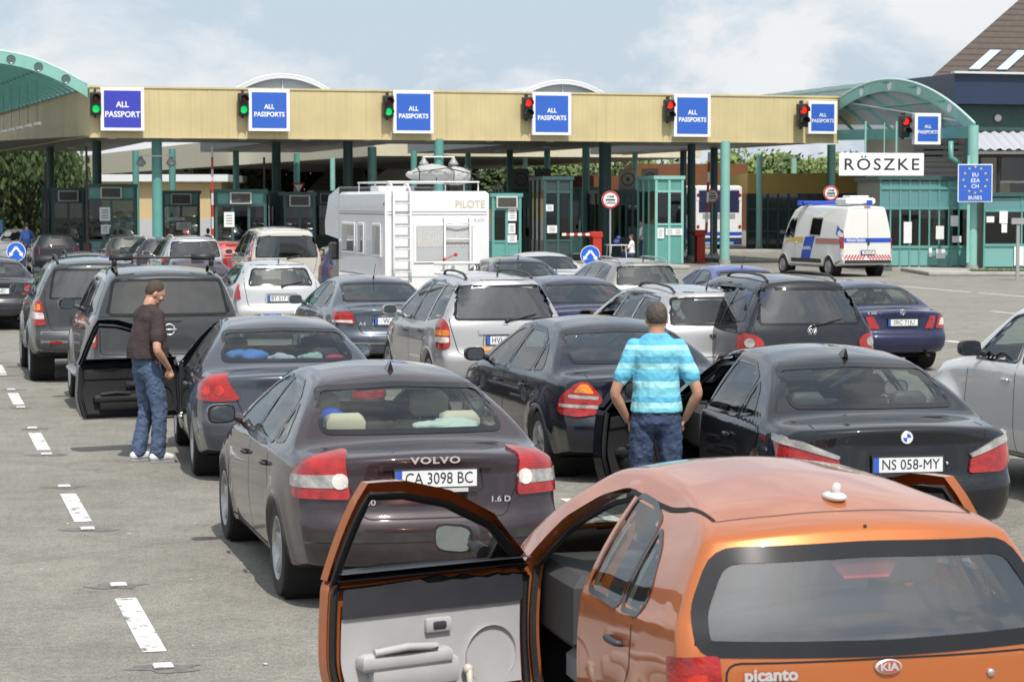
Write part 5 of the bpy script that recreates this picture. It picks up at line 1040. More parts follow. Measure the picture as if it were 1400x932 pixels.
for k in range(3):
    a = e0 + Vector((30, 6, 0)) * (.055 + .052 * k) + (ridge - e0 - Vector((30, 6, 0)) * .0) * .0; s_ = (ridge - e0); s2 = Vector((s_.x, s_.y, s_.z)); p0 = a + s2 * .06 + nrm * .14; p1 = p0 + s2 * .20; b = MB(); w_ = Vector((.62, .12, 0)); b.add([p0, p0 + w_, p1 + w_, p1, p0 - nrm * .1, p0 + w_ - nrm * .1, p1 + w_ - nrm * .1, p1 - nrm * .1], [(0, 1, 2, 3), (0, 4, 5, 1), (1, 5, 6, 2), (3, 2, 6, 7), (0, 3, 7, 4)]); b.build('roof_window', mat('rooflight', (.45, .55, .65), .1, coat=1.), H1)
b = MB(); b.box(e0.x + .6, e0.x + 26, e0.y + 2, e0.y + 16, 0, 9.2, None); b.build('wall', WALLB, H1)
H2 = thing('building', (0, 0, 0), 0, 'beige rendered block with small windows behind the star sign', 'building'); d2 = 108; xl = at(1228, 277, d2).x
b = MB(); b.box(xl, xl + 22, d2, d2 + 10, 0, 6.0); b.build('wall', WALLB, H2)
for px, py, w_, h_ in ((1276, 207, .9, .7), (1390, 218, 1.8, 2.0), (1303, 198, .5, .6), (1268, 250, .8, 1.0), (1395, 257, .9, .7)):
    p = at(px, py, d2); b = MB(); b.box(p.x - w_ / 2, p.x + w_ / 2, d2 - .04, d2 + .02, p.z - h_ / 2, p.z + h_ / 2); q = b.build('window', G_OPQ, H2); b = MB(); b.box(p.x - w_ / 2 - .08, p.x + w_ / 2 + .08, d2 - .09, d2 - .045, p.z - h_ / 2 - .1, p.z - h_ / 2); b.build('sill', SW, q)
b = MB(); p = at(1290, 227, d2); [b.box(p.x - 1.4, p.x + 1.6, d2 - .12, d2 - .02, p.z - 1.1 + .27 * k, p.z - .92 + .27 * k) for k in range(8)]; b.build('louvres', mat('louvre_grey', (.34, .34, .35), .5), H2)
o = thing('porch_roof', (0, 0, 0), 0, 'corrugated white porch roof at the right edge', 'roof'); p = at(1338, 196, 96); b = MB()
V = []; nW = 60
for i in range(nW + 1): x = p.x + 6.0 * i / nW; dz = .05 * math.sin(i * 1.6); V += [(x, 96, p.z - .25 + dz), (x, 99, p.z + .55 + dz)]
b.add(V, [(2 * i, 2 * i + 2, 2 * i + 3, 2 * i + 1) for i in range(nW)]); b.build('sheet', mat('corrugated', (.45, .46, .50), .4), o); b = MB(); b.tube([(p.x - .1, 95.9, p.z - .45), (p.x + 6, 95.9, p.z - .45)], .14, 8); b.build('gutter', BLK, o)
for x in (.1, .9, 5): b = MB(); b.tube([(p.x + x, 96.3, 0), (p.x + x, 96.3, p.z - .3)], .08, 8); b.build('post', BLK, o)
b = MB(); b.tube([(at(1300, 193, 86).x, 86, at(1300, 193, 86).z), (at(1300, 210, 86).x, 86, at(1300, 215, 86).z), (at(1313, 225, 86).x, 86, at(1313, 225, 86).z)], .10, 10); o = b.build('drain_pipe', TEAL, None, smooth=True); tag(o, 'teal drain pipe bending towards the column at the right', 'pipe')
# ------------------------------------------------------------------ far buildings
YW = mat('yellow_render', (.52, .36, .10), .8, var=.05); TAN = mat('tan_render', (.52, .40, .22), .85, var=.05); RUST = mat('rust_render', (.16, .06, .025), .8, var=.08)
def block(name, x0p, x1p, d, z0, z1, m, lab, parts=(), depth=10):
    xa, xb = at(x0p, 277, d).x, at(x1p, 277, d).x; o = thing(name, ((xa + xb) / 2, d, 0), 0, lab, 'building'); h = (xb - xa) / 2; b = MB(); b.box(-h, h, 0, depth, z0, z1); b.build('wall', m, o); return o, h
o, h = block('building', 1022, 1206, 126, 3.05, 4.15, YW, 'yellow-banded customs building behind the police van'); b = MB(); b.box(-h, h, .2, 9, 0, 3.05); b.build('glazed_front', mat('glazed_dark', (.025, .05, .05), .08, coat=1), o)
for k in range(14): b = MB(); x = -h + 2 * h * k / 13; b.box(x - .05, x + .05, .08, .2, 0, 3.05); b.build('mullion', TEALD, o)
for z in (1.0, 2.2): b = MB(); b.box(-h, h, .1, .19, z - .05, z + .05); b.build('transom', TEALD, o)
o, h = block('building', 864, 1022, 146, 0, 5.0, RUST, 'rust-brown wall behind the coach'); b = MB(); b.box(-h, h, -.05, 0, 0, .8); b.build('plinth', KERB, o)
o, h = block('building', 700, 864, 150, 0, 4.3, mat('ochre_dark', (.30, .20, .06), .8, var=.08), 'ochre wall seen between the booths right of the motorhome'); b = MB(); b.box(-h, h, -.06, -.01, 2.9, 4.3); b.build('dark_band', RUST, o)
o, h = block('building', 60, 303, 148, 0, 3.9, TAN, 'long tan building with a white roof edge behind the left booths'); b = MB(); b.box(-h - .5, h + .5, -.7, 10, 3.9, 4.35); b.build('roof_edge', mat('roof_white', (.62, .64, .66), .5), o); b = MB(); b.box(-h, h, -.04, -.0, 0, 1.5); b.build('socle', mat('socle', (.42, .42, .44), .8), o)
b = MB(); b.box(h * .30, h * .30 + 1.0, -.05, -.01, 1.0, 3.0); b.build('door_panel', SW, o)
def gable(px0, px1, d, ze, zr, wallm, roofm, lab, turn=False):
    xa, xb = at(px0, 277, d).x, at(px1, 277, d).x; h = (xb - xa) / 2; o = thing('house', ((xa + xb) / 2, d, 0), 0, lab, 'house')
    if not turn:
        b = MB(); b.add([(-h, 0, 0), (h, 0, 0), (h, 0, ze), (0, 0, zr), (-h, 0, ze), (-h, 9, 0), (h, 9, 0), (h, 9, ze), (0, 9, zr), (-h, 9, ze)], [(0, 1, 2, 3, 4), (9, 8, 7, 6, 5), (1, 6, 7, 2), (0, 4, 9, 5)]); b.build('wall', wallm, o)
        b = MB(); b.add([(-h - .5, -.5, ze - .35), (0, -.5, zr + .05), (0, 9.5, zr + .05), (-h - .5, 9.5, ze - .35), (h + .5, -.5, ze - .35), (h + .5, 9.5, ze - .35)] + [(-h - .5, -.5, ze - .2), (0, -.5, zr + .25), (0, 9.5, zr + .25), (-h - .5, 9.5, ze - .2), (h + .5, -.5, ze - .2), (h + .5, 9.5, ze - .2)], [(0, 1, 2, 3), (1, 4, 5, 2), (6, 9, 8, 7), (7, 8, 11, 10), (0, 6, 7, 1), (1, 7, 10, 4), (3, 9, 6, 0), (4, 10, 11, 5)]); b.build('roof', roofm, o)
    else:
        b = MB(); b.box(-h, h, 0, 8, 0, ze); b.build('wall', wallm, o); b = MB(); b.add([(-h - .3, -.4, ze - .1), (h + .3, -.4, ze - .1), (h - 1, 4, zr), (-h + 2.5, 4, zr), (-h - .3, 8.4, ze - .1), (h + .3, 8.4, ze - .1)], [(0, 1, 2, 3), (3, 2, 5, 4), (0, 3, 4), (1, 5, 2)]); b.build('roof', roofm, o)
    b = MB(); b.box(-.5, .5, -.05, 0, 1.2, 2.4); q = b.build('window', G_OPQ, o); return o
SLATE = tilemat('grey_slates', (.16, .155, .15), .3)
gable(418, 500, 170, 3.0, 6.3, mat('cream_wall', (.55, .50, .38), .8), SLATE, 'house with a grey roof above the nearly black booth', True); gable(500, 636, 176, 4.0, 6.6, mat('white_wall', (.72, .73, .72), .8), SLATE, 'white gabled house behind the motorhome')
# ------------------------------------------------------------------ trees
def leafmat(name, col):
    if name in MATS: return MATS[name]
    m, nt, b = newmat(name); L = nt.links.new; oi = nt.nodes.new('ShaderNodeNewGeometry'); n = nt.nodes.new('ShaderNodeMapRange'); n.inputs['To Min'].default_value = .6; n.inputs['To Max'].default_value = 1.5; L(oi.outputs['Random Per Island'], n.inputs['Value']); mm = nt.nodes.new('ShaderNodeVectorMath'); mm.operation = 'SCALE'; mm.inputs[0].default_value = col; L(n.outputs[0], mm.inputs['Scale']); L(mm.outputs[0], b.inputs['Base Color']); b.inputs['Roughness'].default_value = .6
    MATS[name] = m; return m
BARK = mat('bark', (.09, .07, .05), .9, var=.2)
def tree(x, y, h, r, col, lab, n=5000, seed=1, leaf=.16, low=.25, droop=0., name='tree', squash=1.):
    rn = random.Random(seed); o = thing(name, (x, y, 0), 0, lab, 'tree', 'trees beyond the border station'); b = MB(); th = h * (low + .15); b.tube([(0, 0, 0), (.05, 0, th * .5), (0, 0, th)], [h * .035, h * .028, h * .02], 8)
    cl = []
    for k in range(16):
        a = rn.uniform(0, 2 * PI); q = rn.uniform(.0, .75) ** .7 * r; z = h * rn.uniform(low + .12, .86); c = Vector((q * math.cos(a), q * math.sin(a), z)); cl.append((c, rn.uniform(.28, .46) * r)); b.tube([(0, 0, th * rn.uniform(.6, 1)), c * .6 + Vector((0, 0, z * .38)), c], [h * .014, h * .009, h * .004], 5)
    b.build('trunk', BARK, o); V = np.zeros((n * 4, 3)); 
    for i in range(n):
        c, rr = cl[rn.randrange(16)]; u = Vector((rn.gauss(0, 1), rn.gauss(0, 1), rn.gauss(0, 1))).normalized(); p = c + u * rr * (rn.random() ** .33) * rn.uniform(.85, 1.2); p.z = (p.z - h * .5) * squash + h * .5
        p.z = max(p.z - droop * rn.random() ** 2 * h * .4, .2); a = Vector((rn.gauss(0, 1), rn.gauss(0, 1), rn.gauss(0, .6))).normalized(); w = a.orthogonal().normalized(); s_ = leaf * rn.uniform(.6, 1.4)
        if droop: a = (a * .4 + Vector((0, 0, -1))).normalized(); w = a.orthogonal().normalized()
        V[i * 4] = p - a * s_; V[i * 4 + 1] = p + w * s_ * .55; V[i * 4 + 2] = p + a * s_; V[i * 4 + 3] = p - w * s_ * .55
    me = bpy.data.meshes.new('crown'); me.from_pydata(V.tolist(), [], [(4 * i, 4 * i + 1, 4 * i + 2, 4 * i + 3) for i in range(n)]); me.materials.append(leafmat('leaf_%.2f_%.2f' % (col[0], col[1]), col)); q = bpy.data.objects.new('crown', me); COL.objects.link(q); q.parent = o; return o
GD, GM, GLM = (.045, .075, .022), (.07, .11, .03), (.12, .17, .04)
i_ = 0
for px, d, h_, r_, col, lab in [(8, 118, 6.4, 4.2, GD, 'drooping dark tree at the left edge'), (45, 125, 5.6, 3.2, GD, 'second dark tree right beside the drooping tree'), (-40, 128, 7, 4, GD, 'dark tree cut off by the left edge')]:
    i_ += 1; c = at(px, 277, d); tree(c.x, d, h_, r_, col, lab, 9000, i_, .17, .05, .35, squash=1.1)
for px, d, h_, r_, col in [(312, 178, 6.0, 3.4, GM), (345, 185, 6.4, 3.5, GD), (385, 182, 5.6, 3.0, GM), (440, 195, 6.5, 3.5, GD), (525, 190, 6.6, 3.5, GM), (655, 178, 6.2, 3.6, GD), (690, 185, 6.8, 3.8, GM), (730, 180, 6.3, 3.4, GM), (785, 188, 6.3, 3.6, GLM), (845, 182, 6.2, 3.5, GM), (885, 176, 5.9, 3.4, GLM), (930, 180, 6.0, 3.6, GLM), (985, 172, 6.3, 3.6, GLM), (1035, 168, 6.2, 3.6, GLM), (1080, 165, 6.0, 3.4, GLM), (1120, 162, 6.2, 3.5, GM), (1165, 160, 6.0, 3.4, GLM), (1210, 165, 6.2, 3.4, GM)]:
    i_ += 1; c = at(px, 277, d); tone = {GD: 'dark green', GM: 'mid green', GLM: 'bright green'}[col]
    where = 'at the far left' if px < 300 else 'left of the motorhome' if px < 460 else 'behind the motorhome roof' if px < 700 else 'behind the tall dark booth' if px < 870 else 'above the brown wall' if px < 1025 else 'above the yellow band'
    tree(c.x, d, h_, r_, col, '%s tree %s, %s from the left in the far row' % (tone, where, 'first second third fourth fifth sixth seventh eighth ninth tenth eleventh twelfth thirteenth fourteenth fifteenth sixteenth seventeenth eighteenth'.split()[i_ - 4]), 3000, i_, .26, .12)
b = MB(); rn = random.Random(9); V = []; F = []
for k in range(16000):
    x = rn.uniform(-85, 110); y = 215 + rn.uniform(-4, 4); z = rn.random() * (3.6 + .9 * math.sin(x * .31) + .7 * math.sin(x * .83 + 1)); a = Vector((rn.gauss(0, 1), rn.gauss(0, 1), rn.gauss(0, 1))).normalized(); w = a.orthogonal(); w.normalize(); p = Vector((x, y, z)); s_ = rn.uniform(.3, .7); i = len(V); V += [p - a * s_, p + w * s_ * .6, p + a * s_, p - w * s_ * .6]; F.append((i, i + 1, i + 2, i + 3))
b.add(V, F); o = b.build('hedge_belt', leafmat('leaf_far', (.06, .10, .03))); tag(o, 'belt of far-off bushes closing the horizon', 'bushes', kind='stuff')
p = at(18, 300, 110); b = MB(); b.box(-1.15, .05, -.05, .05, 0, 1.75); o = b.build('billboard', mat('poster_green', (.06, .25, .05), .5)); o.location = (p.x - .1, 108, 0); b = MB(); b.box(-1.15, .05, -.06, -.051, 1.15, 1.75); b.build('poster_sky', mat('poster_blue', (.15, .4, .8), .5), o); tag(o, 'poster board with blue sky over green field at the left edge', 'billboard')
# ------------------------------------------------------------------ motorhome
CW = mat('camper_white', (.74, .75, .76), .3, coat=.5, var=.03, dirt=.06); CGREY = mat('camper_stripe', (.22, .23, .28), .5); CTR = mat('curtain', (.5, .5, .49), .8, bump=.6, bscale=18); TUBE = mat('white_tube', (.70, .70, .70), .3)
cx_ = (598 - 700) / FPX * 49; cm = thing('motorhome', (cx_, 49, 0), math.radians(16.5), 'white motorhome with a roof ladder, bike rack and wrapped luggage on top', 'motorhome')
W2, LC = 1.14, 6.3
b = MB(); b.box(-W2, W2, 0, 4.6, .45, 2.80, None, .06); b.build('body', CW, cm, auto=30)
b = MB(); b.add([(s_ * W2, y, z) for s_ in (-1, 1) for y, z in ((4.55, 1.72), (6.1, 1.82), (6.15, 2.1), (5.7, 2.72), (4.55, 2.92))], [(0, 1, 2, 3, 4), (9, 8, 7, 6, 5), (0, 5, 6, 1), (1, 6, 7, 2), (2, 7, 8, 3), (3, 8, 9, 4)]); b.build('overcab', CW, cm)
b = MB(); b.add([(s_ * .95, y, z) for s_ in (-1, 1) for y, z in ((4.5, .4), (6.4, .4), (6.4, .95), (5.9, 1.1), (5.4, 1.72), (4.5, 1.75))], [(0, 1, 2, 3, 4, 5), (11, 10, 9, 8, 7, 6)] + [(i, (i + 1) % 6 + 0, (i + 1) % 6 + 6, i + 6) for i in range(6)]); b.build('cab', mat('cab_dark', (.03, .035, .04), .25), cm)
for (y, r_) in ((1.3, .33), (5.4, .33)):
    for s_ in (-1, 1): place_wheel(cm, s_ * .98, y, r_, .2, 0, s_)
for nm, y0, y1, z0, z1, t in (('long', 2.85, 4.2, 1.42, 2.12, 0), ('narrow', 1.95, 2.5, 1.42, 2.12, 0), ('rear', .32, 1.12, 1.40, 2.12, 0)):
    b = MB(); b.box(-W2 - .03, -W2 - .002, y0, y1, z0, z1, None, .01); w_ = b.build('window', SW, cm); b = MB(); b.box(-W2 - .036, -W2 - .031, y0 + .07, y1 - .07, z0 + .06, z1 - .06); b.build('pane', mat('pane_dark', (.07, .06, .05), .08, coat=1), w_); b = MB(); b.box(-W2 - .040, -W2 - .037, y1 - .07 - (y1 - y0) * .38, y1 - .09, z0 + .08, z1 - .08); b.build('curtain', CTR, w_)
b = MB()
for z in (2.36, .98, 2.30): b.box(-W2 - .006, -W2 + .001, 0.06, 4.5, z, z + (.025 if z < 2.35 else .012)); b.box(-W2 + .05, W2 - .05, -.006, .001, z, z + .012)
b.build('trim_lines', CGREY, cm); b = MB(); b.box(-W2 - .012, -W2, 1.55, 2.05, .55, .95, None, .004); b.build('hatch', CW, cm); b = MB(); b.box(-W2 - .01, -W2, .35, .55, .6, .95); b.build('gas_locker', mat('hatch_beige', (.55, .52, .4), .5), cm); b = MB(); b.box(-W2 - .02, -W2 - .0, .05, .10, 2.50, 2.56); b.build('marker_lamp', RED, cm)
b = MB(); b.box(-.52, .82, -.03, -.002, 1.28, 2.12, None, .012); w_ = b.build('rear_window', SW, cm); b = MB(); b.box(-.47, .77, -.037, -.031, 1.33, 2.07, None); b.build('pane', mat('camper_pane', (.42, .44, .45), .08, coat=1, bump=.0), w_); b = MB(); V = []; n_ = 60
for i in range(n_ + 1): x = -.45 + 1.2 * i / n_; y = -.041 - .006 * math.sin(i * 1.9); V += [(x, y, 1.62), (x, y, 2.04)]
b.add(V, [(2 * i, 2 * i + 2, 2 * i + 3, 2 * i + 1) for i in range(n_)]); b.build('curtain', CTR, w_)
# ladder
b = MB()
for x in (-.98, -.62): b.tube([(x, -.16, .88), (x, -.14, 1.2), (x, -.14, 2.78), (x, .10, 2.95), (x, .4, 2.93)], .020, 8); b.tube([(x, 0, 1.15), (x, -.14, 1.15)], .014, 6); b.tube([(x, 0, 2.3), (x, -.14, 2.3)], .014, 6)
for z in [1.1 + .24 * k for k in range(8)]: b.tube([(-.98, -.14, z), (-.62, -.14, z)], .016, 6)
b.build('ladder', TUBE, cm, smooth=True)
b = MB()
for x in (.14, .70): b.tube([(x, -.02, 2.24), (x, -.10, 2.22), (x, -.10, 1.25), (x, -.45, 1.22), (x, -.48, .72), (x, -.06, .70)], .022, 8)
for z, y in ((1.28, -.42), (1.08, -.48), (.86, -.48)): b.tube([(-.18, y, z), (1.02, y, z)], .032, 8)
b.tube([(.14, -.1, 1.78), (.70, -.1, 1.78)], .018, 6); b.tube([(.14, -.10, 2.1), (.42, -.16, 2.14), (.70, -.10, 2.1)], .016, 6)
bk = b.build('bike_rack', TUBE, cm, smooth=True); b = MB(); [b.ell((x, -.2, 1.36 + .1 * k), (.04, .04, .04), 8, 6) for k, x in enumerate((.1, .35))]; b.tube([(.1, -.2, 1.36), (.35, -.2, 1.46)], .012); b.build('clamp_arm', RW, bk)
b = MB()
for x in (-1.0, 1.0): b.tube([(x, .3, 3.0), (x, 3.2, 3.0)], .018, 6); [b.tube([(x, y, 2.8), (x, y, 3.0)], .014, 6) for y in (.35, 1.5, 3.1)]
for y in (.3, 1.2, 2.2, 3.2): b.tube([(-1.0, y, 3.0), (1.0, y, 3.0)], .018, 6)
b.build('roof_rack', TUBE, cm); b = MB(); b.box(-.9, -.1, 1.6, 2.4, 2.8, 2.92, None, .02); b.build('roof_hatch', CW, cm)
text('PILOTE', .22, mat('pale_gold', (.55, .50, .35), .5), 'lettering', cm, TR(.72, -.004, 2.52), .002, .002, sx=.95); text('R 470', .10, mat('pale_grey', (.5, .52, .56), .5), 'lettering', cm, TR(.92, -.004, 2.18), .002, .001)
for s_ in (-1, 1): b = MB(); b.box(s_ * .95 - .1, s_ * .95 + .1, -.03, 0, .60, .84, None, .01); b.build('tail_light', RED, cm)
b = MB(); b.box(-W2, W2, -.1, .1, .35, .55, None, .03); b.build('bumper', CW, cm)
lug = cloth('wrapped_luggage', (.35, 1.1, 3.18), (.72, .55, .26), mat('tarp_grey', (.38, .38, .37), .55, bump=.5, bscale=6), cm, 31); tag(lug, 'grey tarpaulin-wrapped luggage tied on the motorhome roof', 'luggage')
b = MB(); [b.tube([(-.25 + .38 * k, .56, 2.98), (-.22 + .38 * k, .62, 3.22), (-.2 + .36 * k, 1.0, 3.36), (-.1 + .36 * k, 1.5, 3.2)], .013, 5) for k in range(4)]; b.tube([(-.4, .55, 3.2), (.35, .50, 3.3), (1.05, .6, 3.15)], .013, 5); q = b.build('strap', BLK, lug)
b = MB(); b.box(-.32, -.06, -.2, .14, -.2, .2, TR(-.95, 5.0, 1.45), .04); b.build('wing_mirror', BLK, cm)
# ------------------------------------------------------------------ police van
PW = paint('paint_van_white', (.66, .66, .64), 0., .10); PVAN = dict(MPV); PVAN.update(L=5.4, W=1.0, H=2.5, tum=.075, tcurve=.02, kr=.03, kp=6, shoulder=.01, rb=.08, rc=.06, crown=.05,
    top=[(0, 2.44), (.3, 2.46), (2.5, 2.5), (3.8, 2.48), (4.15, 2.36), (4.55, 1.75), (4.75, 1.35), (5.2, 1.12), (5.4, .95)], bot=[(0, .42), (.6, .34), (4.8, .28), (5.4, .3)], belt=[(0, 1.35), (3.4, 1.35), (4.6, 1.25), (5.1, 1.0), (5.4, .8)],
    rear=[(.3, .06), (.42, 0), (.60, 0), (.64, .05), (1.4, .05), (2.3, .08), (2.5, .13)], plan=[(0, .97), (.3, .995), (1, 1.0), (4.2, .99), (4.9, .95), (5.4, .8)], axles=[1.05, 4.55], wr=.34, ar=.40, spokes=0,
    side_glass=[[(4.55, 1.32), (4.25, 1.95), (3.75, 2.02), (3.72, 1.32)], [(2.55, 1.38), (2.55, 2.02), (1.75, 2.02), (1.75, 1.38)]], rear_glass=None, wind_glass=[(-.80, 1.4), (.80, 1.4), (.70, 2.2), (-.70, 2.2)],
    door_seams=[[(3.62, 2.2), (3.60, .35)], [(2.65, 2.2), (2.65, .9), (2.65, .35)], [(4.62, 1.3), (4.6, .8), (4.55, .35)]], handles=[(3.5, 1.15)], mirror_at=(-1.06, 4.25, 1.45), lid=[(-.90, 2.36), (-.92, .66), (.92, .66), (.90, 2.36)],
    lights=[dict(poly=[(-1.0, .98), (-1.0, 1.36), (-.905, 1.40), (-.905, .98)], m='r', phi=14, r=.02), dict(poly=[(-.99, .74), (-.99, .98), (-.91, .98), (-.91, .74)], m='c', phi=14, r=.02)], plate=(.1, .84), rails=[], mirror_m=BLK)
pv, pvp, pvs, _ = car(PVAN, 'police_van', 1187, 79.5, 20, PW, 'white police van with blue bands, red chevrons and roof lamps, facing away', 'van', near=1, group=None, glass=G_DARK, interior=None, txt='RR 05-37')
PB_ = mat('police_blue', (.02, .07, .42), .35); PR_ = mat('chevron_red', (.45, .03, .03), .4); GOLD = mat('police_gold', (.55, .38, .10), .4)
b = MB(); ribbon(b, pvp['B'], [(-.90, 1.26), (.90, 1.26)], .16, .004, False, .1); ribbon(b, pvp['B'], [(-.93, 1.25), (-.93, 2.3)], .06, .004, False, .1); ribbon(b, pvp['B'], [(.93, 1.25), (.93, 2.3)], .06, .004, False, .1); b.build('blue_band', PB_, pv); text('RENDŐRSÉG', .13, SW, 'lettering', pv, TR(-.46, pvp['B'].hit(-.4, 1.26, .01)[0].y, 1.255), .001, .002)
for k in range(16):
    x = -.86 + k * .115; s_ = 1 if x < 0 else -1; b = MB(); ribbon(b, pvp['B'], [(x - s_ * .05, .60), (x + s_ * .07, .76)][::1], .05, .005, False, .1)
    if abs(x) > .06: b.build('chevron', PR_, pv)
panel('blue_flash', pvp['L'], [(3.15, .56), (2.85, 1.36), (2.1, 1.36), (2.45, .56)], .006, PB_, pv, cell=.2); text('RENDŐRSÉG', .15, SW, 'lettering', pv, TR(-1.013, 2.65, .95) @ Matrix.Rotation(-PI / 2, 4, 'Z'), .001, .002, sx=.75)
panel('gold_band', pvp['L'], [(4.5, 1.16), (4.5, 1.32), (2.95, 1.34), (3.02, 1.16)], .005, GOLD, pv, cell=.2); panel('hatched_band', pvp['L'], [(2.05, 1.12), (2.05, 1.32), (.25, 1.32), (.25, 1.12)], .005, mat('hatch_redgrey', (.36, .17, .15), .5), pv, cell=.2)
panel('bumper_trim', pvp['B'], roundpoly([(-.98, .36), (.98, .36), (.98, .58), (-.98, .58)], .02), .012, BLK, pv, cell=.1, skirt=.02); panel('side_trim', pvp['L'], [(3.9, .46), (3.9, .60), (1.6, .60), (1.6, .46)], .01, BLK, pv, cell=.2, skirt=.01)
b = MB(); b.box(-.04, .04, -.02, .02, -.1, .1, TR(.02, pvp['B'].hit(0, 1.2, .01)[0].y, 1.2), .006); b.build('door_handle', BLK, pv); b = MB(); b.box(-.12, .12, 0, .03, 2.40, 2.43, TR(0, .08, 0)); b.build('brake_light', RED, pv); b = MB(); ribbon(b, pvp['B'], [(0, .64), (0, 2.36)], .015, .003, False, .1); b.build('door_gap', SEAM, pv)
b = MB(); b.box(-.62, .52, .5, 1.25, 2.50, 2.72, None, .05); b.box(-.42, .30, .55, 1.1, 2.72, 2.80, None, .02); b.build('roof_light_bar', CW, pv, auto=30)
for x, y in ((.22, .35), (-.95, 3.3)): b = MB(); b.cyl(x, y, 2.46, 2.64, .10, 14); b.build('blue_beacon', PB_, pv, auto=40)
b = MB(); b.box(-.9, .5, 3.1, 3.5, 2.48, 2.62, None, .04); b.build('beacon_bar', PB_, pv)
# ------------------------------------------------------------------ coach
cc = at(983, 277, 121); bu = thing('coach', (cc.x, 121, 0), math.radians(15), 'white and navy coach waiting beyond the canopy', 'coach'); b = MB(); b.box(-1.27, 1.27, 0, 12, .35, 3.45, None, .10); b.build('body', CW, bu, auto=30)
b = MB(); b.box(-1.12, 1.12, -.03, 0, 2.05, 3.2, None, .02); b.build('rear_window', mat('navy_glass', (.02, .025, .07), .06, coat=1), bu); b = MB(); b.box(-1.27, 1.27, -.02, 0, .85, 1.02); b.box(-1.29, -1.271, 0, 11.9, .6, 1.2); b.build('blue_stripe', PB_, bu); b = MB(); b.box(-1.29, -1.272, .4, 11.5, 1.9, 3.0); b.build('side_window', mat('navy_glass', (.02, .025, .07), .06, coat=1), bu)
b = MB(); b.box(-1.27, 1.27, -.03, 0, .35, .72); b.build('bumper', mat('navy_paint', (.02, .03, .1), .4), bu); b = MB(); b.box(-.9, .9, -.015, 0, 1.72, 1.98); b.build('engine_grille', mat('grille_grey', (.3, .3, .32), .5), bu); b = MB(); b.box(-.8, .8, -.05, 0, .38, .50); b.build('light_strip', mat('sky_strip', (.2, .4, .7), .4), bu)
for s_ in (-1, 1):
    for z in (1.3, 2.75, 2.95): b = MB(); b.cyl(0, 0, 0, .03, .085, 12, M=TR(s_ * 1.16, -.0, z) @ Matrix.Rotation(PI / 2, 4, 'X')); b.build('tail_light', RED if z != 2.75 else SW, bu)
    for y in (2.6, 9.2): place_wheel(bu, s_ * 1.12, y, .5, .28, 0, s_)
# white saloon parked beyond the booths
o_ = car(sc(SEDAN, L=4.5, W=.87, H=1.42), 'parked_car', 795, 118, 60, paint('paint_white', (.62, .62, .61), .05, .06), 'small white saloon parked beyond the tall dark booth', 'car', near=0, group=None)
# ------------------------------------------------------------------ the cars, one by one
def doorpolys(sp, yr, yf, zb):
    """outline of the front door from its window opening"""
    w = sp['side_glass'][0]; o = inset(w, -sp.get('door_e', .045)); o2 = inset(w, -.022); az, dz = w[0][1], w[-1][1]; dx = w[-1][0]
    sp['door_poly'] = [(yf, zb), (yf, az - .02)] + [(min(p[0], yf), p[1]) for p in o[1:-1]] + [(o[-1][0], dz), (yr, zb + .15), (yr + .05, zb)]
    sp['door_low'] = [(yf, zb), (yf, az - .012), (dx - .045, dz - .012), (yr, zb + .22), (yr + .05, zb)]
    sp['door_up'] = [(o2[0][0] - .01, az - .02)] + o2[1:-1] + [(o2[-1][0], dz - .02)]
# orange city hatchback, both front doors open
PO = paint('paint_orange', (.50, .145, .04), .4, .10, rough=.32)
K = dict(HATCH); K.update(L=3.5, W=.80, H=1.47, tum=.25, tcurve=.25, kr=.10, sig=.06, shoulder=.006, rb=.07, rc=.045, door_e=.032,
    top=[(0, 1.34), (.10, 1.365), (.5, 1.41), (1.1, 1.455), (1.6, 1.465), (2.0, 1.42), (2.5, 1.17), (2.80, 1.02), (3.2, .92), (3.5, .78)],
    bot=[(0, .26), (.5, .20), (3.0, .18), (3.5, .22)], belt=[(0, 1.0), (.5, .96), (.9, .93), (2.4, .90), (3.0, .84), (3.5, .66)],
    rear=[(.2, .12), (.33, .02), (.48, 0), (.58, .01), (.62, .05), (.90, .07), (.95, .09), (1.32, .27), (1.40, .36)],
    plan=[(0, .79), (.25, .80), (.7, .80), (2.4, .80), (3.0, .78), (3.5, .68)], axles=[.58, 2.95], wr=.285, ar=.32,
    side_glass=[[(2.46, .93), (2.20, 1.13), (1.92, 1.26), (1.68, 1.32), (1.53, 1.325), (1.50, .93)], [(1.42, .945), (1.46, 1.33), (1.22, 1.325), (1.0, 1.275), (.97, .945)], [(.935, .945), (.965, 1.26), (.80, 1.19), (.66, 1.04), (.70, .96)]],
    rear_glass=[(-.715, .90), (0, .885), (.715, .90), (.72, 1.05), (.60, 1.27), (0, 1.285), (-.60, 1.27), (-.72, 1.05)], rgr=.09, wind_glass=[(-.62, 1.02), (.62, 1.02), (.50, 1.31), (0, 1.34), (-.50, 1.31)],
    door_seams=[[(1.47, 1.40), (1.45, .24)], [(.76, .95), (.74, .75), (.86, .5), (.95, .24)], [(2.55, .9), (2.56, .24)]],
    handles=[(1.62, .80), (.92, .82)], mirror_at=(-.80, 2.20, .97), lid=[(-.62, .875), (-.60, .60), (.60, .60), (.62, .875)],
    lights=[dict(poly=[(-.80, .56), (-.83, .89), (-.645, .905), (-.615, .56)], m='r', phi=18), dict(poly=[(-.79, .60), (-.80, .70), (-.66, .71), (-.65, .60)], m='c', phi=18, off=.02, sub=1), dict(poly=[(-.755, .73), (-.76, .83), (-.69, .84), (-.68, .73)], m='b', phi=18, off=.02, sub=1)],
    plate=(.10, .70), hr3=True, seat_z=.36)
doorpolys(K, 1.45, 2.50, .30)
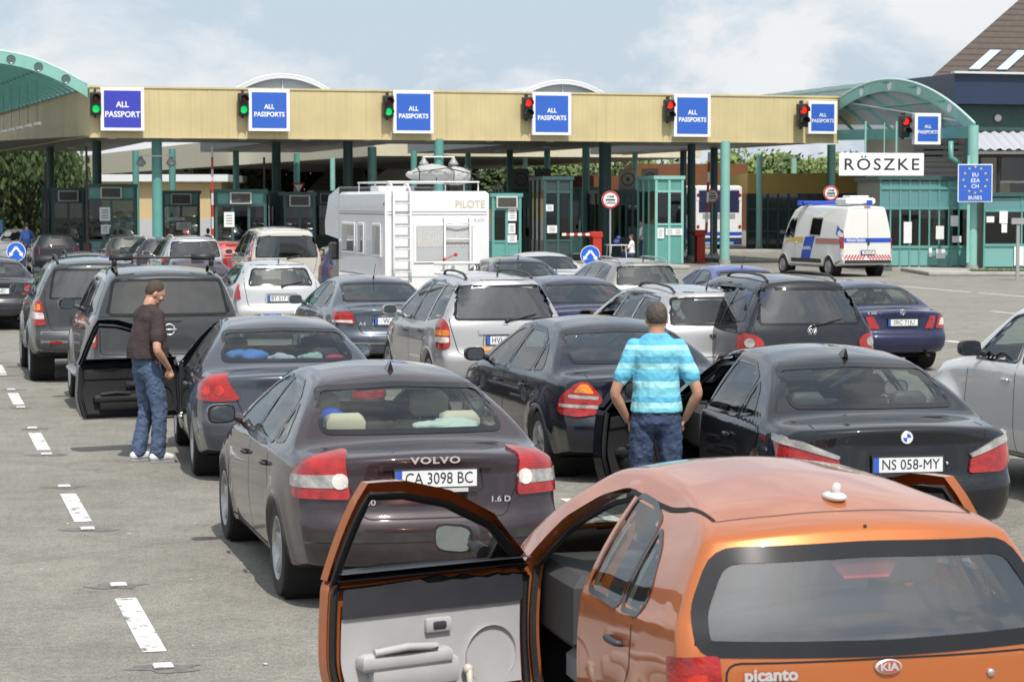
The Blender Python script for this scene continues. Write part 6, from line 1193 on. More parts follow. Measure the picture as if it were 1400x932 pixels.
ORG_GREY = mat('trim_light_grey', (.40, .40, .41), .6, var=.05, vscale=8); CHAR = mat('trim_charcoal', (.035, .037, .045), .55, var=.1, vscale=8)
GREYSEAT = mat('seat_grey', (.30, .30, .32), .8, var=.1)
kia, kp, ksh, kb = car(K, 'parked_car', 1229, 8.4, 14.2, PO, 'orange small hatchback with both front doors open, nearest to the camera', 'car', glass=G_CLEAR, rglass=glassmat('glass_rear_kia', (.85, .88, .90), 2.7), near=2, interior=mat('lining_warm', (.30, .29, .28), .8), seats=GREYSEAT, doors_open=(-1, 1), seam_frit=.058, handle_m=CHAR)
for s_ in (-1, 1): jamb(kia, kp, K, s_, PO)
open_door(kia, kp, K, -1, 71, PO, ORG_GREY, CHAR, detail=3, mirror_m=BLK); open_door(kia, kp, K, 1, 23, PO, ORG_GREY, CHAR, detail=1, mirror_m=BLK)
# roof joints, badge, script, brake lamp, washer
b = MB()
for s_ in (-1, 1): ribbon(b, kp['T'], [(s_ * .53, .50), (s_ * .54, 1.0), (s_ * .52, 1.6)], .014, .003)
ribbon(b, kp['T'], [(-.53, .49), (-.3, .45), (0, .44), (.3, .45), (.53, .49)], .006, .002); b.build('roof_joint', SEAM, kia)
q, n = kp['B'].hit(0, .845, .008); b = MB(); M = TR(q.x, q.y, q.z, rx=-.1); V = [(0, 0, 0)]
b.lathe([(0, 0.006), (.9, .006), (1, 0)], 32, M @ Matrix.Rotation(PI / 2, 4, 'X') @ Matrix.Diagonal((.054, .029, 1, 1))); o = b.build('badge', BADGE, kia, smooth=True)
b = MB(); b.lathe([(0, 0.0075), (.84, .0075)], 32, M @ Matrix.Rotation(PI / 2, 4, 'X') @ Matrix.Diagonal((.054, .029, 1, 1))); b.build('badge_face', mat('badge_red', (.35, .08, .05), .3), o)
text('KIA', .040, BADGE, 'lettering', o, M @ TR(0, -.008, -.001), .001, .0012, sx=1.15)
q, n = kp['B'].hit(-.42, .835, .006); text('picanto', .062, BADGE, 'model_lettering', kia, TR(-.46, q.y - .012, .835, rx=-.08, rz=-.1), .003, .002, sx=1.1)
q, n = kp['B'].hit(.42, .80, .006); b = MB(); b.ell(q, (.016, .01, .016)); b.build('lid_lock', CHROME, kia, smooth=True)
b = MB(); b.add([(-.14, .29, 1.205), (.14, .29, 1.205), (.09, .27, 1.145), (-.09, .27, 1.145), (-.14, .36, 1.205), (.14, .36, 1.205), (.09, .34, 1.145), (-.09, .34, 1.145)], [(0, 1, 2, 3), (4, 7, 6, 5), (0, 4, 5, 1), (1, 5, 6, 2), (2, 6, 7, 3), (3, 7, 4, 0)]); b.build('brake_light', REDB, kia, auto=30)
z0 = float(ksh.top(.60)); b = MB(); b.ell((0, .60, z0 - .005), (.045, .075, .02), 16, 8); b.tube([(0, .60, z0), (0, .57, z0 + .045)], [.022, .014], 10); b.build('antenna_base', mat('antenna_white', (.6, .6, .58), .35), kia, smooth=True)
q, n = kp['B'].hit(0, 1.335, .004); b = MB(); b.ell(q, (.008, .006, .008), 10, 6); b.build('washer_jet', BLK, kia, smooth=True)
b = MB(); b.box(-.60, .60, .30, .62, .86, .885, TR(0, 0, 0), .01); b.tube([(-.5, .45, 1.0), (.05, .50, 1.06)], .008); b.build('parcel_shelf', CHAR, kia, auto=40)
# plum sedan
PV = paint('paint_plum', (.030, .018, .024), .2, .13)
V = dict(SEDAN); V.update(lights=[dict(poly=[(-.93, .72), (-.945, .86), (-.86, .93), (-.80, .965), (-.64, 1.0), (-.575, .99), (-.535, .72)], m='r', phi=22), dict(poly=[(-.943, .785), (-.945, .86), (-.56, .875), (-.545, .79)], m='w', phi=22, off=.021, sub=1), dict(poly=[(-.60 + .052 * math.cos(t / 10 * 2 * PI), .832 + .052 * math.sin(t / 10 * 2 * PI)) for t in range(10)], m='c', phi=22, off=.025, sub=1, r=.01)], plate=(.04, .845))
vol, vp, vs, vb = car(V, 'parked_car', 598.5, 14.25, 14.5, PV, 'plum four-door saloon with cream seats, in front of the orange hatchback', 'car', glass=G_CLEAR, rglass=glassmat('glass_rear_volvo', (.88, .93, .88), 1.7), near=2, txt='CA 3098 BC', seats=INTL, interior=mat('lining_cream', (.34, .33, .28), .8), bumper=[(.46, .515, .78, BLK)], antenna=(1.55, 'fin'), rest=PV)
q, n = vp['B'].hit(0, .955, .004); text('VOLVO', .058, BADGE, 'badge_lettering', vol, TR(0, q.y - .004, .955), .002, .002, sx=1.5, spacing=1.15)
for x, t, w in ((-.43, 'S40', 1.4), (.42, '1.6 D', 1.2)):
    q, n = vp['B'].hit(x, .695, .004); text(t, .05, BADGE, 'model_lettering', vol, TR(x, q.y - .004, .70), .002, .001, sx=w)
b = MB(); ribbon(b, vp['B'], [(-.36, .915), (.36, .915)], .028, .022, False, .05, thick=.03); b.build('lid_handle', PV, vol, auto=40)
b = MB(); b.box(-.2, .2, -.004, .001, -.012, .012, TR(0, -.01 + vp['B'].hit(0, .78, .02)[0].y - .006, .772)); b.build('plate_surround', mat('frame_caption', (.5, .5, .5), .5), vol)
rdc = mat('cloth_blue', (.02, .06, .42), .9, bump=.4, bscale=12)
o = cloth('jacket', (-.43, 1.30, 1.09), (.13, .10, .11), rdc, vol, 3); tag(o, 'crumpled blue jacket behind the rear window of the plum saloon', 'jacket')
o = cloth('cushion', (.30, 1.0, 1.07), (.24, .13, .06), mat('cloth_pale', (.35, .42, .42), .9), vol, 5); tag(o, 'pale grey-green cushion on the rear shelf of the plum saloon', 'cushion')
# black saloon with the door open
PB = paint('paint_black', (.003, .004, .007), 0., .015)
B = sc(SEDAN, L=4.80, W=.92, H=1.47); B['lights'] = [dict(poly=[(-.97, .90), (-.50, .78), (-.47, .665), (-.78, .66), (-.93, .75)], m='r', phi=20), dict(poly=[(-.97, .935), (-.75, .90), (-.49, .80), (-.50, .775), (-.80, .855), (-.97, .89)], m='w', phi=20, off=.024, r=.01)]
B['plate'] = (.05, .74); B['spokes'] = 5; B['seal_m'] = BLKG; doorpolys(B, 2.30, 3.42, .34)
bmw, bp_, bs, bb_ = car(B, 'parked_car', 1247, 16.3, 10.5, PB, 'black saloon with a winged tail and its driver door open', 'car', glass=G_CLEAR, near=2, txt='NS 058-MY', seats=mat('seat_black', (.06, .06, .065), .6), doors_open=(-1,), antenna=(1.5, 'fin'))
jamb(bmw, bp_, B, -1, PB); open_door(bmw, bp_, B, -1, 46, PB, mat('trim_black', (.02, .02, .021), .6), mat('trim_black', (.02, .02, .021), .6), detail=2)
q, n = bp_['B'].hit(0, .945, .004); M = TR(0, q.y - .002, .93) @ Matrix.Rotation(PI / 2, 4, 'X'); b = MB(); b.lathe([(.022, 0), (.04, .003), (.044, .006), (.047, 0)], 32, M); o = b.build('badge', BADGE, bmw, smooth=True)
b = MB(); b.lathe([(0, .001), (.0405, .001)], 32, M @ TR(0, 0, .003)); b.build('badge_face', mat('badge_white', (.75, .75, .78), .3), o)
b = MB()
for a0 in (0, 90):
    pts = [(0, 0)] + [(.03 * math.cos(math.radians(a0 + k * 9 + (90 if 0 else 0))), .03 * math.sin(math.radians(a0 + k * 9))) for k in range(11)] if a0 == 0 else [(0, 0)] + [(.03 * math.cos(math.radians(180 + k * 9)), .03 * math.sin(math.radians(180 + k * 9))) for k in range(11)]
    b.prism(pts, .0045, .006, M)
b.build('badge_quarters', PBLUE, o)
b = MB(); q0 = bp_['B'].hit(.30, .74, .01)[0]; b.ell(q0, (.013, .008, .013)); b.build('parking_sensor', CHROME, bmw, smooth=True)
# black saloon ahead of it
P2 = paint('paint_blueblack', (.004, .006, .014), 0., .035)
W = sc(SEDAN, L=4.82, W=.91, H=1.46); W['lights'] = [dict(poly=[(-.96, .66), (-.93, .80), (-.78, .93), (-.66, .95), (-.52, .80), (-.54, .66), (-.75, .62)], m='r', phi=24, r=.06), dict(poly=[(-.93, .715), (-.93, .745), (-.56, .735), (-.56, .705)], m='w', phi=24, off=.018, sub=1, r=.01), dict(poly=[(-.84, .80), (-.84, .83), (-.56, .815), (-.57, .785)], m='w', phi=24, off=.018, sub=1, r=.01), dict(poly=[(-.80, .85), (-.74, .92), (-.66, .925), (-.60, .84)], m='a', phi=24, off=.018, sub=1, r=.03)]
W['spokes'] = 10
car(W, 'parked_car', 905, 21.0, 14.5, P2, 'blue-black saloon with oval rear lamps, beside the striped-shirt man', 'car', glass=G_MID, rglass=glassmat('glass_w', (.25, .28, .28), 2.5), near=2)
# blue grey saloon, driver door open
P4 = paint('paint_slateblue', (.058, .066, .088), .4, .15)
A = sc(SEDAN, L=4.68, W=.905, H=1.45); A['lights'] = [dict(poly=[(-.97, .76), (-.95, .90), (-.84, .97), (-.66, .99), (-.50, .77), (-.70, .75)], m='r', phi=24)] + [dict(poly=[(cx + .048 * math.cos(t / 12 * 2 * PI), .85 + .048 * math.sin(t / 12 * 2 * PI)) for t in range(12)], m='k' if 0 else 'b', phi=24, off=.02, sub=1, r=.01) for cx in (-.83, -.70)]
doorpolys(A, 2.24, 3.34, .34)
peu, pp_, ps_, pb_ = car(A, 'parked_car', 405, 20.9, 11.5, P4, 'slate-blue saloon with clothes on its rear shelf and its driver door open', 'car', glass=G_CLEAR, rglass=glassmat('glass_p', (.55, .62, .62), 1.7), near=2, doors_open=(-1,))
jamb(peu, pp_, A, -1, P4); TB = mat('trim_black', (.02, .02, .021), .6); open_door(peu, pp_, A, -1, 72, P4, TB, TB, detail=1)
for i, (x, y, z, r, c, nm) in enumerate([(-.38, 1.0, 1.10, (.20, .12, .09), (.10, .28, .75), 'light blue towel'), (-.05, 1.0, 1.07, (.14, .1, .06), (.6, .62, .7), 'white printed cloth'), (.20, 1.0, 1.08, (.15, .1, .06), (.45, .6, .55), 'mint green cloth'), (.48, 1.0, 1.07, (.10, .08, .05), (.6, .05, .12), 'crimson cloth')]):
    o = cloth('garment', (x, y, z), r, mat('cloth_%d' % i, c, .9), peu, 20 + i); tag(o, nm + ' bundled on the rear shelf of the slate-blue saloon', 'clothes', 'clothes on the rear shelf of the slate-blue saloon')
# silver people carrier
PS = paint('paint_silver', (.42, .42, .43), .45, .10)
Z = dict(MPV); Z['lights'] = [dict(poly=[(-.93, .70), (-.94, 1.0), (-.86, 1.10), (-.74, 1.0), (-.72, .72), (-.80, .68)], m='r', phi=20, r=.07), dict(poly=[(-.93, .86), (-.93, .93), (-.74, .93), (-.74, .86)], m='a', phi=20, off=.02, sub=1), dict(poly=[(-.93, .77), (-.93, .84), (-.74, .84), (-.74, .77)], m='c', phi=20, off=.02, sub=1)]
zaf, zp, _, _ = car(Z, 'parked_car', 694, 29.5, 14.5, PS, 'silver people carrier with a dark rear window and wiper, left of the blue-black saloon', 'car', glass=G_MID, rglass=G_DARK, near=1, txt='HVL BE 287', wiper=True, antenna=(.55, 'rod'), handle_m=BLK)
b = MB(); ribbon(b, zp['B'], [(-.36, .90), (.36, .90)], .05, .02, False, .08, thick=.03); b.build('lid_handle', PS, zaf, auto=40)
b = MB(); q = zp['B'].hit(0, 1.0, .004)[0]; b.lathe([(.03, 0), (.034, .004), (.038, 0)], 24, TR(0, q.y, q.z) @ Matrix.Rotation(PI / 2, 4, 'X')); b.tube([q + Vector((-.04, -.004, 0)), q + Vector((.04, -.004, .002))], .005); b.build('badge', BADGE, zaf)
# dark people carrier
PD = paint('paint_anthracite', (.010, .011, .017), .1, .05)
T = sc(MPV, L=4.60, W=.90, H=1.68); T['lights'] = [dict(poly=[(-.97, .76), (-.97, .93), (-.90, .99), (-.70, .95), (-.62, .86), (-.64, .77)], m='r', phi=22, r=.05), dict(poly=[(-.80 + .06 * math.cos(t / 12 * 2 * PI), .86 + .06 * math.sin(t / 12 * 2 * PI)) for t in range(12)], m='w', phi=22, off=.02, sub=1, r=.01)]
tou, tp, _, _ = car(T, 'parked_car', 1115, 28.6, 14.2, PD, 'charcoal people carrier with roof rails and a round white rear badge', 'car', glass=G_MID, rglass=glassmat('glass_t', (.25, .30, .31), 2.4), near=1, wiper=True)
M = TR(0, tp['B'].hit(0, 1.01, .006)[0].y, 1.01) @ Matrix.Rotation(PI / 2, 4, 'X'); b = MB(); b.lathe([(.052, 0), (.056, .006), (.062, 0)], 28, M)
for pts in ([(-.034, .036), (0, .002), (.034, .036)], [(-.045, .022), (-.02, -.045), (0, -.004), (.02, -.045), (.045, .022)]): b.tube([M @ Vector((x, y, .004)) for x, y in pts], .006, 6)
b.build('badge', BADGE, tou, smooth=True)
# navy saloon
PN = paint('paint_navy', (.008, .012, .055), .15, .05)
N = sc(SEDAN, L=4.80, W=.90, H=1.44); N['lights'] = [dict(poly=[(-.94, .68), (-.94, .90), (-.72, .90), (-.62, .69)], m='r', phi=18, r=.03), dict(poly=[(-.62, .90), (-.50, .90), (-.40, .69), (-.56, .69)], m='r', flat=1, r=.03), dict(poly=[(-.83, .74), (-.84, .86), (-.76, .86), (-.70, .74)], m='c', phi=18, off=.02, sub=1)]
N['rear'] = [(.2, .14), (.30, .05), (.38, -.02), (.56, -.03), (.60, .0), (.64, .06), (.88, .08), (.97, .07), (1.02, .09)]
nav, np_, _, _ = car(N, 'parked_car', 1237, 38.2, 13.5, PN, 'navy saloon with a white plate, rightmost in the queue beyond the charcoal people carrier', 'car', glass=G_MID, rglass=G_CLEAR, near=1, txt='SRC 71JU', seats=INT, bumper=[(.30, .42, .8, BLK)])
M = TR(0, np_['B'].hit(0, .965, .006)[0].y, .965) @ Matrix.Rotation(PI / 2, 4, 'X'); b = MB(); b.lathe([(.038, 0), (.042, .006), (.047, 0)], 28, M)
for a in (90, 210, 330): b.tube([M @ Vector((0, 0, .004)), M @ Vector((.04 * math.cos(math.radians(a)), .04 * math.sin(math.radians(a)), .004))], [.007, .003], 6)
b.build('badge', BADGE, nav, smooth=True); text('E 200', .06, BADGE, 'model_lettering', nav, TR(-.52, np_['B'].hit(-.5, .945, .006)[0].y - .01, .95), .002, .001, sx=1.2)
b = MB(); ribbon(b, np_['B'], [(-.34, .885), (.34, .885)], .022, .018, False, .08, thick=.02); b.build('lid_handle', PN, nav)
# grey pickup-style off-roader
PG = paint('paint_gunmetal', (.040, .043, .046), .35, .25)
Pf = sc(SUV, L=4.74, W=.925, H=1.80); Pf.update(tum=.17, lights=[dict(poly=[(-.965, .86), (-.965, 1.17), (-.855, 1.17), (-.85, .86)], m='r', phi=20), dict(poly=[(-.955, .92), (-.955, 1.02), (-.865, 1.02), (-.865, .92)], m='c', phi=20, off=.02, sub=1)], rear_glass=[(-.72, 1.23), (.72, 1.23), (.64, 1.66), (-.64, 1.66)], lid=[(-.80, 1.22), (-.80, .78), (.80, .78), (.80, 1.22)], rail_m=BLK)
Pf['rails'] = [[(.45, 1.76), (1.1, 1.79)]]
pf, pfp, pfs, _ = car(Pf, 'parked_car', 232, 27.0, 14.5, PG, 'dusty gunmetal off-roader with a roof crossbar, beyond the man in the brown T-shirt', 'car', glass=G_MID, rglass=mat('dusty_glass', (.05, .05, .047), .18, var=.25, vscale=2.5, coat=.6), near=1)
M = TR(0, pfp['B'].hit(0, 1.07, .01)[0].y, 1.07) @ Matrix.Rotation(PI / 2, 4, 'X'); b = MB(); b.lathe([(.055, 0), (.062, .006), (.07, 0)], 28, M); b.tube([M @ Vector((-.085, 0, .004)), M @ Vector((.085, 0, .004))], .012, 6); b.build('badge', BADGE, pf, smooth=True)
b = MB(); b.tube([(-.6, .75, 1.90), (.6, .75, 1.90)], .014); [b.tube([(x, .75, 1.80), (x, .75, 1.90)], .03) for x in (-.58, .58)]; [b.tube([(x - .14, .75, 1.905), (x + .14, .75, 1.905)], .04, 10) for x in (-.5, .48)]; b.build('roof_crossbar', BLK, pf, smooth=True)
b = MB(); ribbon(b, pfp['B'], [(-.10, 1.185), (.14, 1.185)], .035, .02, False, .06, thick=.02); b.build('tailgate_handle', BLK, pf)
for s_ in (-1, 1): b = MB(); b.tube([(s_ * .90, 1.55, .46), (s_ * .96, 1.7, .45), (s_ * .96, 3.0, .45), (s_ * .90, 3.15, .46)], .055, 10, sc=(1.2, .6)); b.build('side_step', ALLOY, pf, smooth=True)
# dark grey suv
So = dict(SUV); So['lights'] = [dict(poly=[(-.97, .82), (-.98, 1.18), (-.80, 1.17), (-.72, .83)], m='r', phi=22, r=.03), dict(poly=[(-.97, .92), (-.975, 1.02), (-.76, 1.0), (-.745, .91)], m='c', phi=22, off=.02, sub=1), dict(poly=[(-.90, 1.04), (-.90, 1.13), (-.82, 1.13), (-.80, 1.04)], m='a', phi=22, off=.02, sub=1)]
so, sop, _, _ = car(So, 'parked_car', 134, 32.6, 14.5, PG, 'grey off-roader with red and white lamps, left of the gunmetal off-roader', 'car', glass=G_MID, rglass=G_DARK, near=1, bumper=[(.46, .74, .80, mat('bumper_silver', (.22, .22, .23), .35, .4, var=.1))])
b = MB(); b.box(-.68, -.50, -.01, .01, .575, .605, TR(0, sop['B'].hit(-.6, .6, .01)[0].y, 0)); b.build('reflector', RED, so)
# far left dark saloon
lf = car(sc(SEDAN, L=4.6, W=.89, H=1.44), 'parked_car', -6, 46, 14.5, paint('paint_dark', (.02, .022, .03), .3, .15), 'dark saloon cut off by the left edge of the picture', 'car', near=1, txt='YU 0ND', bumper=[(.3, .42, .8, BLK)])
# silver hatch
C = sc(HATCH, L=4.26, W=.885, H=1.47); C['lights'] = [dict(poly=[(-.915, .74), (-.875, 1.02), (-.82, 1.04), (-.77, .76)], m='r', phi=20, r=.02)]
c4, cp, _, _ = car(C, 'parked_car', 386, 43.0, 14.5, paint('paint_silver2', (.50, .51, .52), .35, .08), 'silver hatchback with slim pointed red rear lamps', 'car', glass=G_MID, rglass=G_MID, near=1, txt='BT 517 DK', wiper=True, antenna=(.5, 'rod'))
# blue grey saloon with square lamps
Au = sc(SEDAN, L=4.55, W=.88, H=1.43); Au['lights'] = [dict(poly=[(-.94, .76), (-.94, .92), (-.60, .92), (-.56, .74)], m='r', phi=22), dict(poly=[(-.92, .77), (-.92, .80), (-.60, .80), (-.585, .76)], m='c', phi=22, off=.02, sub=1)]
au, ap, _, _ = car(Au, 'parked_car', 537, 34.5, 15, paint('paint_steelblue', (.075, .09, .118), .4, .10), 'steel-blue saloon between the silver hatchback and the silver people carrier', 'car', glass=G_MID, rglass=G_DARK, near=1, txt='W 5217', antenna=(1.45, 'rod'), bumper=[(.44, .47, .78, ALLOY)])
text('A4', .075, BADGE, 'model_lettering', au, TR(-.45, ap['B'].hit(-.45, .72, .006)[0].y - .008, .745), .002, .001, sx=1.2)
# navy sedan in the middle
M2 = sc(SEDAN, L=4.82, W=.89, H=1.45); M2['lights'] = [dict(poly=[(-.95, .76), (-.95, .89), (-.56, .86), (-.52, .77)], m='r', phi=22), dict(poly=[(-.95, .84), (-.95, .89), (-.62, .88), (-.60, .84)], m='c', phi=22, off=.02, sub=1)]
car(M2, 'parked_car', 826, 33.6, 14, PN, 'navy saloon with wrap-round red lamps behind the silver people carrier', 'car', glass=G_MID, rglass=G_MID, near=1)
# silver estate with open window
Gw = sc(WAGON, L=4.45, W=.87, H=1.50); Gw['rail_m'] = BLK; Gw['mirror_m'] = BLK
car(Gw, 'parked_car', 985, 29.6, 14.5, PS, 'silver estate car with a driver arm at its window, beyond the striped-shirt man', 'car', glass=G_CLEAR, rglass=G_CLEAR, near=1, openw=(-1,), antenna=(.55, 'rod'))
# beige estate
Wg = sc(WAGON, L=4.6, W=.88, H=1.50); Wg['rail_m'] = paint('paint_beigegrey', (.25, .25, .235), .4, .1)
car(Wg, 'parked_car', 890, 43.5, 13, paint('paint_beigegrey', (.25, .25, .235), .4, .1), 'greyish beige estate with a black window surround, behind the round arrow sign', 'car', glass=G_MID, rglass=G_MID, near=1, antenna=(.55, 'rod'))
car(sc(SEDAN, L=4.5, W=.87, H=1.42), 'parked_car', 1052, 42.5, 15, paint('paint_blue', (.02, .05, .30), .35, .08), 'bright blue saloon behind the charcoal people carrier', 'car', glass=G_MID, rglass=G_MID, near=1, antenna=(1.45, 'rod'))
car(sc(SEDAN, L=4.6, W=.88, H=1.44), 'parked_car', 732, 46.5, 14, paint('paint_slate2', (.035, .045, .07), .4, .1), 'dark slate saloon in front of the motorhome on its right', 'car', near=1, antenna=(1.45, 'rod'))
car(sc(SEDAN, L=4.5, W=.87, H=1.42), 'parked_car', 768, 52, 14, paint('paint_silver2', (.5, .51, .52), .35, .08), 'pale silver saloon mostly hidden beyond the dark slate saloon', 'car', near=1, antenna=(.5, 'rod'))
# off-roader on the right edge
X = sc(SUV, L=4.5, W=.90, H=1.80); X['arch_m'] = None; X['mirror_m'] = BLK; X['rail_m'] = paint('paint_white', (.80, .80, .79), 0., .05)
PWH = paint('paint_white', (.80, .80, .79), 0., .05)
xt, xp, _, _ = car(X, 'parked_car', 0, 18.4, 14.0, PWH, 'white off-roader cut off by the right edge of the picture', 'car', glass=G_CLEAR, near=2, handle_m=CHROME, X=5.80)
# small dark hatch by the motorhome, van and the cars farther on
car(sc(HATCH, L=3.9, W=.84, H=1.47), 'parked_car', 484, 58, 15, paint('paint_ink', (.02, .03, .07), .3, .1), 'small ink-blue hatchback just left of the motorhome', 'car', near=0)
VAN = sc(MPV, L=4.78, W=.95, H=1.95); VAN.update(tum=.12, kr=.06, rear=[(.2, .14), (.33, .02), (.48, 0), (.7, .0), (.75, .03), (1.2, .05), (1.8, .10), (1.95, .16)], lights=[dict(poly=[(-1.0, .95), (-.99, 1.62), (-.90, 1.60), (-.88, .95)], m='r', phi=20)], rear_glass=[(-.80, 1.18), (.80, 1.18), (.75, 1.72), (-.75, 1.72)])
VAN['rails'] = []; VAN['crown'] = .06
car(VAN, 'parked_van', 393, 58, 15, paint('paint_cream', (.50, .49, .44), .05, .08), 'cream passenger van with tall red lamps, left of the motorhome', 'van', near=1, rglass=G_DARK, wiper=True)
S1 = sc(SUV, L=4.5, W=.90, H=1.70); S1['rail_m'] = mat('rail_silver', (.6, .6, .62), .3, .7)
car(S1, 'parked_car', 268, 60, 15, PS, 'silver off-roader with pale roof rails, left of the cream van', 'car', near=1)
car(sc(SEDAN, L=4.5, W=.87, H=1.44), 'parked_car', 280, 46.5, 15, paint('paint_aubergine', (.05, .03, .05), .4, .1), 'aubergine saloon roof showing between the gunmetal off-roader and the silver off-roader', 'car', near=0)
D1 = sc(WAGON, L=4.6, W=.88, H=1.50); D1['rail_m'] = mat('rail_silver', (.6, .6, .62), .3, .7)
car(D1, 'parked_car', 224, 71, 15, paint('paint_dark', (.02, .022, .03), .3, .15), 'dark estate with bright roof rails beyond the silver off-roader', 'car', near=0)
car(sc(HATCH, L=4.0, W=.85, H=1.46), 'parked_car', 78, 82, 16, paint('paint_black', (.003, .004, .007), 0., .015), 'black hatchback at the left-hand booth, beyond the car with the roof box', 'car', near=0)
car(sc(HATCH, L=4.0, W=.85, H=1.46), 'parked_car', 178, 79, 16, paint('paint_olive', (.03, .035, .03), .3, .1), 'dark olive hatchback between the roof box and the dark estate', 'car', near=0)
car(sc(HATCH, L=3.8, W=.82, H=1.44), 'parked_car', 318, 68, 16, paint('paint_red', (.30, .015, .015), .3, .1), 'small red hatchback between the silver off-roader and the cream van', 'car', near=0)
RB = car(sc(WAGON, L=4.6, W=.88, H=1.47), 'parked_car', 122, 51, 15, paint('paint_olive', (.03, .035, .03), .3, .1), 'dark estate carrying a roof box, beyond the grey off-roader', 'car', near=0)[0]
car(sc(HATCH, L=4.1, W=.87, H=1.50), 'parked_car', 28, 96, 190, paint('paint_white', (.80, .80, .79), 0., .05), 'pale hatchback facing the camera beside the man in the blue shirt', 'car', near=0)
# roof box lies on its car
bx = MB(); prof = [(-.44, 0), (-.47, .10), (-.44, .13), (-.40, .30), (-.28, .40), (.28, .40), (.40, .30), (.44, .13), (.47, .10), (.44, 0)]
for (y0, k0), (y1, k1) in (((0, .86), (.12, 1)), ((.12, 1), (1.6, 1)), ((1.6, 1), (2.1, .55))):
    a = [(x, y0, z * k0) for x, z in prof]; c = [(x * (1 if k1 == 1 else .8), y1, z * k1) for x, z in prof]; n = len(prof)
    bx.add(a + c, [(i, (i + 1) % n, n + (i + 1) % n, n + i) for i in range(n)] + ([tuple(range(n))] if y0 == 0 else []) + ([tuple(range(n, 2 * n))] if y1 == 2.1 else []))
o = bx.build('roof_box', mat('box_plastic', (.07, .073, .08), .35, var=.1), None, auto=30); o.location = RB.matrix_local @ Vector((0, .9, 1.50)); o.rotation_euler = RB.rotation_euler; tag(o, 'dark grey roof box strapped on the dark estate at the left', 'roof box')
b = MB(); b.box(-.475, .475, -.006, 2.0, .105, .120); b.build('box_seam', SEAM, o); b = MB(); [b.tube([(-.5, y, -.03), (.5, y, -.03)], .018) for y in (.4, 1.5)]; b.build('crossbar', BLK, o)

p = at(678, 478, 27.2); o = thing('handcart', (p.x, p.y, 0), .3, 'small cart with a tan top beside the bonnet of the blue-black saloon', 'cart'); b = MB(); b.box(-.24, .24, -.2, .2, p.z - .06, p.z + .03, None, .02); b.build('cart_top', mat('tan_leather', (.42, .22, .09), .6, var=.1), o)
for sx in (-1, 1):
    b = MB(); b.tube([(sx * .2, -.15, .1), (sx * .2, .12, p.z - .05)], .015); b.build('cart_leg', BLK, o); b = MB(); b.lathe([(.03, -.02), (.10, -.02), (.10, .02), (.03, .02)], 18, TR(sx * .22, -.15, .10, ry=PI / 2), closed=True); b.build('cart_wheel', RUB, o)
# ------------------------------------------------------------------ people
SKIN = mat('skin', (.46, .25, .17), .5, var=.06, vscale=12); SKIN2 = mat('skin_tan', (.44, .23, .15), .5, var=.06, vscale=12)
def loft(b, rings, n=18):
    """rings: (centre, rx, ry, axis direction, side direction)"""
    V = []; F = []
    for c, rx, ry, ax, sd in rings:
        c, ax, sd = Vector(c), Vector(ax).normalized(), Vector(sd); sd = (sd - ax * sd.dot(ax)).normalized(); fw = ax.cross(sd)
        for k in range(n): t = 2 * PI * k / n; V.append(c + sd * rx * math.cos(t) + fw * ry * math.sin(t))
    m = len(rings)
    for i in range(m - 1):
        for k in range(n): F.append((i * n + k, i * n + (k + 1) % n, (i + 1) * n + (k + 1) % n, (i + 1) * n + k))
    F.append(tuple(range(n))[::-1]); F.append(tuple(range((m - 1) * n, m * n))); b.add(V, F)
def limb(b, pts, rad, n=14, sd=(1, 0, 0), flat=1.):
    P = [Vector(p) for p in pts]; R = []
    Q = []; 
    for i in range(len(P) - 1):
        for k in range(4): t = k / 4; Q.append((P[i].lerp(P[i + 1], t), rad[i] * (1 - t) + rad[i + 1] * t))
    Q.append((P[-1], rad[-1]))
    for it in range(2):
        q2 = [Q[0]] + [((Q[i - 1][0] + Q[i][0] * 2 + Q[i + 1][0]) / 4, Q[i][1]) for i in range(1, len(Q) - 1)] + [Q[-1]]; Q = q2
    rings = []
    for i, (p, r) in enumerate(Q):
        a = Q[min(i + 1, len(Q) - 1)][0] - Q[max(i - 1, 0)][0]; rings.append((p, r, r * flat, a, sd if abs(Vector(sd).dot(a.normalized())) < .9 else (0, 1, 0)))
    loft(b, rings, n); b.ell(P[0], (rad[0],) * 3, 12, 8); b.ell(P[-1], (rad[-1] * .95,) * 3, 12, 8)
def organic(b, name, m, parent, vox=.01, smooth=3, wrinkle=0., wscale=.06, stretch=None):
    o = b.build(name, m, None); md = o.modifiers.new('r', 'REMESH'); md.mode = 'VOXEL'; md.voxel_size = vox; md = o.modifiers.new('s', 'SMOOTH'); md.iterations = smooth; md.factor = .5
    if wrinkle: tx = bpy.data.textures.new(name, 'CLOUDS'); tx.noise_scale = wscale; tx.noise_depth = 2; md = o.modifiers.new('d', 'DISPLACE'); md.texture = tx; md.strength = wrinkle; md.mid_level = .5
    me = bpy.data.meshes.new_from_object(o.evaluated_get(bpy.context.evaluated_depsgraph_get())); o.modifiers.clear(); o.data = me; me.polygons.foreach_set('use_smooth', [True] * len(me.polygons))
    if not me.materials: me.materials.append(m)
    o.parent = parent; return o
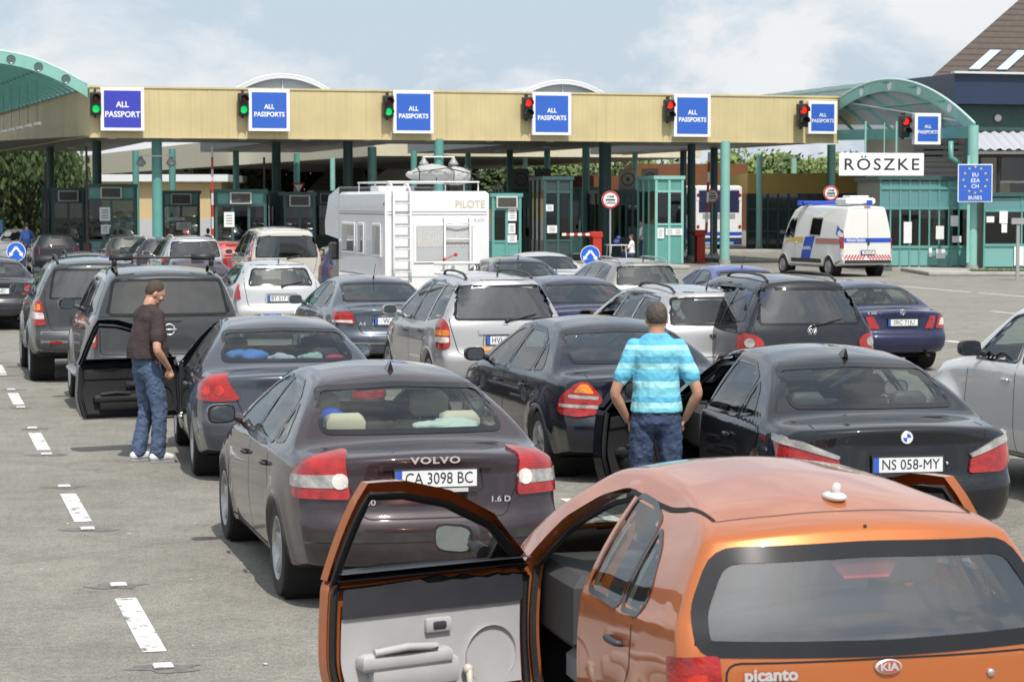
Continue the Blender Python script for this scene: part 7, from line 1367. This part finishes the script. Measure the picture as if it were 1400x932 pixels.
def hand(b, wrist, d, side, palm_n, r=1., curl=.5):
    """palm and five separate fingers from the wrist along d; palm_n is the palm's normal"""
    w, d, pn = Vector(wrist), Vector(d).normalized(), Vector(palm_n); pn = (pn - d * pn.dot(d)).normalized(); s_ = d.cross(pn) * side
    limb(b, [w, w + d * .045 * r, w + d * .085 * r], [.026 * r, .034 * r, .036 * r], 12, s_, .5)
    for k, (off, ln) in enumerate(((-.030, .070), (-.010, .080), (.010, .075), (.029, .060))):
        p0 = w + d * .085 * r + s_ * off * r; a1 = curl * .5; a2 = curl * 1.1; p1 = p0 + (d * math.cos(a1) + pn * math.sin(a1)) * ln * .5 * r; p2 = p1 + (d * math.cos(a2) + pn * math.sin(a2)) * ln * .5 * r; limb(b, [p0, p1, p2], [.0095 * r, .009 * r, .0075 * r], 8)
    t0 = w + d * .03 * r - s_ * .026 * r; t1 = t0 + (d * .75 - s_ * .6).normalized() * .04 * r; t2 = t1 + (d * .95 + pn * .3).normalized() * .032 * r; limb(b, [t0, t1, t2], [.013 * r, .011 * r, .009 * r], 8)
def person(loc, rz, label, J, shirt_m, pant_m, skin=SKIN, hair_m=None, shoe_m=None, belly=0., group=None, hero=True, scale=1., bald=.0, hair_long=False, female=False, hands=True):
    """J: joints in metres (x right, y forward, z up) for a 1.8 m figure"""
    o = thing('person', loc, rz, label, 'person', group); o.scale = (scale,) * 3
    vx = .008 if hero else .016
    sh = J.get('sh', .19); hz = J.get('lean', 0.)
    pel = Vector(J.get('pelvis', (0, 0, .98))); ch = pel + Vector((0, hz * .8, .44)); nk = ch + Vector((0, hz * .3, .10))
    hd = nk + Vector(J.get('head', (0, .02, .17))); yaw, pit = J.get('yaw', 0), J.get('pitch', 0); HM = Matrix.Translation(hd) @ Euler((-pit, 0, yaw)).to_matrix().to_4x4()
    b = MB()   # ---- skin: one continuous body
    b.ell((0, 0, .012), (.077, .094, .112), 20, 14, HM); b.ell((0, .022, -.052), (.058, .072, .062), 16, 10, HM); limb(b, [nk + Vector((0, -.015, -.06)), nk + Vector((0, -.005, .03)), hd + Vector((0, -.02, -.05))], [.068, .060, .058], 14)
    b.ell((0, .098, -.012), (.013, .020, .022), 10, 8, HM); b.ell((0, .088, .012), (.009, .012, .03), 8, 8, HM); b.ell((0, .086, -.055), (.024, .010, .010), 8, 6, HM); b.ell((0, .076, -.088), (.024, .022, .018), 10, 8, HM); b.ell((0, .078, .032), (.06, .018, .012), 12, 6, HM)
    for s_ in (-1, 1): b.ell((s_ * .079, -.008, -.005), (.010, .020, .032), 10, 8, HM); b.ell((s_ * .045, .068, -.02), (.025, .02, .022), 10, 8, HM)
    tor = [(pel + Vector((0, 0, -.05)), .150, .105), (pel + Vector((0, hz * .2, .12)), .140, .10 + belly), (pel + Vector((0, hz * .5, .28)), .155, .105 + belly * .6), (ch + Vector((0, 0, -.06)), sh - .03, .11), (ch, sh - .025, .10), (ch + Vector((0, 0, .055)), sh * .62, .08), (nk + Vector((0, 0, .01)), .058, .056)]
    loft(b, [(c, rx, ry, (0, 0, 1), (1, 0, 0)) for c, rx, ry in tor])
    for s_, k in ((-1, 'L'), (1, 'R')):
        S0 = ch + Vector((s_ * (sh - .035), 0, -.005)); E, Wr = Vector(J['elb' + k]), Vector(J['wr' + k]); limb(b, [S0, S0.lerp(E, .5), E, E.lerp(Wr, .3), Wr], [.052, .047, .040, .041, .026], 14)
        if hands: hand(b, Wr, J.get('hd' + k, (Wr - E)), s_, J.get('pn' + k, (-s_, .2, 0)), 1. if hero else 1.1, J.get('curl', .6))
        K_, A_ = Vector(J['kn' + k]), Vector(J['an' + k]); Hh = pel + Vector((s_ * .09, 0, -.03)); limb(b, [Hh, Hh.lerp(K_, .5), K_, K_.lerp(A_, .35), A_], [.085, .075, .055, .052, .036], 14)
        tt = J.get('toe' + k, (0, .14, 0)); T_ = A_ + Vector(tt); limb(b, [A_ + Vector((0, -.02, -.045)), (A_ + T_) / 2 + Vector((0, 0, -.055)), T_ + Vector((0, 0, -.06))], [.034, .036, .028], 10)
    body = organic(b, 'body', skin, o, .0065 if hero else .016, 3)
    # hair
    if hair_m:
        b = MB(); b.ell((0, -.014, .030), (.083, .096, .104), 22, 16, HM); hb = organic(b, 'hair', hair_m, o, .006 if hero else .014, 2, .006, .015)
        inv = HM.inverted(); bm = bmesh.new(); bm.from_mesh(hb.data); kill = []
        for v in bm.verts:
            q = inv @ v.co
            if q.y > .055 + (q.z - .07) * .9 * (1 - bald) or (q.z < -.002 and q.y > .004 and not hair_long) or q.z < (-.10 if hair_long else -.078) + max(0, q.y + .05) * .5: kill.append(v)
        bmesh.ops.delete(bm, geom=kill, context='VERTS'); bm.to_mesh(hb.data); bm.free()
        if hair_long: b = MB(); b.ell((0, -.07, -.06), (.075, .045, .11), 16, 12, HM); organic(b, 'hair', hair_m, o, .014, 2)
    if hero:
        for s_ in (-1, 1): b = MB(); b.ell((s_ * .031, .080, .010), (.013, .008, .008), 12, 8, HM); b.build('eye', mat('eye_white', (.5, .48, .45), .2), o, smooth=True); b = MB(); b.ell((s_ * .031, .082, .024), (.020, .008, .005), 10, 6, HM); b.build('eyebrow', hair_m or BLK, o, smooth=True)
    # ---- shirt
    b = MB(); k = .020; zt = [(pel + Vector((0, 0, J.get('hem', .0))), .196, .150 + belly * .9), (pel + Vector((0, hz * .2, .13)), .178, .132 + belly * 1.15), (pel + Vector((0, hz * .5, .29)), .175, .122 + belly * .7), (ch + Vector((0, 0, -.06)), sh - .004, .130), (ch + Vector((0, 0, .005)), sh - .008, .116), (ch + Vector((0, 0, .062)), sh * .64, .092), (nk + Vector((0, -.004, .012)), .076, .072)]
    loft(b, [(c, rx, ry, (0, 0, 1), (1, 0, 0)) for c, rx, ry in zt], 24)
    for s_, q in ((-1, 'L'), (1, 'R')):
        S0 = ch + Vector((s_ * (sh - .045), 0, .0)); E = Vector(J['elb' + q]); limb(b, [S0, S0.lerp(E, .45), S0.lerp(E, J.get('sleeve', .80))], [.072, .068, .066], 16)
    sht = organic(b, 'shirt', shirt_m, o, vx, 3, .022 if hero else 0, .075)
    # ---- trousers
    b = MB(); loft(b, [(pel + Vector((0, 0, .045)), .160, .118 + belly * .7, (0, 0, 1), (1, 0, 0)), (pel + Vector((0, -.008, -.04)), .178, .130, (0, 0, 1), (1, 0, 0)), (pel + Vector((0, -.012, -.12)), .180, .128, (0, 0, 1), (1, 0, 0)), (pel + Vector((0, 0, -.19)), .150, .10, (0, 0, 1), (1, 0, 0))], 24)
    for s_, q in ((-1, 'L'), (1, 'R')):
        K_, A_ = Vector(J['kn' + q]), Vector(J['an' + q]); Hh = pel + Vector((s_ * .09, -.005, -.08)); limb(b, [Hh, Hh.lerp(K_, .5), K_, K_.lerp(A_, .5), A_ + Vector((0, 0, .0))], [.100, .094, .078, .074, .076], 18)
    organic(b, 'trousers', pant_m, o, vx, 3, .030 if hero else 0, .065)
    if hero and J.get('belt'):
        b = MB(); n = 28; V = [pel + Vector((.166 * math.cos(2 * PI * i / n), (.125 + belly * .7) * math.sin(2 * PI * i / n), .028 + dz)) for dz in (0, .032) for i in range(n)]; b.add(V, [(i, (i + 1) % n, n + (i + 1) % n, n + i) for i in range(n)]); b.build('belt', BLK, o, smooth=True)
        for s_ in (-1, 1): b = MB(); b.tube([pel + Vector((s_ * .035, -.142, -.03)), pel + Vector((s_ * .135, -.122, -.03))], .004, 5); b.build('pocket_stitching', mat('stitch', (.35, .24, .12), .8), o)
    for q in ('L', 'R'):
        A_ = Vector(J['an' + q]); tt = Vector(J.get('toe' + q, (0, .14, 0))); d = tt.normalized(); b = MB(); limb(b, [A_ - d * .05 + Vector((0, 0, -.045)), A_ + d * .06 + Vector((0, 0, -.042)), A_ + d * .155 + Vector((0, 0, -.058))], [.044, .048, .034], 14); b.ell(A_ + Vector((0, 0, -.01)), (.048, .052, .05)); organic(b, 'shoe', shoe_m or BLK, o, .010, 2)
        b = MB(); M = Matrix.Translation(A_) @ Matrix.Rotation(math.atan2(-d.x, d.y), 4, 'Z'); b.box(-.045, .045, -.09, .19, -.105, -.082, M, .008); b.build('shoe_sole', mat('sole_grey', (.25, .25, .25), .7), o)
    return o
def jeans(name, col):
    if name in MATS: return MATS[name]
    m, nt, b = newmat(name); L = nt.links.new; t = nt.nodes.new('ShaderNodeTexCoord'); n = nt.nodes.new('ShaderNodeTexNoise'); n.inputs['Scale'].default_value = 11; n.inputs['Detail'].default_value = 9; n.inputs['Roughness'].default_value = .75; n.inputs['Distortion'].default_value = .6
    mp = nt.nodes.new('ShaderNodeMapping'); mp.inputs['Scale'].default_value = (1, 1, 2.2); L(t.outputs['Object'], mp.inputs[0]); L(mp.outputs[0], n.inputs['Vector'])
    r = nt.nodes.new('ShaderNodeValToRGB'); e = r.color_ramp.elements; e[0].position = .36; e[0].color = (*[c * .65 for c in col], 1); e[1].position = .66; e[1].color = (*[min(1, c * 1.5 + .01) for c in col], 1); L(n.outputs[0], r.inputs[0]); L(r.outputs[0], b.inputs['Base Color']); b.inputs['Roughness'].default_value = .85
    bp = nt.nodes.new('ShaderNodeBump'); bp.inputs['Distance'].default_value = .02; bp.inputs['Strength'].default_value = .6; L(n.outputs[0], bp.inputs['Height']); L(bp.outputs[0], b.inputs['Normal']); MATS[name] = m; return m
def stripes():
    m, nt, b = newmat('striped_jersey'); L = nt.links.new; t = nt.nodes.new('ShaderNodeTexCoord'); sp = nt.nodes.new('ShaderNodeSeparateXYZ'); L(t.outputs['Object'], sp.inputs[0]); mr = nt.nodes.new('ShaderNodeMapRange'); mr.inputs['From Min'].default_value = .95; mr.inputs['From Max'].default_value = 1.53; L(sp.outputs[2], mr.inputs['Value'])
    r = nt.nodes.new('ShaderNodeValToRGB'); r.color_ramp.interpolation = 'CONSTANT'; e = r.color_ramp.elements; A, B_, C_ = (.18, .52, .64, 1), (.10, .41, .60, 1), (.33, .66, .72, 1); st = [(0, A), (.10, C_), (.17, B_), (.24, A), (.36, C_), (.44, B_), (.55, A), (.60, C_), (.67, B_), (.76, A), (.84, C_), (.90, B_)]
    e[0].position, e[0].color = st[0]; e[1].position, e[1].color = st[1]
    for p, c in st[2:]: q = e.new(p); q.color = c
    L(mr.outputs[0], r.inputs[0]); L(r.outputs[0], b.inputs['Base Color']); b.inputs['Roughness'].default_value = .8
    n = nt.nodes.new('ShaderNodeTexNoise'); n.inputs['Scale'].default_value = 9; n.inputs['Distortion'].default_value = 1.; L(t.outputs['Object'], n.inputs['Vector']); bp = nt.nodes.new('ShaderNodeBump'); bp.inputs['Distance'].default_value = .02; bp.inputs['Strength'].default_value = .5; L(n.outputs[0], bp.inputs['Height']); L(bp.outputs[0], b.inputs['Normal']); return m
HAIRD = mat('hair_dark', (.055, .038, .027), .7, bump=.5, bscale=140, var=.4, vscale=60); HAIRG = mat('hair_greying', (.075, .058, .045), .7, bump=.5, bscale=140, var=.5, vscale=60)
g_ = gnd(203, 631)
person((g_.x, g_.y, 0), math.radians(-52), 'man in a brown T-shirt and jeans looking down beside the open car door', dict(elbL=(-.27, .06, 1.13), wrL=(-.20, .19, .93), elbR=(.31, -.07, 1.13), wrR=(.245, .10, .94), hdR=(-.2, .35, -.9), hdL=(.2, .3, -.9), pnR=(-1, .2, 0), pnL=(1, .2, 0), curl=.8, knL=(-.11, .05, .52), anL=(-.13, -.04, .10), knR=(.11, .07, .52), anR=(.10, .05, .10), sh=.215, lean=.03, pelvis=(0, 0, 1.01), head=(0, .055, .112), pitch=.48, yaw=-.30, hem=.02, sleeve=.70),
    mat('brown_jersey', (.040, .026, .028), .9, bump=.5, bscale=9, var=.15), jeans('jeans_mid', (.060, .095, .17)), SKIN, HAIRD, mat('shoe_white', (.70, .70, .70), .5), belly=.07, scale=1.0)
bx_ = (898 - 700) / FPX * 17.4
person((bx_, 17.4, 0), math.radians(-4), 'man in a turquoise striped polo shirt seen from behind at the black saloon door', dict(sh=.208, elbL=(-.315, -.05, 1.11), wrL=(-.215, .06, .90), elbR=(.315, -.05, 1.12), wrR=(.215, .06, .91), hdR=(-.4, .35, -.8), hdL=(.4, .35, -.8), pnR=(-1, .2, 0), pnL=(1, .2, 0), knL=(-.12, .02, .52), anL=(-.17, -.02, .10), knR=(.12, .02, .52), anR=(.17, -.02, .10), pelvis=(0, 0, 1.01), head=(0, .015, .115), pitch=.12, yaw=.06, hem=-.04, sleeve=.66, curl=1.0),
    stripes(), jeans('jeans_dark', (.03, .05, .11)), SKIN2, HAIRG, BLK, belly=.0, scale=1.01)
STD = dict(elbL=(-.26, -.02, 1.13), wrL=(-.25, .08, .90), elbR=(.26, -.02, 1.13), wrR=(.25, .08, .90), knL=(-.10, .02, .52), anL=(-.11, -.01, .10), knR=(.10, .02, .52), anR=(.11, -.01, .10))
WT = mat('tshirt_white', (.70, .70, .72), .8); 
p = at(878, 277, 93.5); person((p.x, 93.5, .15), 1.2, 'woman in a white T-shirt standing at the glazed booth', dict(STD, yaw=.2), WT, jeans('jeans_dark', (.03, .05, .11)), SKIN2, HAIRD, BLK, hero=False, scale=.93, hair_long=True)
p = at(864, 277, 92.6); person((p.x, 92.6, -.18), 1.3, 'dark-haired girl in white sitting at the folding table', dict(STD, pelvis=(0, 0, .80), elbL=(-.22, .12, 1.0), wrL=(-.14, .32, .95), elbR=(.22, .12, 1.0), wrR=(.14, .32, .95), knL=(-.10, .38, .82), anL=(-.10, .36, .45), knR=(.10, .38, .82), anR=(.10, .36, .45)), WT, jeans('jeans_dark', (.03, .05, .11)), SKIN2, HAIRD, BLK, hero=False, scale=.90, hair_long=True)
p = at(843, 277, 92.3); o = thing('folding_table', (p.x, 92.3, .15), .3, 'small white folding table by the wide dark column', 'table'); b = MB(); b.box(-.4, .4, -.28, .28, .70, .73, None, .006); b.build('table_top', SW, o)
for sx in (-1, 1):
    for sy in (-1, 1): b = MB(); b.tube([(sx * .36, sy * .24, 0), (sx * .30, sy * .24, .70)], .014, 6); b.build('leg', SW, o)
b = MB(); b.ell((0, 0, .86), (.13, .11, .09)); b.ell((.08, 0, 1.0), (.09, .08, .08)); o = b.build('bag', mat('bag_blue', (.05, .07, .25), .7), None, smooth=True); o.location = (p.x, 92.3, .15); tag(o, 'blue and white bag standing on the folding table', 'bag')
p = at(36, 277, 92); person((p.x, 92, 0), .2, 'man in a blue shirt leaning to the pale hatchback at the far left', dict(STD, lean=.25, elbR=(.27, .30, 1.2), wrR=(.22, .50, 1.05)), mat('shirt_blue', (.05, .12, .40), .8), jeans('jeans_mid', (.060, .095, .17)), SKIN2, HAIRD, BLK, hero=False, scale=.97)
for px, d, sh_, lab in ((165, 93.2, (.02, .02, .03), 'clerk in dark clothes inside the booth with two notices'), (229, 94.9, (.03, .03, .05), 'clerk behind the glass of the teal booth by the first thick column'), (256, 94.9, (.30, .03, .03), 'person in red at the window of the teal booth by the first column'), (284, 98, (.10, .15, .35), 'officer in a pale blue shirt between the booths')):
    p = at(px, 277, d); person((p.x, d, -.25), PI + .3, lab, STD, mat('cloth_%.2f_%.2f' % (sh_[0], sh_[2]), sh_, .8), BLK, SKIN2, HAIRD, BLK, hero=False, scale=.95, group='people at the booths')
# arm resting on the silver estate's window
q = at(839, 434, 31.9); b = MB(); limb(b, [q + Vector((.12, .45, .0)), q + Vector((.02, .1, -.02)), q + Vector((.10, -.08, .02))], [.042, .040, .028], 12); b2 = b
o = thing('person', (0, 0, 0), 0, 'driver whose bare forearm rests on the silver estate window', 'person'); b.ell(q + Vector((.38, .30, .20)), (.08, .095, .11)); limb(b, [q + Vector((.30, .30, -.35)), q + Vector((.30, .28, .05)), q + Vector((.36, .29, .12))], [.15, .13, .06], 14); limb(b, [q + Vector((.25, .3, .02)), q + Vector((.12, .45, .0))], [.07, .05], 10); hand(b, q + Vector((.10, -.08, .02)), (.2, -.2, .3), 1, (1, 0, 0)); organic(b, 'body', SKIN2, o, .012, 2)
